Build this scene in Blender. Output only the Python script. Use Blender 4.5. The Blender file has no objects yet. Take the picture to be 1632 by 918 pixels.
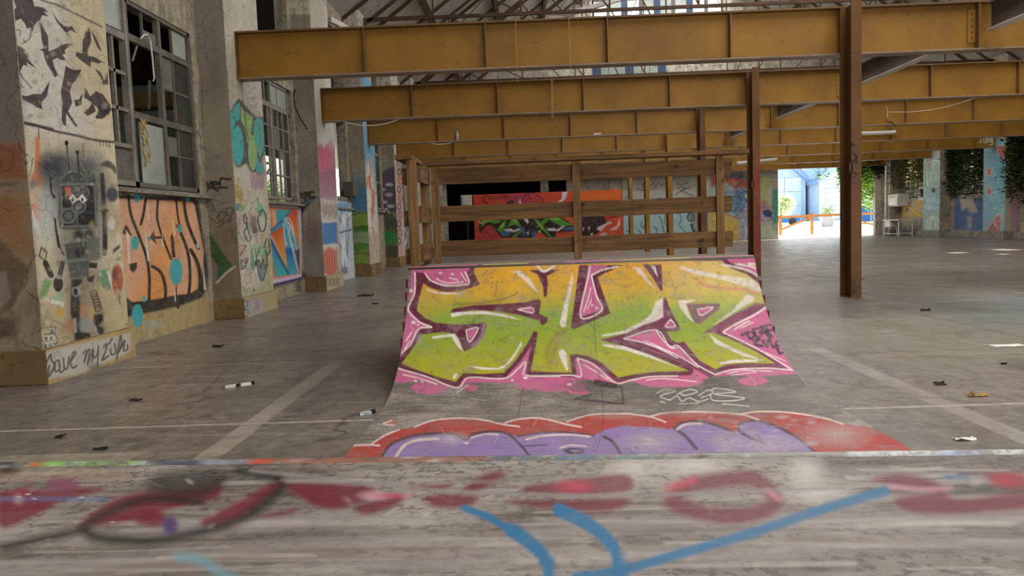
import bpy, math, random
import numpy as np
from mathutils import Matrix, Vector

random.seed(7)
scene = bpy.context.scene
COL = scene.collection

# ------------------------------------------------------------------ camera
F_PX, IMG_W, IMG_H = 1226.0, 1632, 918
CAM = np.array([0.0, 0.0, 1.5])
def _norm(v): return v / np.linalg.norm(v)
def _camera_axes(vp=(838, 357), slope=0.036):
    d = _norm(np.array([vp[0] - 816, vp[1] - 459, F_PX]))
    h = np.array([vp[0] + 1000 - 816, vp[1] - slope * 1000 - 459, F_PX])
    up = _norm(np.cross(h, d))
    if up[1] > 0: up = -up
    return np.stack([np.cross(d, up), d, up])
AX = _camera_axes()
cam_data = bpy.data.cameras.new('camera')
cam_data.sensor_width = 36.0
cam_data.lens = F_PX / IMG_W * 36.0
cam_data.clip_start = 0.05
cam_data.clip_end = 600
cam = bpy.data.objects.new('camera', cam_data)
COL.objects.link(cam)
_m = Matrix.Identity(4)
for i in range(3):
    _m[i][0] = AX[i, 0]; _m[i][1] = -AX[i, 1]; _m[i][2] = -AX[i, 2]; _m[i][3] = CAM[i]
cam.matrix_world = _m
scene.camera = cam

# ------------------------------------------------------------------ world, sun, added fill lights, exposure
SUN_TO = Vector((7.5, 2.2, 3.6)).normalized()
world = bpy.data.worlds.new('sky'); scene.world = world
world.use_nodes = True
wn = world.node_tree.nodes; wl = world.node_tree.links
wn.clear()
sky = wn.new('ShaderNodeTexSky'); sky.sky_type = 'NISHITA'; sky.sun_disc = False
sky.sun_elevation = math.radians(40); sky.sun_rotation = math.radians(72)
sky.air_density = 1.2; sky.dust_density = 7.0
bg = wn.new('ShaderNodeBackground'); bg.inputs['Strength'].default_value = 0.55
wo = wn.new('ShaderNodeOutputWorld')
wl.new(sky.outputs[0], bg.inputs[0]); wl.new(bg.outputs[0], wo.inputs[0])
sun_d = bpy.data.lights.new('sun', 'SUN'); sun_d.energy = 20.0; sun_d.angle = 0.009
sun_d.color = (1.0, 0.93, 0.82)
sun = bpy.data.objects.new('sun', sun_d); COL.objects.link(sun)
sun.rotation_euler = SUN_TO.to_track_quat('Z', 'Y').to_euler()
def fill_light(name, loc, sx, sy, rot, power):
    d = bpy.data.lights.new(name, 'AREA'); d.shape = 'RECTANGLE'; d.size = sx; d.size_y = sy
    d.energy = power; d.color = (1.0, 0.985, 0.965)
    o = bpy.data.objects.new(name, d); COL.objects.link(o)
    o.location = loc; o.rotation_euler = rot
    return o
RSL = math.atan2(10.5, 14.45)          # roof pitch
fill_light('skylight_fill', (5.6, 21, 16.05), 4.2, 54, (0, -RSL, 0), 2900)  # area lights added under the closed roof strips to stand in for daylight
fill_light('skylight_fill', (11.5, 21, 16.05), 4.2, 54, (0, RSL, 0), 2900)
# fill light added at the invented opening behind the camera to brighten the hall
fill_light('rear_fill', (7.5, -5.9, 3.0), 16, 5.6, (math.radians(-90), 0, math.radians(180)), 680)
scene.view_settings.view_transform = 'Standard'
scene.view_settings.look = 'None'
scene.view_settings.gamma = 1.0
scene.view_settings.use_curve_mapping = False
scene.view_settings.exposure = 0.38
scene.cycles.filter_width = 1.0
scene.cycles.max_bounces = 6
scene.cycles.diffuse_bounces = 3
scene.cycles.glossy_bounces = 2
scene.cycles.transparent_max_bounces = 12
scene.cycles.caustics_reflective = False
scene.cycles.caustics_refractive = False

# ------------------------------------------------------------------ colour + material helpers
def lin(c):
    return c / 12.92 if c <= 0.04045 else ((c + 0.055) / 1.055) ** 2.4
def hx(s):
    s = s.lstrip('#')
    if len(s) == 3: s = ''.join(k * 2 for k in s)
    return tuple(lin(int(s[i:i + 2], 16) / 255.0) for i in (0, 2, 4))
MATS = {}
class NT:
    """small node-tree writer"""
    def __init__(self, name):
        self.m = bpy.data.materials.new(name); self.m.use_nodes = True
        self.t = self.m.node_tree; self.t.nodes.clear()
        self.out = self.t.nodes.new('ShaderNodeOutputMaterial')
        self.b = self.t.nodes.new('ShaderNodeBsdfPrincipled')
        self.t.links.new(self.b.outputs[0], self.out.inputs[0])
        MATS[name] = self.m
    def n(self, t, **k):
        o = self.t.nodes.new(t)
        for a, v in k.items(): setattr(o, a, v)
        return o
    def l(self, a, b): self.t.links.new(a, b)
    def pos(self, scale=(1, 1, 1), obj=False):
        if obj: s = self.n('ShaderNodeTexCoord').outputs['Object']
        else: s = self.n('ShaderNodeNewGeometry').outputs['Position']
        mp = self.n('ShaderNodeMapping'); mp.inputs['Scale'].default_value = scale
        self.l(s, mp.inputs['Vector']); return mp.outputs[0]
    def noise(self, vec, scale, detail=6, rough=0.6, dist=0.0):
        o = self.n('ShaderNodeTexNoise'); o.inputs['Scale'].default_value = scale
        o.inputs['Detail'].default_value = min(detail, 6); o.inputs['Roughness'].default_value = rough
        o.inputs['Distortion'].default_value = dist
        self.l(vec, o.inputs['Vector']); return o.outputs['Fac']
    def ramp(self, fac, stops):
        o = self.n('ShaderNodeValToRGB'); e = o.color_ramp.elements
        while len(e) > 1: e.remove(e[-1])
        for i, (p, c) in enumerate(stops):
            el = e[0] if i == 0 else e.new(p)
            el.position = p
            el.color = (c, c, c, 1) if isinstance(c, (int, float)) else (*c, 1)
        self.l(fac, o.inputs[0]); return o.outputs[0]
    def mix(self, fac, a, b, mode='MIX'):
        o = self.n('ShaderNodeMix', data_type='RGBA', blend_type=mode)
        if isinstance(fac, (int, float)): o.inputs[0].default_value = fac
        else: self.l(fac, o.inputs[0])
        for v, i in ((a, 6), (b, 7)):
            if isinstance(v, tuple): o.inputs[i].default_value = (*v[:3], 1)
            else: self.l(v, o.inputs[i])
        return o.outputs[2]
    def math(self, op, a, b=0.0, c=None, clamp=False):
        o = self.n('ShaderNodeMath', operation=op, use_clamp=clamp)
        for i, v in enumerate((a, b, c)):
            if v is None: continue
            if isinstance(v, (int, float)): o.inputs[i].default_value = v
            else: self.l(v, o.inputs[i])
        return o.outputs[0]
    def bump(self, h, strength=0.3, dist=0.02):
        o = self.n('ShaderNodeBump'); o.inputs['Strength'].default_value = strength
        o.inputs['Distance'].default_value = dist
        self.l(h, o.inputs['Height']); self.l(o.outputs[0], self.b.inputs['Normal'])
    def done(self, col, rough=0.8, metal=0.0, spec=0.3):
        if isinstance(col, tuple): self.b.inputs['Base Color'].default_value = (*col[:3], 1)
        else: self.l(col, self.b.inputs['Base Color'])
        if isinstance(rough, (int, float)): self.b.inputs['Roughness'].default_value = rough
        else: self.l(rough, self.b.inputs['Roughness'])
        self.b.inputs['Metallic'].default_value = metal
        self.b.inputs['Specular IOR Level'].default_value = spec
        return self.m

def base_plaster(t, ca='#b4a98f', cb='#8d877b', cc='#6a6156'):
    p = t.pos()
    n1 = t.noise(p, 0.9, 8, 0.65, 0.4); n2 = t.noise(p, 5.0, 8, 0.7); n3 = t.noise(p, 28, 4, 0.6)
    c = t.mix(t.ramp(n1, [(0.38, 0.0), (0.62, 1.0)]), hx(ca), hx(cb))
    c = t.mix(t.ramp(n2, [(0.50, 0.0), (0.64, 0.8)]), c, hx(cc))
    c = t.mix(t.math('MULTIPLY', n3, 0.3), c, hx('#d6ccb4'))
    c = t.mix(t.ramp(t.noise(p, 14, 6, 0.8), [(0.56, 0.0), (0.62, 0.5)]), c, hx('#4d443a'))
    st = t.noise(t.pos((4, 4, 0.45)), 1.6, 8, 0.7, 0.3)
    c = t.mix(t.ramp(st, [(0.48, 0.0), (0.62, 0.6)]), c, hx(cc))
    pe = t.ramp(t.noise(p, 2.6, 12, 0.8, 1.5), [(0.545, 0.0), (0.56, 1.0)])
    c = t.mix(t.math('MULTIPLY', pe, 0.55), c, hx('#7c7264'))
    vo = t.n('ShaderNodeTexVoronoi', feature='DISTANCE_TO_EDGE'); vo.inputs['Scale'].default_value = 0.9
    nz = t.n('ShaderNodeTexNoise'); nz.inputs['Scale'].default_value = 2.2; nz.inputs['Detail'].default_value = 8
    t.l(p, nz.inputs['Vector']); vs = t.n('ShaderNodeVectorMath', operation='SCALE'); vs.inputs['Scale'].default_value = 0.9
    va = t.n('ShaderNodeVectorMath', operation='ADD'); t.l(nz.outputs['Color'], vs.inputs[0]); t.l(vs.outputs[0], va.inputs[0]); t.l(p, va.inputs[1]); t.l(va.outputs[0], vo.inputs['Vector'])
    ck = t.math('MULTIPLY', t.ramp(vo.outputs['Distance'], [(0.0, 1.0), (0.014, 0.0)]), t.ramp(n1, [(0.40, 0.0), (0.5, 0.9)]))
    c = t.mix(ck, c, hx('#3f372f'))
    t.bump(t.math('SUBTRACT', t.math('ADD', n2, t.math('MULTIPLY', n3, 0.5)), t.math('ADD', t.math('MULTIPLY', pe, 0.5), ck)), 0.5, 0.025)
    return c
def base_ply(t, ca='#8b8178', cb='#6c645d'):
    p = t.pos()
    g = t.noise(t.pos((1.2, 14, 14)), 2.2, 6, 0.6, 0.3); n = t.noise(p, 1.7, 6, 0.6)
    f = t.noise(p, 60, 3, 0.6)
    c = t.mix(t.ramp(g, [(0.42, 0.0), (0.58, 1.0)]), hx(ca), hx(cb))
    c = t.mix(t.ramp(n, [(0.45, 0.0), (0.58, 0.75)]), c, hx('#a89f95'))
    c = t.mix(t.ramp(f, [(0.52, 0.0), (0.60, 0.6)]), c, hx('#453d36'))
    c = t.mix(t.ramp(t.noise(t.pos((1, 6, 6)), 7.0, 8, 0.8), [(0.54, 0.0), (0.60, 0.6)]), c, hx('#564c43'))
    t.bump(f, 0.12, 0.004)
    return c
def base_steel(t, ca='#a07425', cb='#876122', cc='#523720'):
    p = t.pos()
    n1 = t.noise(p, 1.1, 6, 0.6); n2 = t.noise(p, 6, 8, 0.7); n3 = t.noise(t.pos((1, 1, 0.25)), 14, 5, 0.7)
    c = t.mix(t.ramp(n1, [(0.35, 0.0), (0.65, 1.0)]), hx(ca), hx(cb))
    c = t.mix(t.ramp(n2, [(0.60, 0.0), (0.74, 0.85)]), c, hx(cc))
    c = t.mix(t.ramp(n3, [(0.64, 0.0), (0.75, 0.6)]), c, hx(cc))
    t.bump(n2, 0.08, 0.006)
    return c
def base_rough(t, ca, cb, cc, scale=1.5):
    p = t.pos()
    n1 = t.noise(p, scale, 7, 0.65); n2 = t.noise(p, scale * 7, 6, 0.65)
    c = t.mix(t.ramp(n1, [(0.38, 0.0), (0.62, 1.0)]), hx(ca), hx(cb))
    c = t.mix(t.ramp(n2, [(0.55, 0.0), (0.72, 0.8)]), c, hx(cc))
    t.bump(n2, 0.2, 0.01)
    return c
def painted(t, basecol, wear=0.12, dusty=0.3, dark=0.4):
    a = t.n('ShaderNodeAttribute'); a.attribute_name = 'paint'
    p = t.pos()
    w = t.noise(p, 9, 9, 0.75); w2 = t.noise(p, 45, 4, 0.7)
    chip = t.ramp(w, [(0.545, 0.0), (0.60, 1.0)])
    chip2 = t.ramp(w2, [(0.60, 0.0), (0.64, 1.0)])
    keep = t.math('SUBTRACT', 1.0, t.math('MULTIPLY', t.math('MAXIMUM', chip, chip2), wear), clamp=True)
    tone = t.math('MULTIPLY_ADD', t.noise(p, 3.0, 5, 0.6), 0.35, 0.83)
    tn = t.n('ShaderNodeCombineColor')
    for i in range(3): t.l(tone, tn.inputs[i])
    pc = t.mix(1.0, a.outputs['Color'], tn.outputs[0], 'MULTIPLY')
    dust = t.noise(t.pos((1, 1, 2.5)), 2.3, 9, 0.8, 0.6)
    pc = t.mix(t.ramp(dust, [(0.46, 0.0), (0.60, dusty)]), pc, hx('#8f867c'))
    pc = t.mix(t.ramp(t.noise(p, 6.5, 10, 0.85, 1.2), [(0.57, 0.0), (0.61, dark)]), pc, hx('#3a332e'))
    return t.mix(t.math('MULTIPLY', a.outputs['Alpha'], keep, clamp=True), basecol, pc)

t = NT('plaster'); t.done(base_plaster(t), 0.9)
t = NT('plaster_paint'); t.done(painted(t, base_plaster(t), 0.2, 0.16, 0.3), 0.75)
t = NT('plaster_grey'); t.done(base_plaster(t, '#8f8b82', '#77736b', '#56514a'), 0.92)
t = NT('plaster_white'); t.done(base_plaster(t, '#d6d0c2', '#bfb8a9', '#8c8474'), 0.9)
t = NT('plaster_white_paint'); t.done(painted(t, base_plaster(t, '#cfc9bb', '#b3ad9f', '#857d6e'), 0.22, 0.18, 0.3), 0.8)
t = NT('plinth_ochre'); t.done(base_rough(t, '#8d7450', '#765f40', '#493a2a'), 0.9)
t = NT('plinth_paint'); t.done(painted(t, base_rough(t, '#b8a06a', '#a08a60', '#6a5a42'), 0.3), 0.85)
t = NT('ply_paint'); t.done(painted(t, base_ply(t), 0.4, 0.22, 0.35), 0.62)
t = NT('ply_fore_paint'); t.done(painted(t, base_ply(t, '#7a7069', '#5f554b'), 0.06, 0.06, 0.12), 0.55)
t = NT('ply'); t.done(base_ply(t), 0.7)
t = NT('steel_ochre'); t.done(base_steel(t), 0.55, 0.0, 0.4)
t = NT('steel_ochre_paint'); t.done(painted(t, base_steel(t), 0.2), 0.55, 0.0, 0.4)
t = NT('steel_flange'); t.done(base_steel(t, '#7d5c38', '#6f553c', '#443024'), 0.5, 0.0, 0.4)
t = NT('steel_column'); t.done(base_steel(t, '#77512a', '#5c3e22', '#32231a'), 0.6, 0.0, 0.3)
t = NT('steel_column_paint'); t.done(painted(t, base_steel(t, '#77512a', '#5c3e22', '#32231a'), 0.3), 0.6)
t = NT('steel_grey'); t.done(base_rough(t, '#6b635c', '#575049', '#3a2e26', 2.0), 0.6)
t = NT('steel_pale'); t.done(base_rough(t, '#d9d4ce', '#c9c2ba', '#94897e', 2.0), 0.5)
t = NT('steel_bottom_flange'); t.done(base_rough(t, '#9a8672', '#86715c', '#55402c', 2.0), 0.5)  # paler than the other flange steel: underside highlight put into the colour
t = NT('truss_steel'); t.done(base_rough(t, '#5b4332', '#473528', '#2c2019', 2.0), 0.7)
t = NT('roof_board'); t.done(base_rough(t, '#b9b6ae', '#a4a19a', '#7d7870', 0.6), 0.9)
t = NT('roof_skylight'); t.done(hx('#cfd2d2'), 0.5)
t = NT('purlin_wood'); t.done(base_rough(t, '#5d4630', '#493624', '#2f2318', 2.0), 0.85)
t = NT('window_wood'); t.done(base_rough(t, '#6f6a60', '#5a554c', '#332e28', 3.0), 0.85)
t = NT('window_wood_dark'); t.done(base_rough(t, '#5a564e', '#47433d', '#2e2a25', 3.0), 0.85)
t = NT('window_white'); t.done(base_rough(t, '#918d83', '#7b766c', '#4c463e', 3.0), 0.8)
t = NT('frost_glass'); t.done(base_rough(t, '#a9b0a8', '#939a92', '#6e736b', 1.2), 0.35)
t = NT('dark_glass'); t.done(base_rough(t, '#3d413d', '#2c2f2c', '#585a54', 1.2), 0.25, 0.0, 0.5)
t = NT('annex_plaster'); t.done(base_rough(t, '#9aa095', '#858b80', '#5f635a', 0.8), 0.9)
t = NT('dark_interior'); t.done(base_rough(t, '#2e2a26', '#241f1c', '#15110f', 0.8), 0.95)
t = NT('tan_wood'); t.done(base_rough(t, '#b08a55', '#977445', '#5e4527', 2.0), 0.8)
t = NT('white_paint'); t.done(base_rough(t, '#d8d6d0', '#c6c3bc', '#9a958c', 3.0), 0.5)
t = NT('rubber_black'); t.done(hx('#1c1b1a'), 0.6)
t = NT('cable_white'); t.done(hx('#d9d5cc'), 0.5)
t = NT('string'); t.done(hx('#b59a63'), 0.8)
t = NT('paper_white'); t.done(hx('#dedbd2'), 0.8)
t = NT('paper_print'); t.done(base_rough(t, '#d9d7c8', '#3f7d96', '#a63b2c', 30.0), 0.5)
t = NT('leaf_litter'); t.done(base_rough(t, '#3a3027', '#2a221c', '#171310', 20.0), 0.9)
t = NT('container_blue'); t.done(base_rough(t, '#1f5fae', '#1a57a2', '#174a88', 2.0), 0.5)
t = NT('facade_blue'); t.done(base_rough(t, '#b3cbe0', '#a8c2da', '#9cb7d0', 1.0), 0.7)
t = NT('facade_deep_blue'); t.done(base_rough(t, '#84a2cc', '#7a98c4', '#708eba', 1.0), 0.7)
t = NT('facade_white'); t.done(base_rough(t, '#e6ebf0', '#dde3ea', '#c6ced8', 1.0), 0.8)
t = NT('facade_glass'); t.done(base_rough(t, '#c4dee6', '#b4d2dd', '#a2c4d1', 0.5), 0.15, 0.0, 0.6)
t = NT('asphalt_light'); t.done(base_rough(t, '#dcd8d0', '#d2cdc4', '#c0bab0', 1.0), 0.9)
t = NT('gate_orange'); t.done(base_rough(t, '#b9824a', '#a3703c', '#6f4a27', 3.0), 0.7)
t = NT('planter_grey'); t.done(base_rough(t, '#b9bcc4', '#a8acb6', '#8a8f99', 3.0), 0.7)
t = NT('coping_steel'); t.done(painted(t, base_rough(t, '#857e77', '#5f5952', '#3d342c', 14.0), 0.85), 0.4, 0.0, 0.5)
t = NT('mullion_blue'); t.done(base_rough(t, '#3a4a66', '#31405a', '#28344a', 2.0), 0.6)
t = NT('lamp_white'); t.done(hx('#e4e2da'), 0.4)

def leafmat(name, cols):
    t = NT(name)
    oi = t.n('ShaderNodeNewGeometry')
    c = t.ramp(oi.outputs['Random Per Island'], [(i / max(1, len(cols) - 1), hx(k)) for i, k in enumerate(cols)])
    t.done(c, 0.55)
    t.b.inputs['Transmission Weight'].default_value = 0.0
    tr = t.n('ShaderNodeBsdfTranslucent'); t.l(c, tr.inputs[0])
    mx = t.n('ShaderNodeMixShader'); mx.inputs[0].default_value = 0.45
    t.l(t.b.outputs[0], mx.inputs[1]); t.l(tr.outputs[0], mx.inputs[2]); t.l(mx.outputs[0], t.out.inputs[0])
leafmat('ivy_dark', ['#1f2d16', '#2b3b1b', '#3a4d22', '#35331e'])
leafmat('ivy_bright', ['#4c7a1e', '#6d9a25', '#8bb238', '#3f6520'])
leafmat('ivy_dry', ['#5a5030', '#4d5a2a', '#6b5a38', '#3c4a22'])
leafmat('bush_pale', ['#c9d8a8', '#e0e6cf', '#a9c080', '#8fb06a'])

def wood_mat(name, axis, ca, cb, cc):
    t = NT(name)
    s = [9, 9, 9]; s[axis] = 0.55
    v = t.pos(tuple(s))
    g = t.noise(v, 2.6, 8, 0.65, 0.6); k = t.noise(t.pos(), 5.0, 3, 0.5)
    c = t.mix(t.ramp(g, [(0.36, 0.0), (0.62, 1.0)]), hx(ca), hx(cb))
    c = t.mix(t.ramp(k, [(0.66, 0.0), (0.74, 0.9)]), c, hx(cc))
    t.bump(g, 0.25, 0.006); t.done(c, 0.75)
for i, a in enumerate('xyz'):
    wood_mat('rail_wood_' + a, i, '#7a5834', '#523a20', '#2e2013')
    wood_mat('post_wood_' + a, i, '#86653f', '#624627', '#3b2917')
    wood_mat('deck_wood_' + a, i, '#a2968a', '#7d7166', '#4a4038')

def glass_mat(name, tint, amount):
    t = NT(name)
    tr = t.n('ShaderNodeBsdfTransparent'); gl = t.n('ShaderNodeBsdfGlossy'); gl.inputs['Roughness'].default_value = 0.15
    df = t.n('ShaderNodeBsdfDiffuse'); df.inputs[0].default_value = (*hx(tint), 1)
    n = t.noise(t.pos(), 2.0, 6, 0.6)
    m1 = t.n('ShaderNodeMixShader'); m1.inputs[0].default_value = 0.15
    t.l(df.outputs[0], m1.inputs[1]); t.l(gl.outputs[0], m1.inputs[2])
    m2 = t.n('ShaderNodeMixShader')
    t.l(t.math('MULTIPLY_ADD', n, 0.3, amount, clamp=True), m2.inputs[0])
    t.l(tr.outputs[0], m2.inputs[1]); t.l(m1.outputs[0], m2.inputs[2])
    t.l(m2.outputs[0], t.out.inputs[0])
glass_mat('dirty_glass', '#9aa39c', 0.18)

# floor: worn grey-brown concrete with slab joints, painted court lines, patches and cracks
t = NT('concrete_floor')
p = t.pos()
n1 = t.noise(p, 0.35, 8, 0.65, 0.5); n2 = t.noise(t.pos((1, 0.6, 1)), 2.2, 9, 0.7); n3 = t.noise(p, 40, 4, 0.7)
c = t.mix(t.ramp(n1, [(0.36, 0.0), (0.64, 1.0)]), hx('#63584e'), hx('#7c7269'))
c = t.mix(t.ramp(n2, [(0.49, 0.0), (0.62, 0.75)]), c, hx('#463e38'))
n4 = t.noise(t.pos((0.5, 3.0, 1)), 1.1, 9, 0.75, 0.8)
c = t.mix(t.ramp(n4, [(0.55, 0.0), (0.68, 0.7)]), c, hx('#9b9188'))
c = t.mix(t.ramp(n4, [(0.30, 0.65), (0.42, 0.0)]), c, hx('#4a423b'))
c = t.mix(t.math('MULTIPLY', n3, 0.3), c, hx('#a0968b'))
n5 = t.noise(t.pos((1, 0.7, 1)), 9.0, 6, 0.8, 0.5); n6 = t.noise(p, 110, 2, 0.6)
c = t.mix(t.ramp(n5, [(0.52, 0.0), (0.60, 0.55)]), c, hx('#4b433b'))
c = t.mix(t.ramp(n5, [(0.40, 0.45), (0.47, 0.0)]), c, hx('#958b80'))
c = t.mix(t.ramp(n6, [(0.60, 0.0), (0.68, 0.6)]), c, hx('#3c352f'))
sx = t.n('ShaderNodeSeparateXYZ'); t.l(t.n('ShaderNodeNewGeometry').outputs['Position'], sx.inputs[0])
X, Y = sx.outputs[0], sx.outputs[1]
wob = t.math('MULTIPLY_ADD', n2, 0.03, -0.015)
def band(v, c0, hw, soft=0.008):
    d = t.math('ABSOLUTE', t.math('SUBTRACT', t.math('ADD', v, wob), c0))
    o = t.n('ShaderNodeMapRange'); o.inputs[1].default_value = hw; o.inputs[2].default_value = hw + soft
    o.inputs[3].default_value = 1; o.inputs[4].default_value = 0
    t.l(d, o.inputs[0]); return o.outputs[0]
def rect(x0, x1, y0, y1, soft=0.02):
    return t.math('MULTIPLY', band(X, (x0 + x1) / 2, (x1 - x0) / 2, soft), band(Y, (y0 + y1) / 2, (y1 - y0) / 2, soft))
fade = t.ramp(t.noise(p, 6, 8, 0.75), [(0.34, 0.25), (0.55, 1.0)])
def lay(mask, colour, amt):
    global c
    c = t.mix(t.math('MULTIPLY', t.math('MULTIPLY', mask, fade), amt, clamp=True), c, hx(colour))
lay(rect(-2.29, -2.13, -2, 8.75), '#a79c90', 0.9)                 # wide pale strip
lay(rect(-5.0, -1.2, 5.94, 5.98, 0.01), '#b9aea2', 0.95)          # thin court line
lay(rect(2.4, 9, 5.83, 5.87, 0.01), '#b9aea2', 0.9)
lay(rect(-4.6, -1.3, 8.74, 8.78, 0.01), '#ab9c95', 0.8)
lay(rect(3.10, 3.26, -2, 8.6), '#9c9288', 0.75)
lay(rect(-4.6, -2.75, 4.6, 5.25), '#b5aa9a', 0.55)
lay(rect(6.2, 11.5, 9.6, 12.6, 1.2), '#7f9196', 0.55)             # soft bluish patch
lay(rect(4.2, 6.5, 7.5, 11.5, 1.0), '#8d8a78', 0.4)
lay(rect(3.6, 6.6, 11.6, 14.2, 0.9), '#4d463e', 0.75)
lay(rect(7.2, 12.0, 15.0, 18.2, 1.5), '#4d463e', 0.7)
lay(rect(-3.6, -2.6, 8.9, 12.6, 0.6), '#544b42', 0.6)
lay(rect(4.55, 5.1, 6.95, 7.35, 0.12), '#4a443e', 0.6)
lay(rect(-2.1, -1.2, 7.0, 9.2, 0.8), '#4a4038', 0.6)  # shade along the ramp's left side, painted into the floor as a dark patch
vo = t.n('ShaderNodeTexVoronoi', feature='DISTANCE_TO_EDGE'); vo.inputs['Scale'].default_value = 0.24
dv = t.n('ShaderNodeVectorMath', operation='ADD')
nc = t.n('ShaderNodeTexNoise'); nc.inputs['Scale'].default_value = 1.3; nc.inputs['Detail'].default_value = 6
t.l(p, nc.inputs['Vector']); sc = t.n('ShaderNodeVectorMath', operation='SCALE'); sc.inputs['Scale'].default_value = 0.9
t.l(nc.outputs['Color'], sc.inputs[0]); t.l(p, dv.inputs[0]); t.l(sc.outputs[0], dv.inputs[1]); t.l(dv.outputs[0], vo.inputs['Vector'])
crack = t.ramp(vo.outputs['Distance'], [(0.0, 1.0), (0.006, 0.0)])
c = t.mix(t.math('MULTIPLY', crack, t.ramp(n1, [(0.45, 0.0), (0.6, 0.8)])), c, hx('#37302a'))
br = t.n('ShaderNodeTexBrick'); br.offset = 0.0
for k, v in (('Scale', 1.0), ('Mortar Size', 0.012), ('Brick Width', 5.65), ('Row Height', 4.1)): br.inputs[k].default_value = v
t.l(p, br.inputs['Vector'])
c = t.mix(t.math('MULTIPLY', br.outputs['Fac'], 0.7), c, hx('#3d3630'))
t.bump(t.math('SUBTRACT', n2, t.math('MULTIPLY', crack, 1.0)), 0.10, 0.01)
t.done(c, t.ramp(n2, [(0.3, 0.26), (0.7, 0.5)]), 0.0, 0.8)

# ------------------------------------------------------------------ object helpers
def origin(o):
    v = Vector((0, 0, 0))
    while o is not None:
        v = v + Vector(o.location); o = o.parent
    return v
def tag(o, label=None, cat=None, group=None, kind=None):
    if label: o['label'] = label
    if cat: o['category'] = cat
    if group: o['group'] = group
    if kind or cat: o['kind'] = kind or 'thing'
    return o
def empty(name, loc, label=None, cat=None, group=None, kind=None):
    o = bpy.data.objects.new(name, None); COL.objects.link(o); o.location = loc
    o.empty_display_size = 0.2
    return tag(o, label, cat, group, kind)
class MB:
    def __init__(self): self.v = []; self.f = []
    def add(self, vs, fs):
        k = len(self.v); self.v += [tuple(p) for p in vs]; self.f += [tuple(i + k for i in f) for f in fs]; return self
    def box(self, x0, x1, y0, y1, z0, z1):
        return self.add([(x0, y0, z0), (x1, y0, z0), (x1, y1, z0), (x0, y1, z0), (x0, y0, z1), (x1, y0, z1), (x1, y1, z1), (x0, y1, z1)],
                        [(0, 3, 2, 1), (4, 5, 6, 7), (0, 1, 5, 4), (1, 2, 6, 5), (2, 3, 7, 6), (3, 0, 4, 7)])
    def prism(self, poly, axis, a, b):
        """extrude a 2-D polygon along an axis; polygon coordinates are the other two axes in order"""
        n = len(poly); vs = []
        for w in (a, b):
            for p in poly:
                q = list(p); q.insert(axis, w); vs.append(tuple(q))
        fs = [tuple(range(n))[::-1], tuple(range(n, 2 * n))] + [(i, (i + 1) % n, n + (i + 1) % n, n + i) for i in range(n)]
        return self.add(vs, fs)
    def bar(self, p, q, w, h=None):
        p, q = Vector(p), Vector(q); d = (q - p).normalized(); h = h or w
        u = d.cross(Vector((0, 0, 1)))
        if u.length < 1e-3: u = d.cross(Vector((0, 1, 0)))
        u.normalize(); v = u.cross(d).normalized()
        c = [(-1, -1), (1, -1), (1, 1), (-1, 1)]
        vs = [tuple(e + u * (a * w / 2) + v * (b * h / 2)) for e in (p, q) for a, b in c]
        return self.add(vs, [(0, 3, 2, 1), (4, 5, 6, 7), (0, 1, 5, 4), (1, 2, 6, 5), (2, 3, 7, 6), (3, 0, 4, 7)])
    def tube(self, pts, r, n=8):
        pts = [Vector(p) for p in pts]; k0 = len(self.v); fs = []
        for i, p in enumerate(pts):
            d = (pts[min(i + 1, len(pts) - 1)] - pts[max(i - 1, 0)]).normalized()
            u = d.cross(Vector((0.31, 0.2, 0.93)))
            if u.length < 1e-3: u = d.cross(Vector((1, 0, 0)))
            u.normalize(); v = u.cross(d)
            rr = r[i] if isinstance(r, (list, tuple)) else r
            for j in range(n):
                a = 2 * math.pi * j / n
                self.v.append(tuple(p + u * (math.cos(a) * rr) + v * (math.sin(a) * rr)))
        for i in range(len(pts) - 1):
            for j in range(n):
                self.f.append((k0 + i * n + j, k0 + i * n + (j + 1) % n, k0 + (i + 1) * n + (j + 1) % n, k0 + (i + 1) * n + j))
        self.f.append(tuple(k0 + j for j in range(n))[::-1]); e = k0 + (len(pts) - 1) * n
        self.f.append(tuple(e + j for j in range(n)))
        return self
    def build(self, name, mat, parent=None, smooth=False, bevel=0.0, loc=None):
        vs = self.v
        o0 = origin(parent) if parent else Vector((0, 0, 0))
        if loc is None:
            a = np.array(vs); lo, hi = a.min(0), a.max(0)
            loc = Vector(((lo[0] + hi[0]) / 2, (lo[1] + hi[1]) / 2, lo[2]))
        me = bpy.data.meshes.new(name)
        me.from_pydata([(p[0] - loc[0], p[1] - loc[1], p[2] - loc[2]) for p in vs], [], self.f)
        me.update()
        if smooth:
            for p in me.polygons: p.use_smooth = True
        o = bpy.data.objects.new(name, me); COL.objects.link(o)
        me.materials.append(MATS[mat])
        o.parent = parent; o.location = Vector(loc) - o0
        if bevel > 0:
            b = o.modifiers.new('bevel', 'BEVEL'); b.width = bevel; b.segments = 2; b.limit_method = 'ANGLE'
        return o
def box(name, mat, parent, x0, x1, y0, y1, z0, z1, bevel=0.0):
    return MB().box(x0, x1, y0, y1, z0, z1).build(name, mat, parent, bevel=bevel)
def twin(src, parent, wloc):
    """another piece that shares the mesh of src"""
    o = src.copy(); COL.objects.link(o); o.parent = parent
    o.location = Vector(wloc) - (origin(parent) if parent else Vector((0, 0, 0)))
    return o

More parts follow.
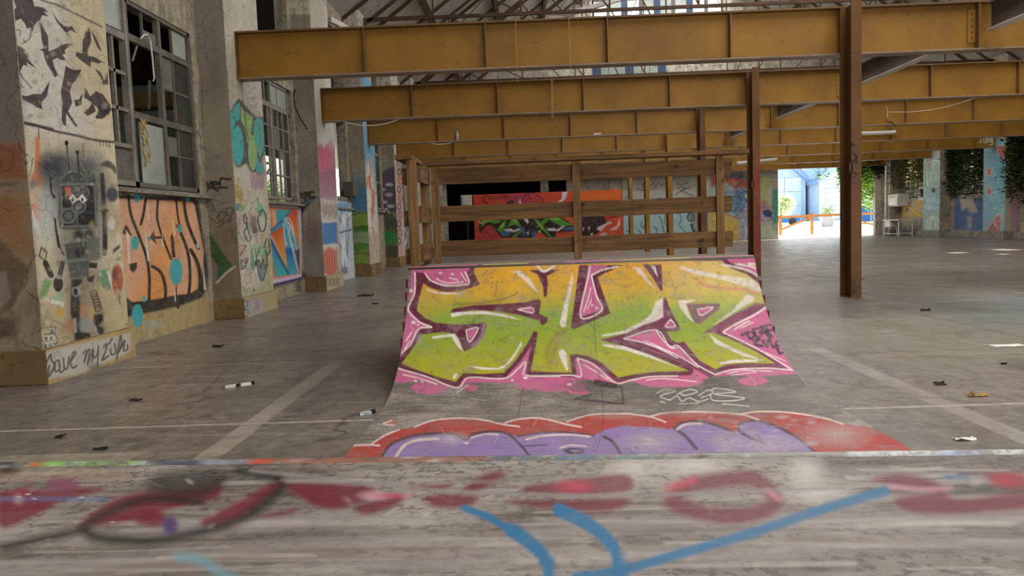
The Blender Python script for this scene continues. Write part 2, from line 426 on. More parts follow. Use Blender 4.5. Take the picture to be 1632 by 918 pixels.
# ------------------------------------------------------------------ spray-paint canvas: paint laid on a fine mesh as a colour attribute
def project(P):
    q = (P - CAM) @ AX
    return 816 + F_PX * q[:, 0] / q[:, 2], 459 + F_PX * q[:, 1] / q[:, 2]
def smooth_pts(pts, closed=False, n=6):
    P = np.array(pts, float); m = len(P)
    if m < 3: return P
    out = []
    rng = range(m) if closed else range(m - 1)
    for i in rng:
        if closed: a, b, c, d = P[(i - 1) % m], P[i], P[(i + 1) % m], P[(i + 2) % m]
        else: a, b, c, d = P[max(i - 1, 0)], P[i], P[i + 1], P[min(i + 2, m - 1)]
        for k in range(n):
            s = k / n
            out.append(0.5 * ((2 * b) + (-a + c) * s + (2 * a - 5 * b + 4 * c - d) * s * s + (-a + 3 * b - 3 * c + d) * s ** 3))
    if not closed: out.append(P[-1])
    return np.array(out)
class Canvas:
    def __init__(s, px, py):
        s.x, s.y = px, py; s.c = np.zeros((len(px), 3)); s.a = np.zeros(len(px)); s.o = (0, 0, 1.0)
    def at(s, ox, oy, k=1.0): s.o = (ox, oy, k); return s
    def _p(s, pts): return np.array(pts, float) / s.o[2] + np.array(s.o[:2])
    def _sel(s, lo, hi): return np.nonzero((s.x >= lo[0]) & (s.x <= hi[0]) & (s.y >= lo[1]) & (s.y <= hi[1]))[0]
    def _lay(s, i, m, col):
        if len(i) == 0: return
        col = np.array(col) if not isinstance(col, str) else np.array(hx(col))
        a0 = s.a[i]; a1 = m + a0 * (1 - m)
        w = np.where(a1 > 1e-6, m / np.maximum(a1, 1e-6), 0)[:, None]
        s.c[i] = col * w + s.c[i] * (1 - w); s.a[i] = a1
    @staticmethod
    def _segd(x, y, A, B):
        d = np.full(len(x), 1e9)
        for (ax, ay), (bx, by) in zip(A, B):
            vx, vy = bx - ax, by - ay; L = vx * vx + vy * vy + 1e-9
            u = np.clip(((x - ax) * vx + (y - ay) * vy) / L, 0, 1)
            d = np.minimum(d, (x - ax - u * vx) ** 2 + (y - ay - u * vy) ** 2)
        return np.sqrt(d)
    def poly(s, pts, col, a=1.0, soft=0.7, smooth=False, fn=None):
        P = s._p(pts)
        if smooth: P = smooth_pts(P, True, 5)
        i = s._sel(P.min(0) - soft, P.max(0) + soft)
        if len(i) == 0: return s
        x, y = s.x[i], s.y[i]; ins = np.zeros(len(i), bool)
        A, B = P, np.roll(P, -1, 0)
        for (ax, ay), (bx, by) in zip(A, B):
            if ay == by: continue
            cr = ((ay > y) != (by > y)) & (x < (bx - ax) * (y - ay) / (by - ay) + ax); ins ^= cr
        d = s._segd(x, y, A, B); d = np.where(ins, d, -d)
        m = np.clip(0.5 + d / (2 * soft), 0, 1) * a
        s._lay(i, m, fn(x, y) if fn else col); return s
    def line(s, pts, w, col, a=1.0, soft=0.6, smooth=True, taper=False):
        P = s._p(pts); w = w / s.o[2]
        if smooth and len(P) > 2: P = smooth_pts(P, False, 5)
        r = w / 2
        i = s._sel(P.min(0) - r - soft, P.max(0) + r + soft)
        if len(i) == 0: return s
        d = s._segd(s.x[i], s.y[i], P[:-1], P[1:])
        s._lay(i, np.clip(0.5 + (r - d) / (2 * soft), 0, 1) * a, col); return s
    def ell(s, cx, cy, rx, ry, col, a=1.0, soft=0.12, rot=0.0):
        (cx, cy), k = s._p([(cx, cy)])[0], s.o[2]; rx /= k; ry /= k
        R = max(rx, ry) * (1 + soft) + 1
        i = s._sel((cx - R, cy - R), (cx + R, cy + R))
        if len(i) == 0: return s
        x, y = s.x[i] - cx, s.y[i] - cy; q = math.radians(rot)
        u = (x * math.cos(q) + y * math.sin(q)) / rx; v = (-x * math.sin(q) + y * math.cos(q)) / ry
        s._lay(i, np.clip((1 + soft - np.hypot(u, v)) / (2 * soft), 0, 1) * a, col); return s
    def grime(s, seed, n, tones, size=(1.0, 5.0), a=(0.15, 0.5), lines=0):
        """scuffs, chips and scratches"""
        r = random.Random(seed); o = s.o; s.o = (0, 0, 1.0); m = len(s.x)
        for _ in range(n):
            i = r.randrange(m); k = r.uniform(*size)
            s.ell(s.x[i], s.y[i], k, k * r.uniform(.3, 1.0), r.choice(tones), r.uniform(*a), r.uniform(.3, .8), r.uniform(0, 180))
        for _ in range(lines):
            i = r.randrange(m); g = r.uniform(0, 6.28); L = r.uniform(6, 40); x, y = s.x[i], s.y[i]
            s.line([(x, y), (x + L * .5 * math.cos(g) + r.gauss(0, 2), y + L * .3 * math.sin(g)), (x + L * math.cos(g), y + L * .6 * math.sin(g))], r.uniform(.5, 1.2), r.choice(tones), r.uniform(.25, .7), 0.5)
        s.o = o; return s
    def daubs(s, seed, n, box, tones, length=22, w=7, a=0.75):
        """loose brush marks inside a box"""
        r = random.Random(seed)
        for _ in range(n):
            x, y = r.uniform(box[0], box[2]), r.uniform(box[1], box[3]); g = r.uniform(0, 6.28)
            s.line([(x, y), (x + length * math.cos(g), y + length * math.sin(g)), (x + length * math.cos(g + .7) * 1.6, y + length * math.sin(g + .7) * 1.6)], w * r.uniform(.5, 1.2), r.choice(tones), a * r.uniform(.6, 1), 0.6)
        return s
    def fill(s, col, a=1.0):
        s._lay(np.arange(len(s.x)), np.full(len(s.x), a), col); return s
def mural(name, mat, parent, surf, nu, nv, paint, label=None, smooth=False):
    """surf(u, v) -> (N,3) world points for arrays u, v in 0..1; paint(canvas) lays the colours"""
    u, v = np.meshgrid(np.linspace(0, 1, nu + 1), np.linspace(0, 1, nv + 1))
    P = surf(u.ravel(), v.ravel())
    cv = Canvas(*project(P)); paint(cv)
    i = np.arange(nu * nv); r, c = i // nu, i % nu; k = r * (nu + 1) + c
    F = np.stack([k, k + 1, k + nu + 2, k + nu + 1], 1)
    loc = Vector(P.mean(0)); o0 = origin(parent) if parent else Vector((0, 0, 0))
    me = bpy.data.meshes.new(name)
    me.vertices.add(len(P)); me.vertices.foreach_set('co', (P - np.array(loc)).astype(np.float32).ravel())
    me.loops.add(F.size); me.loops.foreach_set('vertex_index', F.ravel().astype(np.int32))
    me.polygons.add(len(F)); me.polygons.foreach_set('loop_start', (np.arange(len(F)) * 4).astype(np.int32))
    me.update(calc_edges=True)
    at = me.color_attributes.new('paint', 'FLOAT_COLOR', 'POINT')
    at.data.foreach_set('color', np.concatenate([cv.c, cv.a[:, None]], 1).astype(np.float32).ravel())
    if smooth: me.polygons.foreach_set('use_smooth', np.ones(len(F), bool))
    me.materials.append(MATS[mat])
    o = bpy.data.objects.new(name, me); COL.objects.link(o)
    o.parent = parent; o.location = loc - o0
    if label: o['label'] = label
    return o
def rectsurf(p00, p10, p01):
    a, b, c = (np.array(q, float) for q in (p00, p10, p01))
    return lambda u, v: a + np.outer(u, b - a) + np.outer(v, c - a)

# ================================================================== THE SETTING
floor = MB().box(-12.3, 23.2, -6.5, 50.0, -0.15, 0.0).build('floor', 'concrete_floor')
tag(floor, 'worn grey concrete slab floor with cracks and faded court lines', kind='structure')
g = MB()
g.add([(-30, 50, -0.02), (60, 50, -0.02), (60, 57, 0.55), (-30, 57, 0.55), (60, 78, 0.9), (-30, 78, 0.9), (60, 140, 1.2), (-30, 140, 1.2)],
      [(0, 1, 2, 3), (3, 2, 4, 5), (5, 4, 6, 7)])
g.add([(23.2, -30, -0.02), (60, -30, -0.02), (60, 50, -0.02), (23.2, 50, -0.02)], [(0, 1, 2, 3)])
tag(g.build('ground', 'asphalt_light'), 'sunlit pale paved yard beyond the open doorway', kind='structure')

PY = [2.2 + 5.66 * k for k in range(-1, 9)]            # near side of each pier along the hall
PW = 1.75
def pier_y(k): return 2.23 + 5.66 * k                   # pier 1 is the first one in view
# ---- left wall: breast wall, header and strips behind the piers, windows left open
wl_ = MB()
wl_.box(-5.9, -5.6, -6.5, 48.5, 0, 2.2).box(-5.9, -5.6, -6.5, 48.5, 4.92, 5.7).box(-5.9, -5.6, -6.5, 48.5, 7.6, 8.6)
for k in range(-1, 9):
    y0 = max(-6.5, pier_y(k) - 0.25); y1 = min(48.5, pier_y(k) + PW + 0.7)
    if y0 < y1:
        wl_.box(-5.9, -5.6, y0, y1, 2.2, 4.92).box(-5.9, -5.6, y0, y1 , 5.7, 7.6)
wall_left = wl_.build('wall_left', 'plaster'); tag(wall_left, 'weathered plaster side wall with piers and broken windows', kind='structure')
PIERS = {}
for k in range(0, 9):
    y = pier_y(k)
    if y > 48.4: continue
    y1 = min(y + PW, 48.4)
    m = MB().box(-5.62, -5.1, y, y1, 0.36, 8.5)
    PIERS[k] = m.build('pier', 'plaster_white', wall_left)
    MB().box(-5.62, -5.055, y - 0.035, y1 + 0.035, 0.0, 0.37).build('plinth', 'plinth_ochre', PIERS[k], bevel=0.012)
    # sloping sill ledge under the window of the bay
    if k >= 1: MB().prism([(-5.62, 2.14), (-5.48, 2.14), (-5.48, 2.18), (-5.62, 2.23)], 1, y + PW, min(y + 5.66, 48.4)).build('sill', 'plaster_grey', wall_left)
    MB().box(-5.62, -5.42, y + PW, min(y + 5.66, 48.4), 0.0, 0.34).build('wall_foot', 'plinth_paint', wall_left) if False else None

# ---- annex behind the left wall
ax = MB().box(-12.3, -12.0, -6.5, 35.2, 0, 8.6).box(-12.3, -12.0, 39.6, 60, 0, 8.6).box(-12.3, -12.0, 35.2, 39.6, 0, 2.6).box(-12.3, -12.0, 35.2, 39.6, 5.2, 8.6)
tag(ax.build('wall_annex', 'annex_plaster'), 'dim wall of the side room seen through broken windows', kind='structure')
tag(MB().box(-12.3, -5.75, -6.5, 60, 8.45, 8.6).build('ceiling_annex', 'dark_interior'), 'dark ceiling of the side room', kind='structure')
tag(MB().box(-12.0, -6.4, 18.6, 18.8, 0, 4.75).box(-12.0, -6.4, 18.6, 18.8, 4.75, 8.4).build('wall_partition', 'annex_plaster'), 'pale partition wall behind the big broken window', kind='structure')
tag(MB().box(-9.8, -5.95, 15.1, 15.45, 4.52, 8.4).build('wall_bulkhead', 'dark_interior'), 'dark bulkhead behind the big broken window', kind='structure')
tag(MB().box(-8.6, -5.9, 15.0, 15.5, 4.02, 4.28).build('wooden_beam', 'tan_wood', bevel=0.01), 'tan timber beam seen through the big broken window', 'beam')

# ---- windows of the left wall
def window(name, y0, y1, z0, z1, x, mull, trans, bars, panes, label, mat='window_wood', depth=0.09):
    w = empty(name, (x, (y0 + y1) / 2, z0), label, kind='structure')
    d = depth / 2
    MB().box(x - d, x + d, y0, y1, z1 - 0.07, z1).build('frame_head', mat, w)
    MB().box(x - d, x + d, y0, y1, z0, z0 + 0.07).build('frame_sill', mat, w)
    for yy in (y0, y1 - 0.07): MB().box(x - d, x + d, yy, yy + 0.07, z0, z1).build('frame_stile', mat, w)
    for yy, wd, a, b in mull: MB().box(x - d * 0.9, x + d * 0.9, yy - wd / 2, yy + wd / 2, a, b).build('mullion', mat, w)
    for zz, wd, a, b in trans: MB().box(x - d * 0.8, x + d * 0.8, a, b, zz - wd / 2, zz + wd / 2).build('transom', mat, w)
    for p, q, wd in bars: MB().bar((x, *p), (x, *q), wd).build('glazing_bar', mat, w)
    for (a, b, c, e, mm) in panes: MB().box(x - 0.006, x + 0.006, a, b, c, e).build('pane', mm, w)
    return w
w1 = window('window_1', 11.16, 13.28, 2.24, 4.93, -5.66,
    [(12.2, 0.09, 2.3, 4.9)],
    [(4.40, 0.10, 11.2, 13.2), (3.29, 0.10, 11.2, 13.2)],
    [((11.72, 4.45), (11.72, 4.88), .035), ((12.68, 2.3), (12.68, 3.25), .04), ((12.66, 3.33), (12.66, 4.36), .04), ((12.68, 4.45), (12.68, 4.88), .035),
     ((12.24, 3.84), (13.2, 3.84), .035), ((12.24, 2.80), (13.2, 2.80), .035)],
    [(11.76, 12.13, 4.46, 4.62, 'dirty_glass'), (12.7, 13.2, 4.46, 4.87, 'frost_glass'), (12.7, 13.2, 3.86, 4.34, 'dark_glass'), (12.7, 13.2, 3.34, 3.82, 'dark_glass'),
     (12.7, 13.2, 2.31, 2.78, 'dark_glass'), (12.7, 13.2, 2.82, 3.23, 'dark_glass'), (11.42, 12.15, 2.31, 3.2, 'frost_glass'), (12.28, 12.62, 3.86, 4.34, 'dirty_glass'), (12.28, 12.62, 2.82, 3.1, 'dirty_glass')],
    'large broken timber window with hanging sash cords over the orange mural', 'window_wood')
w1b = window('window_2', 10.2, 11.10, 2.24, 5.05, -5.62,
    [], [(4.34, 0.10, 10.2, 11.08), (2.80, 0.06, 10.2, 11.08)],
    [((10.24, 3.82), (11.05, 3.82), .05), ((10.24, 3.31), (11.05, 3.31), .05), ((10.72, 2.8), (10.72, 4.3), .05)],
    [(10.27, 11.03, 4.42, 4.97, 'frost_glass'), (10.27, 11.03, 2.31, 2.77, 'window_wood')],
    'narrow pale side sash with black openings beside the crow stencil', 'window_white', 0.1)
# torn curtain cords and a bent metal strip hanging in the big window
for i, (ya, yb, za, zb) in enumerate([(11.36, 11.42, 3.25, 2.55), (11.44, 11.38, 3.24, 2.78), (11.5, 11.58, 3.22, 2.62)]):
    pts = [(-5.60 + 0.02 * math.sin(j * 1.9 + i), ya + (yb - ya) * j / 9 + 0.02 * math.sin(j * 2.3 + i), za + (zb - za) * j / 9) for j in range(10)]
    o = MB().tube(pts, [0.012 + 0.01 * (j % 3 == 1) for j in range(10)], 5).build('hanging_cord', 'string', w1)
pts = [(-5.58, 11.5, 4.42), (-5.56, 11.58, 4.50), (-5.56, 11.68, 4.52), (-5.56, 11.76, 4.46), (-5.56, 11.79, 4.2), (-5.56, 11.80, 3.9), (-5.57, 11.78, 3.86)]
tag(MB().tube(pts, 0.014, 6).build('metal_strip', 'steel_pale'), 'bent white metal strip hanging in the big broken window', 'strip')
MB().bar((-5.6, 11.73, 3.86), (-5.6, 11.63, 3.42), 0.03).build('sash_stay', 'window_wood_dark', w1)
MB().bar((-5.6, 11.25, 4.05), (-5.6, 11.42, 4.3), 0.02).build('sash_stay', 'window_white', w1)

bars2 = []
for yy in (16.2, 16.55, 16.9, 17.25, 17.6, 17.95, 18.3): bars2.append(((yy, 2.3), (yy, 4.3), .035))
for zz in (2.82, 3.42, 3.9): bars2.append(((15.75, zz), (18.7, zz), .035))
bars2 += [((17.1, 4.4), (17.1, 4.85), .035), ((17.95, 4.4), (17.95, 4.85), .035), ((16.3, 4.4), (16.3, 4.85), .035), ((15.9, 3.0), (17.25, 3.05), .05), ((16.5, 2.55), (17.3, 2.98), .03)]
window('window_3', 15.72, 18.72, 2.26, 4.92, -5.66, [(17.45, 0.08, 2.3, 4.9)], [(4.36, 0.12, 15.75, 18.7)], bars2,
       [(17.5, 17.94, 4.43, 4.86, 'frost_glass'), (17.97, 18.66, 4.43, 4.86, 'frost_glass'), (18.32, 18.66, 2.31, 4.28, 'dark_glass'), (17.97, 18.28, 2.84, 3.4, 'dirty_glass'), (17.62, 17.93, 3.45, 3.88, 'dirty_glass')],
       'steel gridded window with bright daylight in its lower panes', 'window_white', 0.06)
for k, lab in ((4, 'dark window deep in the bay beside the purple hill mural'), (5, 'far side window behind the wooden railing'), (6, 'farthest left window at the end of the hall')):
    y0 = pier_y(k) + PW + 0.7; y1 = pier_y(k + 1) - 0.25
    if y1 > 48.3: continue
    window('window_%d' % k, y0, y1, 2.26, 4.92, -5.66, [((y0 + y1) / 2, 0.08, 2.3, 4.9)], [(4.36, 0.1, y0, y1), (3.3, 0.06, y0, y1)],
           [((y0 + (y1 - y0) * q, 2.3), (y0 + (y1 - y0) * q, 4.9), .035) for q in (.25, .75)],
           [(y0 + 0.05, y1 - 0.05, 2.3, 3.27, 'dark_glass'), (y0 + 0.05, y1 - 0.05, 3.33, 4.3, 'dark_glass')], lab, 'window_white', 0.06)
# plants outside the annex window are built with the foliage

# ---- right wall
wr = MB().box(22.8, 23.1, -6.5, 48.5, 0, 2.2).box(22.8, 23.1, -6.5, 48.5, 4.92, 8.6)
for k in range(-1, 9):
    y0 = max(-6.5, pier_y(k) - 0.1); y1 = min(48.5, pier_y(k) + PW + 0.1)
    if y0 < y1: wr.box(22.8, 23.1, y0, y1, 2.2, 4.92)
# unseen bays closed to block sun, slits shaped to throw the floor patches
wr.box(22.8, 23.1, pier_y(4) + PW, 26.75, 2.2, 4.92).box(22.8, 23.1, 26.75, 27.25, 2.2, 3.6).box(22.8, 23.1, 26.75, 27.25, 3.9, 4.92).box(22.8, 23.1, 27.25, 28.5, 2.2, 4.92).box(22.8, 23.1, 29.7, pier_y(5), 2.2, 4.92)
wr.box(22.8, 23.1, 28.5, 29.7, 2.2, 2.75).box(22.8, 23.1, 28.5, 29.7, 3.2, 3.78).box(22.8, 23.1, 28.5, 29.7, 4.22, 4.92).box(22.8, 23.1, 29.25, 29.7, 3.78, 4.22)
wr.box(22.8, 23.1, pier_y(3) + PW, pier_y(4), 2.2, 4.92).box(22.8, 23.1, pier_y(5) + PW, pier_y(6), 2.2, 4.92)
wall_right = wr.build('wall_right', 'plaster'); tag(wall_right, 'weathered far side wall with painted piers and ivy', kind='structure')
RP = {}
for k in range(2, 9):
    y = pier_y(k); y1 = min(y + PW, 48.4)
    if y > 48.3: continue
    RP[k] = MB().box(22.2, 22.82, y, y1, 0.36, 8.5).build('pier', 'plaster', wall_right)
    MB().box(22.15, 22.82, y - 0.04, y1 + 0.04, 0, 0.37).build('plinth', 'plaster_grey', RP[k], bevel=0.012)
for k in (5, 6, 7):
    y0, y1 = pier_y(k) + PW, min(pier_y(k + 1), 48.4)
    if y1 - y0 < 1: continue
    MB().box(22.55, 22.82, y0, y1, 0, 0.3).build('wall_foot', 'plaster_grey', wall_right, bevel=0.02)
for n, k, lab in ((7, 6, 'ivy-choked steel window between the two painted far piers'), (8, 7, 'ivy-covered window above the white table')):
    y0 = pier_y(k) + PW + 0.1; y1 = min(pier_y(k + 1) - 0.1, 48.3)
    if y1 - y0 < 1: continue
    window('window_%d' % n, y0, y1, 2.22, 4.9, 22.9, [((y0 + y1) / 2, 0.06, 2.25, 4.88)], [(3.3, 0.06, y0, y1), (4.1, 0.06, y0, y1)],
           [((y0 + (y1 - y0) * q, 2.25), (y0 + (y1 - y0) * q, 4.88), .035) for q in (.2, .35, .65, .8)], [(y0 + .05, y1 - .05, 2.27, 3.27, 'dirty_glass')], lab, 'window_wood_dark', 0.06)

# ---- back wall with dark bay, gateway and glazed gable
RIDGE_X, RIDGE_Z, EAVE_Z = 8.55, 18.5, 8.0
def roof_z(x): return EAVE_Z + (RIDGE_Z - EAVE_Z) * (1 - abs(x - RIDGE_X) / 14.45)
wb = MB()
wb.box(6.3, 15.75, 48.5, 48.8, 0, 4.2).box(21.75, 23.1, 48.5, 48.8, 0, 4.55).box(-6, -4.9, 48.5, 48.8, 0, 4.2)
wb.box(-6, 15.75, 48.5, 48.8, 4.2, 4.55).box(-6, 23.1, 48.5, 48.8, 4.55, 8.6)
def gab(x0, x1, z0): wb.prism([(x0, z0), (x1, z0), (x1, roof_z(x1)), (x0, roof_z(x0))], 1, 48.5, 48.8)
gab(-5.8, 4.4, 8.6) if False else None
for a, b in ((-5.5, -2.5), (-2.5, 1.5), (1.5, 4.5), (12.5, 15.5), (15.5, 19), (19, 22.5)): gab(a, b, 8.6)
wb.box(4.5, 12.5, 48.5, 48.8, 8.6, 13.3)
wb.prism([(4.5, 15.4), (12.5, 15.4), (8.55, RIDGE_Z)], 1, 48.5, 48.8)
wall_back = wb.build('wall_back', 'plaster_white'); tag(wall_back, 'pale end wall with gateway, dark bay and glazed gable', kind='structure')
# dark store behind the bay
tag(MB().box(-6, 6.5, 54, 54.2, 0, 4.5).box(-6, -5.8, 48.8, 54, 0, 4.5).box(6.3, 6.5, 48.8, 54, 0, 4.5).box(-6, 6.5, 48.8, 54.2, 4.3, 4.5).build('wall_store', 'dark_interior'), 'dark store room behind the red mural', kind='structure')
for xx, ww in ((1.0, .5), (2.6, .35)): MB().box(xx, xx + ww, 48.35, 48.8, 0, 4.2).build('jamb', 'plaster_grey', wall_back)
MB().box(2.95, 6.35, 48.6, 48.8, 0.0, 4.2).build('infill', 'plaster', wall_back)
gw = empty('window_9', (8.5, 48.65, 13.3), 'glazed gable window with dark mullions high in the end wall', kind='structure')
for i in range(9): MB().box(4.5 + i - 0.09 - 0.09 * (i in (2, 4, 6)), 4.5 + i + 0.09 + 0.09 * (i in (2, 4, 6)), 48.55, 48.75, 13.3, 15.4).build('mullion', 'mullion_blue' if i in (2, 4, 6) else 'steel_grey', gw)
for z in (13.35, 13.9, 14.45, 15.0, 15.35): MB().box(4.5, 12.5, 48.58, 48.72, z - 0.05, z + 0.05).build('transom', 'steel_grey', gw)
random.seed(3)
for i in range(8):
    for j, z in enumerate((13.35, 13.9, 14.45, 15.0)):
        if random.random() < 0.75:
            MB().box(4.6 + i, 5.4 + i, 48.64, 48.66, z + 0.05, z + (0.5 if j < 3 else 0.3)).build('pane', 'dirty_glass' if random.random() < 0.8 else 'frost_glass', gw)
bd = empty('door_1', (6.7, 48.4, 9.6), 'row of grey and blue loft doors high on the end wall', kind='structure')
for i in range(9):
    MB().box(4.45 + i * 0.5, 4.93 + i * 0.5, 48.38, 48.5, 9.6, 11.3).build('panel', 'mullion_blue' if i in (0, 4, 8) else 'annex_plaster', bd)

# ---- roof: boards between purlins, on both slopes; glazed strip beside the ridge
ceiling = empty('ceiling', (RIDGE_X, 21, EAVE_Z), 'pitched roof of pale boards on dark timber purlins', kind='structure')
sx_ = 14.45; NS = 6
def roof_pt(side, s, off=0.0):
    """s = 0 at the eave, 1 at the ridge"""
    x = RIDGE_X - side * sx_ * (1 - s); z = EAVE_Z + (RIDGE_Z - EAVE_Z) * s
    nx, nz = -side * math.sin(RSL), math.cos(RSL)
    return x + nx * off, z + nz * off
ydiv = [-6.5, 2.2, 7.9, 13.55] + [13.55 + 2.83 * i for i in range(1, 13)] + [48.8]
for side in (1, -1):
    for a in range(NS):
        s0, s1 = a / NS, (a + 1) / NS
        for j in range(len(ydiv) - 1):
            y0, y1 = ydiv[j] + 0.03, ydiv[j + 1] - 0.03
            q = [roof_pt(side, s0 + .006, 0.0), roof_pt(side, s1 - .006, 0.0), roof_pt(side, s1 - .006, 0.06), roof_pt(side, s0 + .006, 0.06)]
            MB().prism(q, 1, y0, y1).build('roof_panel', 'roof_skylight' if a == NS - 1 else 'roof_board', ceiling)
    for a in range(1, NS * 2):
        s = a / (NS * 2)
        q = [roof_pt(side, s - .006, -0.02), roof_pt(side, s + .006, -0.02), roof_pt(side, s + .006, -0.14), roof_pt(side, s - .006, -0.14)]
        if a % 2 == 0: MB().prism(q, 1, -6.5, 48.8).build('purlin', 'purlin_wood', ceiling)
    for y in ydiv[1:-1]:
        p, r = roof_pt(side, 0.0, -0.06), roof_pt(side, 0.985, -0.06)
        MB().bar((p[0], y, p[1]), (r[0], y, r[1]), 0.09, 0.1).build('rafter', 'purlin_wood', ceiling)
# outer skin so that no daylight leaks between boards
MB().prism([roof_pt(1, -0.02, .1), roof_pt(1, 1.0, .1), roof_pt(-1, -.02, .1), roof_pt(-1, -.02, .16), roof_pt(1, 1.0, .2), roof_pt(1, -.02, .16)], 1, -6.6, 48.9).build('roof_skin', 'steel_grey', ceiling)
# end wall behind the photographer, its wide opening invented to let light in
wf = MB().box(-6, -0.5, -6.6, -6.3, 0, 8.6).box(15.5, 23.1, -6.6, -6.3, 0, 8.6).box(-0.5, 15.5, -6.6, -6.3, 5.8, 8.6)
wf.prism([(-6, 8.6), (23.1, 8.6), (8.55, RIDGE_Z)], 1, -6.6, -6.3)
tag(wf.build('wall_front', 'plaster'), 'end wall behind the photographer with a wide opening added for light', kind='structure')
# far background closing the view over the yard

# ================================================================== STEEL FRAME
BEAM_Y = [14.0, 19.78, 25.5, 31.2, 36.9, 42.6, 47.95]
BN = ['nearest', 'second nearest', 'third', 'fourth', 'fifth', 'sixth', 'farthest']
BDESC = ['closest to the camera, ending on the pier with teal lettering', 'second back, with a white cable sagging under its left end',
         'third back from the camera, with debris lying on its lower flange', 'fourth back from the camera, above the railing',
         'fifth back, its right end tagged in white', 'sixth back, ending on the pale green far pier', 'farthest back, against the end wall']
stx = [-2.78 + 2.175 * k for k in range(12)]
proto_st = None
BEAMS = []
for i, y in enumerate(BEAM_Y):
    b = empty('steel_beam', (8.5, y + 0.15, 4.28), 'ochre steel I-beam ' + BDESC[i], 'beam', 'ochre beams across the hall')
    BEAMS.append(b)
    MB().box(-5.12, 22.2, y + 0.14, y + 0.165, 4.30, 5.10).build('web', 'steel_ochre', b)
    MB().box(-5.12, 22.2, y, y + 0.30, 5.09, 5.12).build('top_flange', 'steel_flange', b)
    MB().box(-5.12, 22.2, y, y + 0.30, 4.28, 4.31).build('bottom_flange', 'steel_bottom_flange', b)
    MB().box(-5.105, -5.08, y, y + 0.30, 4.28, 5.12).build('end_plate', 'steel_column', b)
    for x in stx:
        if 5.4 < x < 6.2: continue
        for ya, yb in ((y + 0.015, y + 0.14), (y + 0.165, y + 0.285)):
            if proto_st is None:
                proto_st = MB().box(x - 0.012, x + 0.012, ya, yb, 4.31, 5.09).build('stiffener', 'steel_flange', b)
            else: twin(proto_st, b, (x, (ya + yb) / 2, 4.31))
    # bolted splice plate on the far side of the column
    sp = MB().box(7.95, 8.1, y + 0.118, y + 0.14, 4.42, 5.0).build('splice_plate', 'steel_ochre', b)
    for j in range(5): MB().tube([(8.02, y + 0.118, 4.5 + j * .105), (8.02, y + 0.10, 4.5 + j * .105)], 0.014, 6).build('bolt', 'steel_column', sp)
CDESC = ['thickest in view, standing alone on the open floor with black letters', 'with a red painted shaft, rising beside the ramp corner', 'third back, seen past the right end of the railing', 'fourth back, seen through the railing', 'fifth back, seen through the railing', 'sixth back, thinnest, seen through the railing']
COLS = []
for i, y in enumerate(BEAM_Y[:6]):
    f0 = y - 0.43
    c = empty('steel_column', (5.76, y - 0.2, 0), 'rusty steel I-column ' + CDESC[i], 'column', 'row of steel columns')
    COLS.append(c)
    cm = 'steel_column' if i < 3 else 'steel_ochre'
    MB().box(5.67, 5.85, f0, f0 + 0.022, 0.0, 5.13).build('front_flange', cm, c)
    MB().box(5.65, 5.87, y - 0.025, y - 0.003, 0.0, 5.08).build('back_flange', cm, c)
    MB().box(5.75, 5.77, f0 + 0.022, y - 0.025, 0.0, 5.08).build('web', cm, c)
    MB().box(5.65, 5.87, f0 - 0.012, y + 0.01, 0.0, 0.012).build('base_plate', cm, c)
    if i < 2:
        MB().box(5.64, 5.69, f0 - 0.004, f0 + 0.03, 2.2, 2.35).build('weld_patch', cm, c)
for i, y in enumerate([9.0] + BEAM_Y[:5]):
    y0 = y + (0.3 if i else -1.0); y1 = BEAM_Y[i] - 0.002
    b = empty('tie_beam', (8.3, (y0 + y1) / 2, 4.6), ['grey steel tie beam entering at the top right corner', 'grey steel tie beam between the first and second ochre beams', 'grey steel tie beam between the second and third ochre beams',
              'grey steel tie beam between the third and fourth ochre beams', 'grey steel tie beam between the fourth and fifth ochre beams', 'grey steel tie beam between the fifth and sixth ochre beams'][i], 'beam', 'grey tie beams running down the hall')
    MB().box(8.29, 8.31, y0, y1, 4.62, 5.06).build('web', 'steel_grey', b)
    MB().box(8.2, 8.4, y0, y1, 4.6, 4.625).build('bottom_flange', 'steel_pale', b)  # pale finish paints the floor's bounced light onto this flange
    MB().box(8.2, 8.4, y0, y1, 5.05, 5.075).build('top_flange', 'steel_grey', b)

# ---- roof trusses
def truss(y, label):
    tr = empty('roof_truss', (8.55, y, 8.3), label, 'truss', 'brown steel roof trusses')
    MB().box(-5.09, 22.19, y - 0.05, y + 0.05, 8.3, 8.4).build('bottom_chord', 'truss_steel', tr)
    for side in (1, -1):
        a, b = roof_pt(side, 0.02, -0.32), roof_pt(side, 0.98, -0.32)
        MB().bar((a[0], y, a[1]), (b[0], y, b[1]), 0.1, 0.1).build('top_chord', 'truss_steel', tr)
        n = 5
        for k in range(1, n):
            s = k / n; p = roof_pt(side, s, -0.35)
            MB().bar((p[0], y, 8.4), (p[0], y, p[1]), 0.05).build('post', 'truss_steel', tr)
            p2 = roof_pt(side, (k - 1) / n, -0.35)
            MB().bar((p[0], y, 8.4), (p2[0], y, max(8.4, p2[1])), 0.045).build('brace', 'truss_steel', tr)
            p3 = roof_pt(side, (k + 1) / n, -0.35)
            mz = (8.4 + p[1]) / 2
            MB().bar((p[0], y, mz), (p3[0], y, p3[1] - (0.2 if k + 1 == n else 0.0)), 0.03).build('brace', 'truss_steel', tr)
for y, d in ((14.45, 'directly above the nearest ochre beam'), (20.1, 'second back, above the second ochre beam'), (25.8, 'third back, showing above the nearest ochre beam'),
             (31.5, 'fourth back under the pale boards'), (37.2, 'fifth back, glimpsed between the first two ochre beams'), (42.9, 'farthest back, in front of the glazed gable')):
    truss(y, 'brown lattice roof truss ' + d)
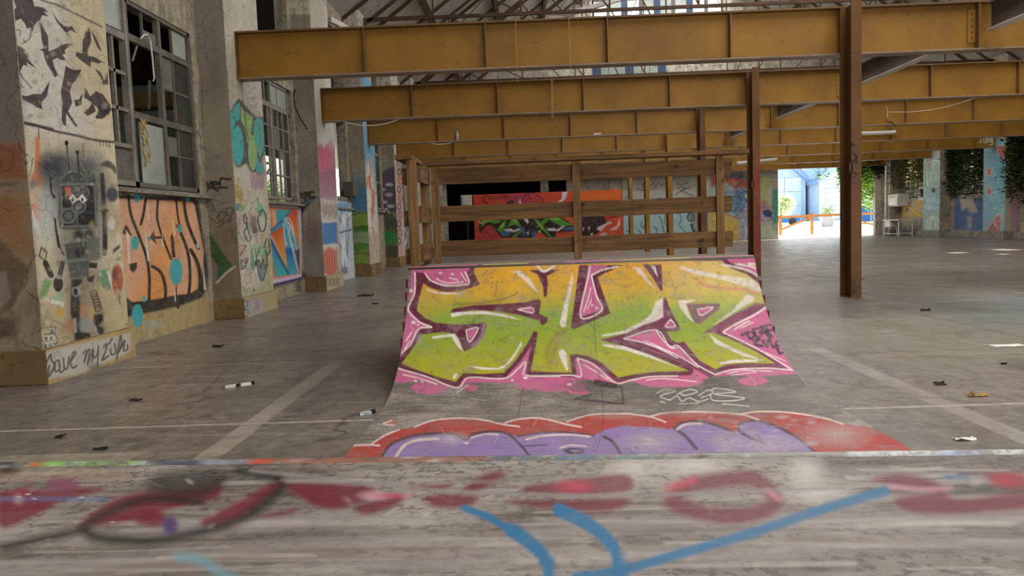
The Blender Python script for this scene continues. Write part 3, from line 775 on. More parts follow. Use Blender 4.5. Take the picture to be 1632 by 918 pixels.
# light wind braces under the roof
for i, (p, q, lab) in enumerate([((-5.3, 22.0, 7.4), (-3.6, 25.6, 6.9), 'pale strut rising from the wall to the roof at upper left'),
                                ((0.8, 25.9, 8.1), (4.6, 26.2, 9.1), 'pale sloping strut near the centre of the roof')]):
    tag(MB().bar(p, q, 0.14).build('roof_strut', 'steel_pale'), lab, 'strut')

# ================================================================== PAINTED QUARTER PIPE WITH RAILED PLATFORM
RX0, RX1, RYC, RH, RR = -1.25, 2.37, 8.06, 1.06, 2.0
qp = empty('quarter_pipe', (0.56, 7.0, 0), 'graffiti-covered wooden quarter pipe with railed platform', 'ramp')
LEN = math.sqrt(RR ** 2 - (RR - RH) ** 2)
def ramp_profile(n, thick=0.0):
    """(y, z) from coping down to the flat"""
    a_top = math.acos((RR - RH) / RR); out = []
    for i in range(n + 1):
        a = a_top * (1 - i / n)
        out.append((RYC - LEN + RR * math.sin(a), RR - RR * math.cos(a)))
    return out
FLAT_Y = 4.1
arc = RR * math.acos((RR - RH) / RR); total = arc + (RYC - LEN - FLAT_Y)
def ramp_surf(u, v):
    s = v * total; a_top = math.acos((RR - RH) / RR)
    a = np.clip(a_top - s / RR, 0, None); ext = np.clip(s - arc, 0, None)
    y = RYC - LEN + RR * np.sin(a) - ext; z = RR - RR * np.cos(a) + 0.008
    x = RX0 + u * (RX1 - RX0)
    return np.stack([x, y, z], 1)
prof = ramp_profile(16)
poly = [(y + 0.004, z - 0.012) for y, z in prof if z > 0.03] + [(prof[-1][0] + 0.35, 0.0), (RYC + 0.02, 0.0), (RYC + 0.02, RH - 0.012)]
for nm, x0 in (('side_panel', RX0 - 0.0), ('side_panel', RX1 - 0.02)):
    MB().prism(poly, 0, x0, x0 + 0.02).build(nm, 'side_paint' if 'side_paint' in MATS else 'ply', qp)
t = NT('edge_magenta'); t.done(base_rough(t, '#6b2440', '#521c33', '#301520', 4.0), 0.7)
for x0 in (RX0 - 0.022, RX1 + 0.002):
    for z in (0.42, 0.56, 0.70, 0.84, 0.97):
        ang = math.acos((RR - z) / RR); yy = RYC - LEN + RR * math.sin(ang)
        MB().box(x0, x0 + 0.02, yy - 0.03, RYC, z - 0.09, z - 0.005).build('side_batten', 'edge_magenta', qp)
for x0, x1 in ((RX0, RX0 + .05), (RX1 - .05, RX1)):
    for y0, y1 in ((RYC, RYC + .05), (9.38, 9.43)): MB().box(x0, x1, y0, y1, 0, RH - .04).build('stud', 'post_wood_z', qp)
box('back_panel', 'ply', qp, RX0, RX1, 9.40, 9.42, 0.02, RH - 0.04)
for x0 in (RX0, RX1 - .02): box('platform_side', 'ply', qp, x0, x0 + .02, RYC + .05, 9.38, 0.02, RH - 0.04)
MB().tube([(RX0, RYC + 0.02, RH + 0.0), (RX1, RYC + 0.02, RH + 0.0)], 0.024, 14).build('coping', 'steel_grey', qp, smooth=True)
y = RYC + 0.055; i = 0
while y < 9.40:
    MB().box(RX0 - 0.01, RX1 + 0.01, y, y + 0.135, RH - 0.035, RH + random.uniform(-0.003, 0.003)).build('deck_board', 'deck_wood_x', qp); y += 0.145
# railing
def rail(mat, *a): return box('rail', mat, qp, *a, bevel=0.004)
for z0, z1 in ((2.01, 2.19), (1.56, 1.75), (1.14, 1.33)):
    rail('rail_wood_x', -1.03, 2.49, 9.34, 9.38, z0, z1)
    rail('rail_wood_y', -1.17, -1.13, 8.46, 9.30, z0 - .01, z1 - .01)
    box('rail_stub', 'rail_wood_y', qp, -1.27, -1.23, 8.2, 8.46, z0 - .01, z1 - .01) if False else None
for x0, y0 in ((-1.27, 8.35), (-1.24, 9.2), (-1.12, 9.28), (0.575, 9.29), (2.29, 9.29)):
    dx, dy = (0.10, 0.10) if x0 < 0 and y0 < 9 else ((0.09, 0.05) if x0 > -1.2 else (0.09, 0.09))
    box('post', 'post_wood_z', qp, x0, x0 + dx, y0, y0 + dy, RH, 2.235, bevel=0.004)
box('cap_rail', 'rail_wood_x', qp, -1.30, 2.66, 9.2, 9.42, 2.235, 2.285, bevel=0.004)
box('cap_rail', 'rail_wood_y', qp, -1.38, -1.2, 8.3, 9.2, 2.235, 2.285, bevel=0.004)
for z0 in (1.98, 1.52, 1.10): box('outer_rail', 'rail_wood_y', qp, -1.33, -1.29, 8.42, 9.3, z0, z0 + .17, bevel=0.003)

# ================================================================== FOREGROUND RAMP DECK
yaw = -math.atan2(0.11, 1.94)
fr = empty('ramp_deck', (0, 0.2, 0), 'paint-smeared wooden ramp deck with pipe edge filling the foreground', 'ramp')
def fpt(x, d, z):
    """x along the coping, d back from the coping towards the photographer"""
    y0 = 1.412
    return (x * math.cos(yaw) + d * math.sin(yaw), y0 + x * math.sin(yaw) - d * math.cos(yaw), z)
def fore_surf(u, v):
    x = -1.9 + 3.8 * u; d = 0.012 + v * 0.75
    return np.stack([x * math.cos(yaw) + d * math.sin(yaw), 1.412 + x * math.sin(yaw) - d * math.cos(yaw), np.full_like(x, 1.061)], 1)
def fbox(name, mat, x0, x1, d0, d1, z0, z1):
    c = [fpt(x, d, z) for z in (z0, z1) for x, d in ((x0, d0), (x1, d0), (x1, d1), (x0, d1))]
    return MB().add(c, [(0, 1, 2, 3), (4, 7, 6, 5), (0, 4, 5, 1), (1, 5, 6, 2), (2, 6, 7, 3), (3, 7, 4, 0)]).build(name, mat, fr)
fbox('deck_sheet', 'ply', -1.9, 1.9, 0.015, 1.25, 1.03, 1.06)
fbox('joist', 'post_wood_x', -1.88, 1.88, 0.02, 0.07, 0.0, 1.03)
fbox('joist', 'post_wood_x', -1.88, 1.88, 1.2, 1.25, 0.0, 1.03)
fbox('side_panel', 'ply', -1.9, -1.88, 0.08, 1.19, 0.0, 1.03)
fbox('side_panel', 'ply', 1.88, 1.9, 0.08, 1.19, 0.0, 1.03)
# its own transition running down to the floor
pr = ramp_profile(16); m = MB(); vs = []
for (py, pz) in pr:
    d = -(RYC - py) - 0.02
    vs += [fpt(-1.9, d, max(pz - 0.02, 0.004)), fpt(1.9, d, max(pz - 0.02, 0.004))]
m.add(vs, [(2 * i, 2 * i + 1, 2 * i + 3, 2 * i + 2) for i in range(len(pr) - 1)])
m.build('riding_surface', 'ply', fr, smooth=True)

# ================================================================== GRAFFITI
def r2(*p): return [(x + 758.5, y) for x, y in p]
def r3(*p): return [(x + 1596.8, y) for x, y in p]
DK, PK, WH = '#5e1032', '#c65c8c', '#e8ddd6'
def letter_fill(x, y):
    g = np.array([hx('#d99f20'), hx('#cfa42a'), hx('#86a02f'), hx('#8d9f1c'), hx('#a9a414')])
    yy = y + 0.033 * (x - 930) + 4 * np.sin(x * 0.045) + 3 * np.sin(x * 0.11 + y * 0.07)
    k = np.interp(yy, [430, 462, 500, 535, 585], [0, 1, 2, 3, 4])
    i = np.clip(k.astype(int), 0, 3); f = (k - i)[:, None]
    c = g[i] * (1 - f) + g[i + 1] * f
    pale = (np.clip((x - 1020) / 120, 0, 1) * np.clip((520 - yy) / 70, 0, 1) * 0.55)[:, None]
    return c * (1 - pale) + np.array(hx('#d2c888')) * pale
def ramp_paint(cv):
    cv.at(630, 400, 3.992)
    # grime and bare ply smears low on the curve
    cv.at(0, 0, 1)
    cv.ell(960, 600, 60, 14, '#3b3633', 0.7, 0.8); cv.ell(1120, 618, 150, 26, '#4a4744', 0.75, 0.7); cv.ell(1240, 640, 70, 22, '#6b645f', 0.6, 0.8)
    cv.ell(830, 640, 12, 1.5, '#3b3633', 0.4, 0.5)
    cv.at(630, 400, 3.992)
    # pink ground
    pink = [(105, 60), (105, 118), (95, 250), (78, 380), (50, 560), (30, 660), (20, 740), (-5, 830), (60, 838), (150, 825), (300, 850), (395, 880), (470, 838), (560, 835), (700, 838), (800, 850),
            *r2((0, 870), (120, 885), (260, 880), (360, 850), (420, 820), (480, 815), (560, 840), (640, 850), (720, 830), (840, 840), (1000, 860)),
            *r3((180, 870), (300, 850), (400, 800), (560, 790), (700, 800), (850, 790), (960, 780), (970, 755), (900, 600), (850, 500), (790, 330), (745, 160), (720, 60), (690, 20))]
    cv.poly(pink, PK, 0.97, 0.9)
    for x, y, a, b in ((215, 870, 112, 42), (480, 873, 42, 20), (1000, 852, 235, 42), (1170, 895, 70, 20)): cv.ell(x, y, a, b, PK, 0.95, 0.06)
    for x, y, a, b in ((150, 830, 210, 40), (680, 827, 95, 30)): cv.ell(x + 1596.8, y, a, b, PK, 0.95, 0.06)
    cv.ell(1230, 850, 120, 40, '#4c4643', 0.75, 0.5); cv.ell(330, 850, 90, 22, '#7a6d68', 0.35, 0.8)
    # letters
    body = [(178, 205), (150, 300), (137, 380), (185, 425), (260, 458), (400, 470), (572, 457), (580, 480), (560, 540), (500, 612), (437, 637), (408, 570), (380, 525), (300, 515), (165, 530), (120, 610), (40, 715),
            (120, 750), (250, 795), (385, 832), (432, 777), (560, 782), (690, 775), (770, 690), (840, 590), (880, 510), (905, 515), (900, 570), (862, 765),
            *r2((230, 770), (365, 775), (352, 660), (400, 655), (480, 672), (560, 715), (620, 770), (660, 805), (760, 785), (900, 768), (1038, 765)),
            *r3((270, 762), (100, 690), (-140, 610), (-290, 565), (-140, 530), (-8, 455), (60, 400), (105, 330), (112, 300), (125, 297), (135, 330), (160, 390), (215, 490), (130, 512), (155, 562), (195, 588), (240, 580),
                (275, 625), (335, 695), (440, 752), (520, 722), (640, 712), (825, 718), (700, 640), (560, 570), (412, 512), (470, 455), (560, 400), (660, 365), (780, 335), (745, 255), (715, 205), (640, 150), (520, 100), (480, 62)),
            *r2((900, 62), (300, 78)), (505, 90), (500, 140), (537, 212), (470, 238), (400, 255), (300, 258), (215, 230)]
    cv.line(body + [body[0]], 58, DK, 1.0, 1.0, smooth=False)
    cv.poly(body, None, 1.0, 0.9, fn=letter_fill)
    # strong dark bands
    D = lambda pts, a=1.0, col=DK: cv.poly(pts, col, a, 0.9)
    D([(130, 135), (180, 140), (215, 190), (300, 225), (440, 215), (478, 195), (455, 128), (500, 125), (500, 160), (538, 210), (440, 246), (330, 262), (240, 240), (178, 205), (150, 300), (137, 380), (190, 428), (260, 458), (400, 470), (572, 457),
       (582, 478), (562, 540), (500, 612), (437, 637), (408, 570), (380, 525), (300, 515), (160, 530), (150, 498), (235, 485), (160, 450), (85, 372), (120, 280), (135, 190)])
    cv.ell(150, 555, 18, 30, '#b78fb0', 0.55, 0.7); cv.line([(565, 470), (550, 540), (490, 605)], 22, '#a98aa6', 0.6, 2.0)
    D([(850, 122), (905, 150), (940, 225), (945, 292), (962, 292), (972, 210), (965, 160), (1045, 118)])
    D([(350, 385), (370, 365), (500, 345), (700, 335), (830, 325), (900, 305), (928, 320), (915, 400), (970, 425), (965, 455), (930, 475), (920, 445), (800, 410), (650, 385), (500, 375), (380, 397)])
    D(r2((412, 90), (690, 90), (560, 150), (530, 170), (600, 370), (612, 398), (380, 497), (358, 490)))
    D(r2((815, 85), (935, 85), (943, 250), (930, 258), (880, 170)), 1, '#6b2a4a')
    D(r3((-290, 565), (-140, 528), (-8, 455), (60, 440), (110, 420), (108, 310), (125, 295), (140, 340), (165, 400), (218, 490), (200, 512), (120, 512), (160, 565), (200, 585), (240, 576), (275, 620), (340, 700), (440, 760), (450, 790), (405, 805), (240, 715), (60, 640), (-140, 590)), 1, '#6d2547')
    D(r3((255, 335), (470, 335), (462, 372), (340, 466), (305, 455)), 0.9, '#7d4a63')
    D(r3((360, 520), (470, 455), (600, 380), (700, 330), (780, 340), (640, 430), (490, 510), (640, 590), (900, 745), (880, 755), (640, 725), (520, 735), (445, 770), (520, 722), (830, 715), (700, 640), (560, 570), (430, 520)), 0.9, '#7a2b50')
    # pink inside the dark bands
    P = lambda pts, a=1.0: cv.poly(pts, PK, a, 0.8)
    P([(180, 135), (455, 130), (470, 200), (400, 222), (300, 222), (220, 180)]); P([(455, 500), (527, 490), (475, 582)]); P([(778, 370), (865, 360), (870, 393)])
    P(r2((470, 90), (600, 90), (492, 160), (555, 375), (420, 420))); P(r3((325, 370), (425, 358), (350, 408))); P(r3((155, 440), (185, 480), (125, 480)))
    P(r3((-143, 555), (65, 505), (110, 570), (160, 608), (205, 605), (245, 650), (330, 730), (432, 785), (240, 690), (0, 592)))
    P(r2((400, 680), (480, 712), (570, 775), (640, 838), (560, 850), (425, 800)))
    P(r3((490, 515), (640, 430), (785, 350), (860, 520), (960, 760), (915, 748), (700, 620)))
    # white edging and shines
    W = lambda pts, w=9, a=0.95: cv.line(pts, w, WH, a, 0.55)
    W([(125, 140), (122, 270), (82, 370), (150, 450), (232, 485), (150, 495), (100, 590), (40, 650)]); W([(190, 140), (230, 190), (330, 222), (430, 215), (470, 205), (445, 135)]); W([(262, 175), (330, 205), (430, 195)], 7)
    W([(345, 172), (400, 185)], 6); W([(418, 140), (450, 190)], 6); W([(205, 245), (260, 265), (330, 270), (412, 272)], 9)
    cv.poly([(350, 400), (400, 388), (560, 382), (700, 405), (805, 440), (690, 418), (560, 400), (440, 405), (360, 422)], WH, 0.92, 0.7)
    cv.poly([(232, 545), (330, 530), (380, 528), (405, 565), (432, 638), (405, 620), (372, 570), (360, 545), (300, 550), (240, 560)], WH, 0.85, 1.0)
    cv.poly([(475, 730), (560, 740), (650, 745), (700, 725), (760, 650), (805, 570), (805, 600), (740, 700), (680, 752), (560, 755), (490, 742)], WH, 0.9, 0.8)
    cv.ell(380, 795, 11, 20, WH, 0.9, 0.2, 30); cv.poly([(735, 128), (800, 128), (860, 180), (903, 258), (890, 255), (820, 180)], WH, 0.55, 1.2)
    W([(455, 502), (527, 490), (473, 580), (450, 505)], 7); W([(778, 372), (866, 360), (872, 394), (778, 372)], 7)
    W([(20, 748), (200, 800), (395, 872), (465, 805), (690, 812), (780, 750), (830, 705), (812, 785)], 8); W([(50, 787), (150, 810), (265, 848)], 7); W([(392, 900), (460, 855)], 7)
    W([(70, 570), (105, 515)], 8); W([(60, 620), (95, 570)], 7); cv.ell(118, 455, 16, 11, WH, 0.9); cv.ell(100, 253, 12, 12, WH, 0.7); cv.ell(145, 470, 7, 6, WH, 0.8)
    for x, y in ((287, 140), (365, 148), (825, 808), (745, 822), (130, 828), (170, 832)): cv.ell(x, y, 11, 7, WH, 0.85)
    W([(905, 95), (945, 130), (1010, 95)], 16)
    cv.poly(r2((365, 140), (375, 190), (345, 330), (325, 480), (300, 488), (288, 460), (315, 340), (345, 230)), WH, 0.8, 1.0)
    cv.poly(r2((0, 120), (40, 130), (110, 200), (150, 258), (130, 255), (60, 185)), WH, 0.5, 1.2)
    cv.line(r2((300, 500), (235, 580), (205, 650), (225, 720), (240, 690), (265, 600), (310, 510)), 26, '#8d6a2c', 0.55, 3.5)
    cv.poly(r2((280, 635), (310, 625), (330, 650), (342, 755), (330, 760), (290, 680)), WH, 0.85, 0.8)
    W(r2((490, 160), (520, 280), (555, 378), (420, 420), (470, 160), (480, 100)), 9); W(r2((490, 155), (560, 120), (660, 100)), 9); W(r2((485, 235), (470, 300), (440, 390)), 6)
    cv.ell(758 + 497, 345, 10, 9, WH, 0.7); cv.ell(758 + 522, 362, 14, 7, WH, 0.5); W(r2((465, 370), (490, 310)), 5)
    cv.poly(r2((750, 105), (800, 105), (890, 235), (870, 225)), WH, 0.6, 1.0); cv.poly(r2((865, 92), (895, 95), (912, 168)), WH, 0.9, 0.6)
    cv.poly(r2((555, 535), (700, 505), (800, 455), (870, 400), (900, 320), (945, 300), (945, 420), (900, 445), (820, 470), (720, 520), (560, 545)), WH, 0.72, 1.0)
    cv.poly(r2((560, 592), (700, 605), (860, 660), (1038, 740), (860, 680), (700, 630), (570, 605)), WH, 0.85, 0.7)
    W(r2((695, 558), (900, 502), (985, 610), (1038, 612)), 7); W(r2((695, 558), (860, 595), (1038, 680)), 7); W(r2((830, 572), (900, 600), (1000, 650)), 5)
    W(r2((400, 683), (425, 795), (350, 790), (120, 795), (70, 790)), 8); W(r2((400, 683), (500, 720), (640, 838), (740, 822), (860, 800), (1038, 795)), 8); W(r2((440, 725), (520, 770), (610, 830)), 6); W(r2((100, 797), (290, 800)), 5)
    cv.ell(758 + 70, 806, 16, 9, WH, 0.8); cv.ell(758 + 350, 848, 16, 10, WH, 0.6)
    cv.poly(r3((200, 95), (300, 115), (450, 150), (600, 170), (690, 190), (735, 255), (700, 260), (620, 225), (480, 180), (300, 145), (220, 110)), WH, 0.72, 1.2)
    cv.poly(r3((430, 470), (540, 385), (640, 275), (690, 290), (680, 320), (600, 365), (500, 430)), WH, 0.7, 1.2)
    cv.line(r3((330, 195), (430, 230), (600, 245), (720, 270)), 22, '#cf7a72', 0.6, 2.0)
    cv.poly(r3((205, 315), (320, 310), (250, 335), (280, 420), (310, 458), (260, 420), (215, 360)), WH, 0.8, 0.9)
    cv.poly(r3((400, 525), (460, 570), (560, 620), (740, 695), (620, 670), (520, 625), (440, 590)), WH, 0.75, 1.0)
    cv.poly(r3((470, 710), (560, 690), (740, 690), (700, 705), (560, 710), (470, 722)), WH, 0.85, 0.7)
    for a, b in (((480, 85), (750, 185)), ((570, 82), (740, 150)), ((650, 80), (725, 125))):
        cv.line(r3(a, ((a[0] + b[0]) / 2 + 30, (a[1] + b[1]) / 2 - 12), b), 13, WH, 0.85, 0.7)
    W(r3((490, 515), (560, 470), (700, 400), (775, 345)), 11); W(r3((560, 500), (620, 462), (660, 445)), 9); W(r3((600, 490), (680, 455)), 7)
    W(r3((490, 518), (700, 620), (910, 745), (905, 755), (760, 745), (560, 755), (440, 785)), 8); W(r3((520, 780), (620, 760), (800, 765)), 6); W(r3((540, 790), (700, 770)), 5); W(r3((720, 630), (885, 700)), 5)
    W(r3((155, 435), (185, 478), (122, 482), (155, 435)), 7); W(r3((325, 372), (425, 358), (350, 410), (325, 372)), 7); W(r3((65, 508), (110, 570), (160, 610), (205, 605), (320, 720), (435, 785)), 7); W(r3((0, 592), (150, 640), (330, 740)), 6)
    W(r3((0, 822), (120, 812), (320, 832)), 6)
    # black tag on the right
    K = lambda pts, w=17: cv.line(r3(*pts), w, '#2c2028', 0.92, 0.8)
    K([(610, 535), (660, 515), (690, 530), (660, 560), (640, 520)]); K([(680, 500), (700, 545)]); K([(680, 500), (745, 485), (720, 520), (750, 515), (710, 555)], 14); K([(750, 480), (800, 470), (810, 500), (760, 510), (800, 545), (750, 480)], 14)
    K([(680, 570), (720, 560), (690, 590), (740, 605), (710, 600)]); K([(740, 570), (770, 610), (780, 560), (810, 615), (830, 575)], 15); K([(830, 600), (850, 655), (830, 610), (880, 600), (890, 640), (850, 650)], 15); K([(890, 610), (920, 690), (900, 640)], 15); K([(730, 480), (790, 565), (770, 500)], 12)
    cv.at(630, 400, 3.992)
    for x, y in ((620, 205), (650, 200), (680, 195), (615, 228), (240, 292)): cv.ell(x, y, 7, 4, '#3a2a1a', 0.8)
    cv.line([(380, 340), (520, 335), (680, 310), (780, 265)], 9, '#6e3a20', 0.55, 1.2); cv.line([(380, 330), (600, 320), (770, 280)], 5, '#6e3a20', 0.5, 1.0)
    # dark squiggle and pale signature on the bare ply
    cv.at(900, 390, 2.6225)
    cv.line([(130, 570), (190, 580), (150, 590), (240, 595), (245, 665), (40, 645), (110, 628)], 8, '#2a2624', 0.85, 0.7, smooth=False); cv.line([(130, 575), (210, 590)], 22, '#1f1c1a', 0.8, 1.2)
    S = lambda *p: cv.line(list(p), 4.5, '#d9d8d2', 0.85, 0.6)
    S((385, 620), (420, 605), (465, 612), (400, 632), (440, 650)); S((470, 625), (520, 605), (555, 615), (500, 630), (480, 618)); S((560, 630), (600, 608), (620, 620), (570, 640)); S((615, 605), (640, 600), (715, 615), (625, 625), (750, 640), (700, 652), (620, 650), (610, 625))
    S((440, 650), (470, 632), (490, 655), (520, 640), (560, 655), (600, 645)); S((400, 655), (420, 660)); S((480, 665), (560, 662)); S((660, 665), (770, 675))
    cv.line([(795 - 970, 600), (775 - 970, 720)], 6, '#4b443f', 0.8, 0.8)
    # ---- red and purple throw-up on the flat
    cv.at(540, 620, 3.548)
    q4 = lambda *p: [(x + 1632, y - 71) for x, y in p]
    red = [(-160, 620), (20, 385), (70, 320), (180, 315), (240, 270), (340, 230), (430, 215), (520, 180), (650, 165), (800, 170), (940, 190), (1020, 170), (1140, 165), (1290, 185), (1400, 150), (1500, 140), (1632, 140),
           *q4((130, 225), (230, 205), (430, 200), (640, 215), (720, 200), (870, 200), (1000, 215), (1130, 240), (1200, 265), (1350, 285), (1450, 320), (1600, 415), (1850, 620), (1850, 760)), (-160, 760)]
    cv.poly(red, '#ad3833', 0.95, 1.0)
    cv.poly([(-60, 760), (240, 385), (300, 310), (420, 265), (560, 250), (660, 258), (715, 288), (760, 255), (860, 240), (950, 250), (1010, 268), (1150, 245), (1300, 245), (1440, 262), (1520, 225), (1632, 205),
             *q4((30, 285), (120, 285), (240, 300), (300, 265), (400, 252), (500, 275), (605, 318), (640, 262), (740, 250), (860, 290), (980, 360), (1050, 415), (1250, 620), (1250, 760))], '#8f78b0', 0.97, 1.2)
    O = lambda pts, w=15: cv.line(pts, w, '#3d2a3a', 0.9, 1.2)
    O([(170, 470), (240, 385), (300, 310), (420, 265), (560, 250), (660, 258), (715, 288), (760, 255), (860, 240), (950, 250), (1010, 300), (1070, 370), (1110, 460)]); O([(1010, 268), (1150, 245), (1300, 245), (1440, 262)], 9); O([(1500, 270), (1550, 300), (1590, 360)], 18); O([(1045, 323), (1180, 315)], 7)
    O(q4((270, 300), (300, 265), (400, 252), (500, 275), (605, 318))); O(q4((262, 290), (330, 340), (390, 410)), 20); O(q4((630, 310), (640, 262), (740, 250), (860, 290), (980, 360), (1060, 430))); O(q4((630, 310), (700, 350), (780, 380)), 16)
    Wr = lambda pts, w=10, a=0.9: cv.line(pts, w, '#e3cdc8', a, 0.7)
    Wr([(430, 215), (520, 180), (650, 165), (800, 172), (930, 200), (1020, 212)]); Wr([(940, 190), (1020, 170), (1140, 165), (1290, 200), (1370, 215)]); Wr([(1290, 185), (1400, 150), (1500, 140), (1632, 140)], 8); Wr([(70, 320), (180, 316), (230, 320)]); Wr([(185, 310), (260, 262), (340, 230)])
    Wr([(320, 385), (370, 320), (440, 290), (560, 280)], 16); Wr([(1060, 285), (1150, 265), (1280, 258), (1420, 268)], 11); Wr([(750, 275), (830, 255), (900, 258)], 11, 0.7); cv.ell(720, 305, 16, 5, WH, 0.9); cv.ell(640, 280, 70, 25, '#cfc4cc', 0.6, 0.8)
    Wr(q4((0, 210), (130, 228), (215, 258))); Wr(q4((130, 225), (230, 205), (430, 200), (640, 215), (740, 245))); Wr(q4((640, 215), (720, 200), (870, 200), (1000, 215), (1130, 240), (1220, 270))); Wr(q4((280, 300), (330, 270), (420, 268)), 14, 0.7)
    cv.ell(1330, 350, 60, 17, '#2c2430', 0.95, 0.15); cv.ell(1335, 348, 32, 8, '#8f78b0', 0.9, 0.2); Wr([(1250, 335), (1310, 318), (1400, 325)], 10)
    for x, y, a, b in ((120 + 1632, 300, 120, 40), (800 + 1632, 320, 150, 45), (1180 + 1632, 260, 140, 55), (560 + 1632, 300, 60, 40)): cv.ell(x, y, a, b, '#b5aaa8', 0.6, 0.8)
    cv.ell(300, 190, 40, 12, '#b9554a', 0.7, 0.3); Wr([(250, 195), (300, 178)], 8); Wr([(255, 200), (310, 205)], 8)
_rp = ramp_paint
def ramp_paint(cv):
    _rp(cv)
    cv.grime(31, 420, ['#2a2422', '#3a302a', '#4a3d36'], (0.5, 1.6), (.4, .85)); cv.grime(32, 130, ['#8a7f76', '#a59b92', '#6d5f58', '#5a4d40'], (2, 12), (.08, .3), 0)
    cv.grime(33, 0, ['#2f2825', '#6a3a2a', '#d8d0c6', '#4a3d30'], lines=150)
    cv.at(0, 0, 1)
    r = random.Random(4)
    for i in range(90):                                   # scuffed pale wear low on the right
        x = r.uniform(1000, 1420); y = r.uniform(655, 740); cv.ell(x, y, r.uniform(3, 16), r.uniform(1, 3.5), r.choice(['#a39a98', '#b8b0ae', '#8c8280']), r.uniform(.2, .6), .6)
    for i in range(60):
        x = r.uniform(560, 1320); y = r.uniform(612, 665); cv.ell(x, y, r.uniform(6, 30), r.uniform(1, 5), r.choice(['#54493f', '#9a8d80', '#3f3832', '#a89c90']), r.uniform(.15, .45), .7)
    cv.line([(945, 470), (950, 560), (962, 660), (950, 720)], 1.2, '#2a2522', .7, .5)
mural('riding_surface', 'ply_paint', qp, ramp_surf, 600, 330, ramp_paint, 'curved ply face sprayed with pink, magenta and lime lettering', True)
# painted strip over the coping lip
def lip_paint(cv):
    cv.fill('#a88a86', 0.35)
    for x0, x1, c in ((655, 760, '#cf6294'), (760, 770, '#5e1032'), (770, 842, '#c9b24a'), (842, 900, '#7a2b50'), (900, 990, '#cf6294'), (990, 1060, '#c9a84a'), (1060, 1100, '#cfb860'), (1100, 1215, '#b8688c')):
        cv.poly([(x0, 380), (x1, 380), (x1, 460), (x0, 460)], c, 0.75, 2.0)
mural('painted_lip', 'ply_paint', qp, rectsurf((RX0, RYC - 0.0, RH + 0.006), (RX1, RYC - 0.0, RH + 0.006), (RX0, RYC + 0.06, RH + 0.032)), 200, 4, lip_paint)

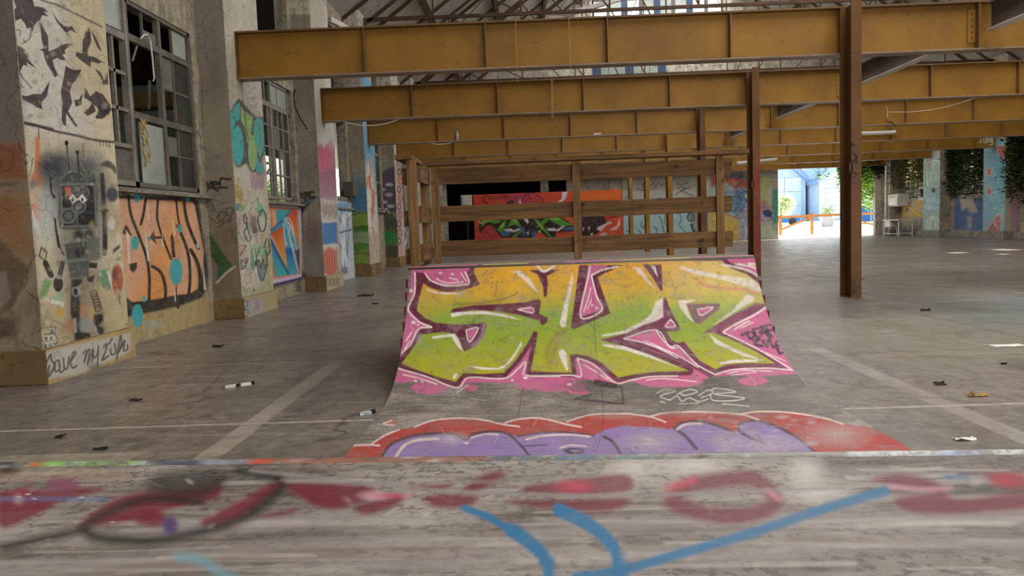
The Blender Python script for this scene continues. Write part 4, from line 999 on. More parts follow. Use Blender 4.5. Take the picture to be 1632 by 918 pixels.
# ---- foreground deck
def fore_paint(cv):
    cv.at(0, 700, 2)
    fb = lambda *p: [(x + 1632, y) for x, y in p]
    A = lambda pts, w, c, a=0.8, s=6: cv.line(pts, w, c, a, s)
    for pts in ([(0, 320), (500, 300), (900, 260), (1500, 250)], [(0, 420), (600, 380), (1100, 330), (1700, 330)], [(900, 420), (1500, 390), (2200, 360)], [(1700, 300), (2300, 260), (3264, 250)], [(2200, 380), (2800, 330), (3264, 340)]):
        A(pts, 46, '#a9a09a', 0.5, 12)
    A([(300, 420), (900, 360), (1500, 345)], 14, '#7d6c58', 0.6, 5); A([(2300, 330), (2900, 325)], 16, '#7d6c58', 0.5, 6)
    for x, y, a, b in ((2020, 90, 60, 30), (2200, 85, 90, 25), (2570, 100, 50, 40), (2600, 170, 90, 30), (1960, 140, 50, 40)): cv.ell(x, y, a, b, '#cfc6bd', 0.7, 0.7)
    # red smears
    R = '#6e0f2a'
    for pts in ([(0, 175), (60, 165), (330, 155), (200, 200), (80, 260), (0, 280)], [(250, 280), (330, 210), (440, 170), (640, 160), (700, 130), (690, 190), (560, 220), (420, 260)], [(640, 260), (760, 200), (870, 135), (900, 150), (780, 240), (690, 285)],
                [(920, 140), (1180, 150), (1150, 200), (1060, 225), (980, 200)], [(1130, 220), (1210, 190), (1320, 175), (1250, 215), (1170, 240)], [(1360, 180), (1520, 180), (1490, 215), (1380, 215)], [(1480, 155), (1560, 105), (1610, 110), (1560, 150), (1490, 170)], [(1300, 150), (1440, 140), (1400, 165)], [(820, 245), (940, 225), (900, 245)],
                [(430, 265), (480, 225), (530, 250), (500, 280)]):
        cv.poly(pts, R, 0.88, 5, smooth=True)
    cv.poly([(20, 170), (90, 150), (80, 190)], '#8d2438', 0.8, 4)
    for pts in (fb((40, 150), (150, 135), (360, 110), (360, 170), (80, 175)), fb((0, 195), (200, 195), (370, 185), (340, 225), (220, 230), (10, 205)), fb((1150, 125), (1250, 110), (1360, 140), (1420, 190), (1632, 170), (1632, 225), (1300, 235), (1220, 190), (1350, 165), (1200, 145)), fb((1500, 110), (1632, 115), (1632, 160), (1560, 150))):
        cv.poly(pts, R, 0.85, 5, smooth=True)
    cv.line(fb((510, 200), (560, 150), (680, 130), (780, 130), (840, 200), (760, 240), (640, 240), (540, 215), (510, 195)), 52, R, 0.82, 6)
    cv.ell(1632 + 200, 150, 50, 20, '#c8445f', 0.7, 0.6); cv.line(fb((500, 155), (580, 130)), 22, '#c8445f', 0.7, 5); cv.line(fb((810, 160), (850, 190)), 16, '#d98a9a', 0.7, 4)
    cv.ell(1190, 180, 40, 14, '#d9a4b0', 0.7, 0.6); cv.ell(1250, 180, 50, 8, '#b83a55', 0.7, 0.6)
    cv.line(fb((1200, 150), (1300, 160), (1400, 155)), 12, '#cf96a0', 0.7, 4); cv.ell(1632 + 1580, 130, 50, 22, '#a8283c', 0.8, 0.5)
    # black loops
    Bk = '#191718'
    cv.line([(0, 345), (120, 320), (250, 290), (330, 240), (470, 190), (640, 200)], 26, Bk, 0.85, 6); cv.line([(760, 105), (870, 120), (900, 150), (850, 200), (760, 260), (620, 300), (480, 322), (320, 315), (270, 290)], 34, Bk, 0.85, 7)
    cv.poly([(470, 130), (560, 100), (740, 105), (660, 180), (500, 175)], Bk, 0.75, 8, smooth=True); cv.poly([(0, 95), (30, 88), (70, 100), (40, 112), (0, 112)], Bk, 0.9, 4)
    cv.ell(543, 275, 26, 28, '#4b2f66', 0.9, 0.3)
    cv.ell(200, 142, 48, 22, '#7d3f5e', 0.8, 0.3); cv.line([(80, 130), (130, 165), (250, 150)], 7, '#7d3f5e', 0.7, 3); cv.line([(0, 190), (180, 190), (340, 192)], 9, '#4a6a9a', 0.7, 4)
    # light blue swoops
    Bl = '#216c96'
    cv.line([(1480, 220), (1560, 250), (1640, 300)], 24, Bl, 0.95, 2.5); cv.line(fb((0, 290), (70, 340), (110, 390), (118, 440), (110, 520)), 46, Bl, 0.95, 2.5); cv.line(fb((150, 225), (250, 275), (320, 340), (345, 415), (350, 450)), 44, Bl, 0.95, 2.5)
    cv.line(fb((1190, 165), (1000, 220), (760, 300), (500, 375), (340, 420), (200, 440)), 32, Bl, 0.9, 3.0); cv.line([(570, 375), (640, 385), (700, 425), (780, 460)], 30, '#6b9aa6', 0.75, 6); cv.line(fb((1380, 118), (1450, 120)), 10, Bl, 0.8, 4)
    cv.line([(800, 100), (1100, 130), (1500, 170), (2000, 180), (2300, 168), (2700, 155)], 12, '#8d8580', 0.75, 2.5)
    cv.line([(900, 130), (1300, 145), (1900, 115)], 9, '#8d8580', 0.6, 3)
    for x, y in ((60, 185), (90, 175), (110, 188), (260, 185), (360, 265), (1500, 250)): cv.ell(x, y, 4, 4, '#d9cdb4', 0.9)
    cv.line([(0, 118), (200, 112), (400, 110)], 22, '#a0855f', 0.4, 6)
_fp = fore_paint
def fore_paint(cv):
    cv.at(0, 0, 1); r = random.Random(9)
    for i in range(170):
        x = r.uniform(-60, 1632); y = r.uniform(742, 925); L = r.uniform(60, 380); k = r.uniform(-.05, .02)
        cv.line([(x, y), (x + L * .5, y + L * .5 * k + r.gauss(0, 2)), (x + L, y + L * k)], r.uniform(1.5, 9), r.choice(['#b5aca4', '#c2b9b0', '#6f6254', '#8a7c6c', '#5d5146', '#a89e96']), r.uniform(.15, .5), r.uniform(1, 3))
    _fp(cv)
    cv.grime(41, 260, ['#a89e95', '#c4bbb2', '#6a5d50', '#4a4038'], (1.5, 9), (.1, .45), 60)
mural('deck_paint', 'ply_fore_paint', fr, fore_surf, 520, 200, fore_paint, 'ply sheet smeared with dark red, black and light blue paint')
def cop_surf(u, v):
    x = -1.92 + 3.84 * u; a = math.pi * 2 * v
    d = -0.006 + 0.019 * np.cos(a); z = 1.046 + 0.019 * np.sin(a)
    return np.stack([x * math.cos(yaw) + d * math.sin(yaw), 1.412 + x * math.sin(yaw) - d * math.cos(yaw), z], 1)
def cop_paint(cv):
    cv.at(0, 700, 2)
    for x0, x1, c, a in ((0, 60, '#2a2a28', .9), (60, 100, '#a8a79a', .8), (95, 135, '#c9702a', .95), (140, 450, '#8fc455', .95), (450, 490, '#a3b8b0', .8), (490, 640, '#2f4463', .9), (640, 790, '#8a9aa8', .8), (790, 870, '#c9532f', .95), (870, 1560, '#a5583e', .85), (1560, 1700, '#4a5a78', .85),
                         (1700, 1780, '#8a9a94', .8), (1780, 1900, '#3a6f9c', .9), (1900, 2100, '#7f9a94', .8), (2100, 2420, '#9a9486', .6), (2420, 2700, '#a59c90', .5), (2700, 3264, '#d6d6d6', .8), (3000, 3130, '#5a70b0', .6)):  # light grey right end is the pipe's highlight laid on as colour
        cv.poly([(x0, -200), (x1, -200), (x1, 400), (x0, 400)], c, a * 0.85, 9)
    r = random.Random(5)
    for i in range(260):
        x = r.uniform(0, 3264); cv.ell(x, r.uniform(60, 100) - x * 0.012, r.uniform(4, 26), r.uniform(2, 6), r.choice(['#6b6158', '#3a342f', '#a59c92', '#c9c4bc', '#7d5a48', '#4f6480']), r.uniform(.4, .9), 0.5)
mural('coping', 'coping_steel', fr, cop_surf, 420, 16, cop_paint, 'steel pipe edge banded with lime, orange and blue paint', True)

def xface(x, y0, y1, z0, z1): return rectsurf((x, y0, z0), (x, y1, z0), (x, y0, z1))
def yface(y, x0, x1, z0, z1): return rectsurf((x0, y, z0), (x1, y, z0), (x0, y, z1))
# ---------------------------------------------------------------- pier with crows and stencil robot
CROW = '#33262d'
def pier1_paint(cv):
    cv.at(0, 0, 1)
    cv.poly([(0, -90), (90, -90), (120, 130), (185, 210), (190, 240), (40, 215)], '#d2cfc4', 0.85, 14)
    cv.poly([(90, -90), (190, -90), (215, 600), (180, 560), (150, 200), (120, 120)], '#d6c9a2', 0.7, 14)
    cv.poly([(30, 205), (190, 235), (205, 400), (60, 500)], '#d2c9ae', 0.7, 12)
    cv.poly([(60, 470), (205, 440), (212, 545), (66, 570)], '#c4b48c', 0.7, 10)
    cv.at(0, 0, 5.736)
    B = lambda p, s=1.0: cv.poly(p, CROW, 0.95, 0.5)
    B([(120, 90), (150, 70), (125, 0), (120, -260), (260, -260), (300, 0), (315, 55), (400, 70), (440, 110), (400, 110), (445, 150), (385, 140), (370, 180), (340, 200), (310, 240), (295, 300), (280, 250), (245, 265), (230, 220), (190, 170), (150, 190), (120, 180)])
    B([(350, 190), (385, 230), (440, 330), (445, 470), (520, 440), (560, 410), (600, 400), (660, 400), (600, 430), (640, 420), (590, 460), (600, 490), (570, 500), (605, 550), (560, 550), (520, 530), (480, 550), (500, 620), (540, 700), (520, 690), (500, 710), (470, 650), (430, 590), (405, 520), (395, 470), (360, 455), (400, 440), (380, 360), (370, 260)])
    B([(140, 420), (190, 425), (240, 470), (215, 470), (280, 540), (240, 520), (330, 625), (270, 590), (240, 570), (255, 610), (215, 590), (190, 640), (180, 665), (160, 650), (150, 560)])
    B([(465, 90), (540, 200), (590, 240), (660, 240), (695, 300), (640, 275), (620, 300), (645, 345), (600, 300), (560, 250), (520, 200)])
    B([(755, 440), (755, 380), (770, 330), (785, 270), (795, 300), (805, 245), (830, 300), (835, 380), (800, 470), (805, 510), (860, 520), (960, 575), (910, 570), (920, 585), (830, 565), (830, 615), (790, 590), (750, 560), (690, 510), (700, 475), (750, 490)])
    B([(830, 270), (870, 330), (920, 440), (925, 470), (910, 460), (890, 430), (865, 380)])
    B([(865, 625), (920, 660), (955, 740), (985, 655), (990, 770), (940, 785), (930, 760), (940, 740), (900, 680)])
    cv.line([(180, 660), (215, 720), (250, 760), (290, 805)], 10, CROW, 0.9); cv.line([(170, 700), (190, 780), (215, 800)], 8, CROW, 0.9); cv.line([(135, 275), (185, 280), (180, 330)], 9, CROW, 0.9); cv.line([(280, 270), (275, 345), (200, 400)], 9, CROW, 0.9); cv.line([(210, 360), (245, 395)], 8, CROW)
    cv.line([(300, -60), (380, 0), (520, 45), (720, 140), (930, 245)], 15, CROW, 0.85, 0.8)
    cv.at(0, 0, 2.87)
    B([(300, 300), (318, 312), (340, 320), (375, 318), (345, 370), (330, 385), (320, 420), (330, 470), (312, 510), (355, 578), (345, 580), (318, 540), (303, 520), (302, 578), (290, 570), (281, 550), (285, 470), (278, 420), (290, 360)])
    B([(90, 432), (120, 440), (150, 430), (190, 430), (228, 368), (215, 440), (188, 470), (195, 500), (165, 490), (150, 478), (100, 455)])
    B([(390, 400), (412, 440), (440, 418), (480, 450), (512, 500), (480, 535), (465, 545), (435, 540), (455, 500), (430, 480), (438, 510), (400, 532), (385, 515), (410, 490), (420, 470), (385, 445)])
    B([(340, 458), (360, 455), (378, 425), (372, 480), (345, 488)]); B([(435, 415), (470, 430), (505, 480), (500, 520), (460, 540), (448, 500)])
    cv.line([(105, 560), (170, 575), (240, 597), (350, 620), (430, 640), (520, 650)], 12, CROW, 0.9, 0.8); cv.line([(105, 562), (240, 590)], 14, CROW, 0.8, 1.2)
    for x in (455, 470, 485, 500): cv.line([(x, 645), (x + 3, 668)], 4, CROW, 0.8)
    cv.line([(176, 585), (178, 640)], 5, CROW, 0.9)
    # ---- robot
    cv.at(0, 200, 4.59)
    cv.poly([(260, 85), (290, 120), (305, 330), (330, 380), (330, 460), (290, 460), (230, 420), (225, 360), (250, 330), (255, 180)], '#cf7a45', 0.9, 2, smooth=True); cv.poly([(230, 580), (280, 560), (310, 600), (300, 700), (260, 690)], '#cf7a45', 0.9, 1.5, smooth=True); cv.poly([(310, 440), (320, 560), (230, 570), (210, 480)], '#cdae84', 0.8, 2)
    cv.poly([(180, 500), (200, 530), (300, 760), (290, 820), (200, 640)], '#d9d6d2', 0.9, 1); cv.line([(185, 440), (220, 350), (240, 240)], 7, '#2b2b2b', 0.7)
    cv.ell(235, 430, 30, 35, '#5b6f7a', 0.8, 0.5)
    cv.ell(540, 420, 230, 240, '#5f676b', 0.88, 0.4); cv.ell(350, 640, 80, 190, '#c3cac8', 0.85, 0.5); cv.ell(380, 330, 90, 120, '#454d54', 0.8, 0.6); cv.ell(700, 560, 60, 260, '#8a9090', 0.6, 0.7); cv.ell(600, 830, 170, 140, '#868d8a', 0.75, 0.6)
    cv.ell(360, 290, 70, 80, '#2b3138', 0.85, 0.5); cv.ell(430, 260, 80, 40, '#39424a', 0.8, 0.5); cv.ell(640, 310, 70, 60, '#4a5055', 0.6, 0.6); cv.poly([(730, 290), (790, 255), (850, 310), (845, 355), (815, 320), (770, 300)], '#2b2b2c', 0.85, 1.5, smooth=True)
    cv.ell(575, 560, 190, 240, '#202427', 0.6, 0.7)
    cv.at(30, 380, 4.59); cv.ell(430, 200, 120, 200, '#2a2e30', 0.55, 0.7); cv.ell(430, 540, 75, 230, '#242425', 0.55, 0.7); cv.ell(580, 620, 45, 120, '#242425', 0.5, 0.7); cv.at(0, 200, 4.59)
    K = '#121214'
    cv.poly([(440, 400), (480, 350), (560, 330), (650, 345), (700, 400), (710, 700), (690, 745), (470, 760), (430, 700)], '#3f4548', 0.95, 1.5, smooth=True)
    cv.poly([(445, 440), (680, 430), (700, 720), (465, 735)], K, 0.92, 1.0)
    cv.line([(440, 430), (690, 430)], 20, '#6a6f70', 0.95); cv.line([(440, 430), (460, 740)], 15, '#6a6f70', 0.95, smooth=False); cv.line([(690, 430), (705, 735)], 13, '#6a6f70', 0.95); cv.line([(460, 740), (710, 735)], 13, '#6a6f70', 0.95); cv.line([(440, 400), (500, 345), (580, 340), (640, 400)], 12, '#6a6f70', 0.9)
    for x, y, r in ((575, 590, 55), (500, 660, 60), (610, 490, 45), (545, 480, 35)):
        cv.ell(x, y, r, r, '#6a6f70', 0.95, 0.1); cv.ell(x, y, r * 0.72, r * 0.72, K, 0.95, 0.12); cv.ell(x, y, r * 0.5, r * 0.5, '#5c6264', 0.95, 0.12)
    cv.poly([(470, 450), (510, 450), (530, 520), (490, 520)], '#c46a5a', 0.9, 1); cv.line([(520, 370), (530, 420)], 10, '#6a6f70'); cv.line([(565, 600), (565, 740)], 9, '#6a6f70')
    for x in (530, 600): cv.poly([(x - 30, 535), (x, 500), (x + 40, 545), (x + 5, 572)], '#d6d8d4', 0.98, 0.8); cv.ell(x + 2, 543, 8, 14, K)
    cv.line([(560, 540), (572, 540)], 12, '#d6d8d4')
    cv.line([(487, 130), (505, 320)], 10, K); cv.ell(487, 128, 14, 20, K); cv.line([(567, 200), (577, 350)], 10, K); cv.ell(566, 198, 13, 16, K); cv.line([(605, 140), (612, 230)], 9, '#45423a', 0.8, 1.5)
    cv.line([(370, 380), (375, 480), (395, 525)], 13, K); cv.line([(400, 680), (420, 830), (430, 890)], 14, K); cv.ell(395, 522, 10, 12, K)
    cv.line([(745, 360), (755, 480), (760, 600)], 32, K, 0.92, 1.0); cv.ell(766, 625, 30, 18, K); cv.line([(765, 640), (770, 900)], 34, K, 0.92, 1.0); cv.ell(820, 505, 44, 55, '#3a434c', 0.95, 0.2)
    cv.ell(830, 700, 60, 100, '#a9987a', 0.7, 0.3); cv.ell(815, 720, 26, 45, '#d6d5cf', 0.9, 0.3)
    cv.ell(575, 805, 35, 40, K, 0.9, 0.4); cv.ell(650, 800, 35, 40, '#2b2b2b', 0.9, 0.3)
    cv.at(30, 380, 4.59)
    cv.poly([(335, 40), (500, 20), (515, 280), (380, 290), (350, 150)], '#39403f', 0.92, 1.5); cv.poly([(345, 150), (505, 140), (505, 165), (350, 180)], '#707673', 0.9, 1.0)
    for i in range(9): cv.line([(360 + i * 17, 180), (375 + i * 15, 285)], 3.5, '#7f8784', 0.7, 0.5, smooth=False); cv.line([(345 + i * 17, 40), (352 + i * 17, 140)], 3, '#6d7472', 0.6, 0.5, smooth=False)
    cv.ell(445, 100, 36, 40, '#23282a', 0.9, 0.2); cv.poly([(500, 0), (590, -10), (600, 150), (510, 170)], '#4a5150', 0.7, 2.5); cv.poly([(510, 175), (575, 180), (570, 220), (512, 215)], K, 0.95, 0.8); cv.poly([(495, 290), (560, 265), (540, 320), (510, 315)], K, 0.95, 0.8)
    cv.line([(150, 130), (165, 65), (205, 100), (190, 165), (150, 130)], 10, K, 0.95, smooth=False); cv.line([(195, 180), (235, 270)], 42, '#1f2022', 0.95); cv.line([(320, 180), (300, 270)], 36, '#2e3133', 0.9); cv.ell(288, 335, 36, 56, K, 0.97, 0.1); cv.ell(292, 285, 18, 14, '#9aa09e', 0.9)
    cv.line([(285, -20), (300, 60), (330, 120)], 10, K); cv.line([(630, -20), (625, 110)], 34, '#232526', 0.9); cv.poly([(740, 40), (690, 80), (690, 110), (740, 70)], '#1f1f1f', 0.9, 1.5)
    cv.poly([(190, 290), (250, 310), (200, 420), (140, 455)], '#5f9a52', 0.85, 2.5); cv.poly([(230, 430), (310, 390), (325, 460), (225, 440)], '#8fb89a', 0.8, 2); cv.poly([(190, 440), (330, 465), (330, 500), (215, 465)], '#dcdad0', 0.85, 1.5)
    cv.poly([(580, 240), (640, 220), (680, 370), (640, 385), (600, 340)], '#4f8f6a', 0.85, 1.5); cv.poly([(640, 240), (665, 240), (700, 390), (685, 385)], '#dcdad0', 0.8, 1); cv.ell(720, 300, 42, 110, '#a8502f', 0.92, 0.15); cv.ell(700, 260, 18, 45, '#3a3a4a', 0.7, 0.5); cv.line([(735, 410), (738, 470)], 6, '#3a2a2a')
    cv.poly([(385, 300), (465, 295), (470, 360), (440, 430), (450, 480), (450, 680), (520, 690), (530, 740), (405, 770), (400, 600), (375, 550), (380, 430)], '#1a1a1b', 0.95, 1.8)
    cv.ell(418, 390, 32, 38, '#8a8d88', 0.9, 0.1); cv.ell(418, 390, 20, 25, '#1a1a1b', 0.95, 0.2); cv.poly([(395, 590), (420, 580), (425, 690), (405, 690)], '#a9aaa2', 0.8, 1)
    for i in range(6): cv.line([(525 + i * 6, 395 + i * 22), (560 + i * 6, 380 + i * 22), (575 + i * 6, 410 + i * 22), (535 + i * 6, 425 + i * 22), (525 + i * 6, 400 + i * 22)], 7, '#3a2018', 0.95)
    cv.poly([(550, 560), (610, 550), (620, 600), (580, 640), (625, 660), (620, 700), (590, 725), (570, 680), (545, 600)], '#1f1f20', 0.95, 1.6); cv.poly([(545, 640), (565, 640), (585, 720), (560, 725)], '#b5b0a4', 0.8, 1.5)
    cv.poly([(285, 500), (330, 540), (290, 580), (265, 555)], '#caa22e', 0.9, 1.0); cv.poly([(450, 490), (480, 480), (470, 590), (450, 580)], '#c9735a', 0.8, 2.0); cv.poly([(520, 500), (545, 510), (540, 590), (515, 570)], '#cf9a4a', 0.8, 2.0); cv.ell(490, 630, 50, 45, '#8d9ea3', 0.7, 0.6); cv.ell(360, 640, 40, 40, '#b8735a', 0.6, 0.7)
    cv.ell(130, 487, 27, 47, '#2a5f9c', 0.97, 0.08); cv.ell(108, 400, 15, 26, '#2a5f9c', 0.97, 0.1); cv.ell(93, 347, 8, 12, '#2a5f9c', 0.9, 0.1)
    for x, y, w, h in ((185, 710, 45, 42), (228, 705, 40, 42), (190, 765, 42, 45), (232, 760, 42, 45), (240, 655, 34, 42)): cv.poly([(x, y), (x + w, y - 6), (x + w, y + h - 6), (x, y + h)], '#c9c8c2', 0.95, 0.6)
    for p in ([(195, 745), (195, 722), (208, 725), (197, 735), (209, 748)], [(228, 742), (236, 718), (246, 740)], [(240, 690), (240, 668), (240, 680), (250, 668), (242, 680), (252, 690)], [(190, 800), (192, 778), (204, 778), (192, 790), (206, 802)], [(225, 772), (226, 795), (240, 795), (241, 772)], [(255, 770), (282, 768), (268, 768), (269, 795)]): cv.line(p, 7, K, 0.95, 0.5, smooth=False)
    cv.line([(190, 705), (260, 695), (285, 740), (280, 770)], 7, K, 0.9, smooth=False); cv.line([(230, 645), (268, 650), (262, 700)], 7, K, 0.9, smooth=False)
    cv.line([(180, 600), (190, 650), (235, 640), (250, 600), (300, 620), (335, 645)], 5, '#4a4038', 0.7)
_p1 = pier1_paint
def pier1_paint(cv):
    _p1(cv); cv.grime(51, 260, ['#b5a988', '#8a7d68', '#d2c9b4', '#6b6052'], (.6, 5), (.2, .6), 60)
    cv.at(0, 200, 4.59); cv.daubs(52, 50, (330, 230, 740, 900), ['#141618', '#1c1f21', '#2a2e30', '#7a8280'], 22, 6, .4)
mural('mural', 'plaster_paint', PIERS[1], xface(-5.097, 7.90, 9.63, 0.375, 4.75), 165, 620, pier1_paint, 'crow, cat and robot stencils over pale plaster')
def plinth1(cv):
    cv.at(0, 480, 5.736); cv.poly([(380, 470), (700, 395), (1190, 290), (1195, 460), (900, 590), (680, 680), (400, 720)], '#bdbcb8', 0.8, 2.5)
    K = '#3c3a3a'
    L = lambda *p, w=15: cv.line(list(p), w, K, 0.92, 0.8)
    L((345, 720), (400, 620), (460, 490), (470, 540), (500, 580), (470, 650), (440, 690), (450, 590), w=18); L((530, 540), (500, 570), (505, 640), (545, 620), (540, 540), (550, 650), (580, 630)); L((580, 520), (590, 620), (620, 600), (630, 510)); L((640, 560), (690, 480), (670, 470), (645, 560), (665, 610), (700, 590))
    L((760, 480), (790, 450), (770, 560), (800, 460), (820, 450), (800, 580), (850, 440), (840, 560), w=13); L((850, 450), (860, 520), (890, 480), (900, 410), (890, 600), w=13)
    L((945, 420), (980, 390), (960, 470), (935, 540), (990, 500), w=16); L((1010, 440), (1020, 490), (1050, 480)); L((1000, 390), (1025, 340)); L((1050, 390), (1060, 470)); L((1065, 540), (1100, 320), (1110, 390), (1080, 470), (1120, 400)); L((1120, 400), (1140, 360), (1130, 450), (1165, 440), (1165, 400))
    cv.ell(870, 600, 70, 30, '#5a5048', 0.6, 0.6)
mural('mural', 'plinth_paint', PIERS[1], xface(-5.052, 7.86, 9.67, 0.0, 0.37), 150, 60, plinth1, 'grey plinth lettered in dark script')
def pier1_side(cv):
    cv.at(0, 200, 2.1857)
    cv.fill('#7d6a50', 0.55)
    cv.poly([(-80, -500), (70, -500), (75, 60), (-80, 60)], '#76706a', 0.85, 10)
    cv.poly([(-80, 60), (80, 60), (95, 190), (-80, 185)], '#8c4f2c', 0.85, 6); cv.line([(0, 80), (40, 90), (45, 140), (10, 160), (0, 120)], 10, '#6b3c26', 0.7, 2)
    cv.poly([(-80, 235), (90, 235), (110, 450), (-80, 430)], '#94683a', 0.8, 12); cv.poly([(-80, 380), (0, 400), (105, 500), (40, 650), (-80, 660)], '#6b5648', 0.9, 4); cv.poly([(-80, 500), (20, 510), (40, 600), (0, 640), (-80, 650)], '#8f867c', 0.9, 3)
    cv.poly([(40, 640), (110, 520), (112, 560), (60, 640)], '#9d8f80', 0.8, 3); cv.poly([(-80, 660), (60, 680), (50, 740), (-80, 740)], '#4f4032', 0.8, 5)
    cv.ell(20, 205, 40, 6, '#4a3a2c', 0.7, 0.6); cv.ell(20, 770, 40, 5, '#b5a68c', 0.6, 0.6)
mural('side_paint', 'plaster_paint', PIERS[1], yface(7.886, -5.6, -5.1, 0.375, 4.75), 40, 260, pier1_side)
def pier2_side(cv):
    cv.at(180, 290, 3.827)
    cv.fill('#857d6f', 0.5)
    cv.poly([(450, -1200), (740, -1200), (740, 150), (450, 150)], '#8d8779', 0.6, 25); cv.poly([(560, 250), (760, 250), (760, 700), (590, 700)], '#7a6a52', 0.7, 18)
    cv.ell(660, -350, 80, 200, '#a39a80', 0.5, 0.7); cv.ell(620, -650, 60, 150, '#6f6b63', 0.6, 0.7)
    cv.poly([(510, 200), (560, 200), (580, 300), (735, 520), (640, 610), (650, 530), (560, 400), (545, 370)], '#2f5a24', 0.95, 1.2); cv.poly([(640, 520), (735, 520), (635, 605)], '#2d6a4a', 0.95, 1.0); cv.line([(740, 518), (690, 555), (635, 612)], 14, '#cfcabf', 0.95, 0.7, smooth=False); cv.line([(512, 205), (540, 330), (555, 390)], 14, '#cfcabf', 0.9, 0.8)
    K = '#25211f'
    T = lambda *p, w=14: cv.line(list(p), w, K, 0.95, 0.6)
    T((485, 45), (505, 5), (540, 0), (515, 35), (545, 30), (550, 0)); T((545, 35), (565, 0), (580, 30), (600, 0), (610, 35)); T((610, 20), (645, 10), (615, 0), (610, 30), (650, 38)); T((700, -15), (660, -20), (655, 30), (700, 35)); T((565, 55), (600, 35), (640, 55)); cv.ell(715, -18, 8, 8, K)
    cv.line([(590, 215), (640, 250), (690, 200), (660, 180), (640, 230), (720, 240), (690, 170), (730, 160), (720, 210), (650, 270)], 11, '#4a3434', 0.7, 1.2); cv.line([(600, 200), (620, 170), (610, 140)], 7, '#4a3434', 0.6, 1.0); cv.line([(700, 300), (740, 290), (720, 330), (745, 350)], 7, '#4a3434', 0.6, 1.0); cv.line([(640, 70), (680, 90), (660, 110)], 5, '#6f6457', 0.7, 0.8)
    cv.line([(545, -640), (548, 60)], 4, '#4b453c', 0.7, 0.7); cv.line([(500, -620), (548, -600)], 4, '#4b453c', 0.6, 0.7)
mural('side_paint', 'plaster_paint', PIERS[2], yface(13.546, -5.6, -5.1, 0.375, 6.2), 80, 420, pier2_side, 'shaded pier side with green arrow and black tags')
# ---------------------------------------------------------------- orange lettering under the big window
def orange_paint(cv):
    cv.at(180, 290, 3.827)
    cv.poly([(0, 780), (600, 690), (600, 900), (0, 980)], '#b09a5c', 0.7, 10)
    cv.poly([(-60, 85), (500, 88), (525, 130), (560, 400), (582, 560), (572, 650), (545, 705), (420, 752), (300, 782), (60, 830), (-60, 830)], '#201c1b', 0.96, 2.0)
    def oc(x, y):
        X, Y = (x - 180) * 3.827, (y - 290) * 3.827
        w = np.clip(0.5 + 0.5 * np.sin(X / 62 + Y / 210 + 0.8) + (Y - 420) / 900 + (X - 320) / 900 - 0.35, 0, 1)[:, None]
        return np.array(hx('#dba684')) * (1 - w) + np.array(hx('#de9440')) * w
    cv.poly([(-60, 100), (40, 100), (250, 108), (480, 120), (497, 140), (530, 300), (555, 430), (535, 640), (470, 680), (380, 690), (310, 705), (240, 718), (120, 732), (60, 690), (-60, 700)], None, 1.0, 1.2, fn=oc)
    K = '#1d1918'
    L = lambda *p, w=10: cv.line(list(p), w * 1.4, K, 0.98, 0.5)
    L((95, 85), (110, 200), (160, 330), (205, 460), (222, 580), (220, 720), w=13); L((200, 105), (185, 200), (170, 258), w=12); L((275, 105), (270, 220), (300, 330), (355, 470), w=10); L((385, 110), (395, 200), (405, 260), w=9); L((405, 290), (445, 390), (465, 480), (470, 600), (462, 690), w=13); L((432, 110), (450, 230), (490, 340), (520, 405), w=14)
    L((475, 415), (510, 480), (530, 560), (530, 670), w=16); L((240, 515), (290, 550), (318, 630), (320, 715), w=14); cv.poly([(350, 340), (360, 310), (372, 350), (382, 460), (362, 460)], K, 0.97, 0.6); cv.poly([(225, 340), (248, 295), (255, 330), (298, 332), (298, 345), (258, 348), (266, 382)], K, 0.97, 0.6); cv.poly([(60, 305), (75, 262), (90, 270), (118, 330), (95, 320), (60, 318)], K, 0.97, 0.7); cv.poly([(98, 500), (148, 490), (145, 530), (125, 555), (105, 535)], K, 0.97, 0.7); cv.poly([(375, 248), (405, 270), (410, 300), (395, 285)], K, 0.95, 0.6); L((385, 620), (388, 700), w=5); L((385, 730), (398, 765), w=11)
    for p in ([(78, 290), (100, 320), (108, 500), (95, 500)], [(195, 270), (225, 480), (212, 485), (200, 380)], [(210, 130), (225, 225), (212, 235)], [(362, 210), (383, 320), (372, 330)], [(545, 460), (570, 655), (555, 660)], [(370, 630), (385, 720), (378, 735)], [(298, 300), (310, 395), (300, 390)], [(510, 330), (525, 400), (515, 410)]): cv.poly(p, '#dcd6cc', 0.95, 0.7)
    for x, y, a, b in ((135, 372, 23, 43), (385, 545, 40, 82), (148, 95, 20, 30), (457, 102, 14, 20), (410, 285, 14, 25), (150, 815, 35, 70), (190, 712, 11, 22), (220, 345, 10, 14), (187, 97, 8, 10), (506, 392, 7, 12)): cv.ell(x, y, a, b, '#3aa9b0', 0.97, 0.05)
    cv.line([(190, 860), (220, 850), (210, 890), (240, 860), (245, 915)], 8, '#7fb0b5', 0.75, 1.2); cv.line([(250, 850), (260, 890), (270, 850), (285, 890), (295, 840)], 7, '#8fb5b8', 0.7, 1.2)
mural('mural', 'plaster_paint', wall_left, xface(-5.594, 9.98, 13.5, 0.0, 2.15), 190, 250, orange_paint, 'orange and black throw-up with turquoise spots')
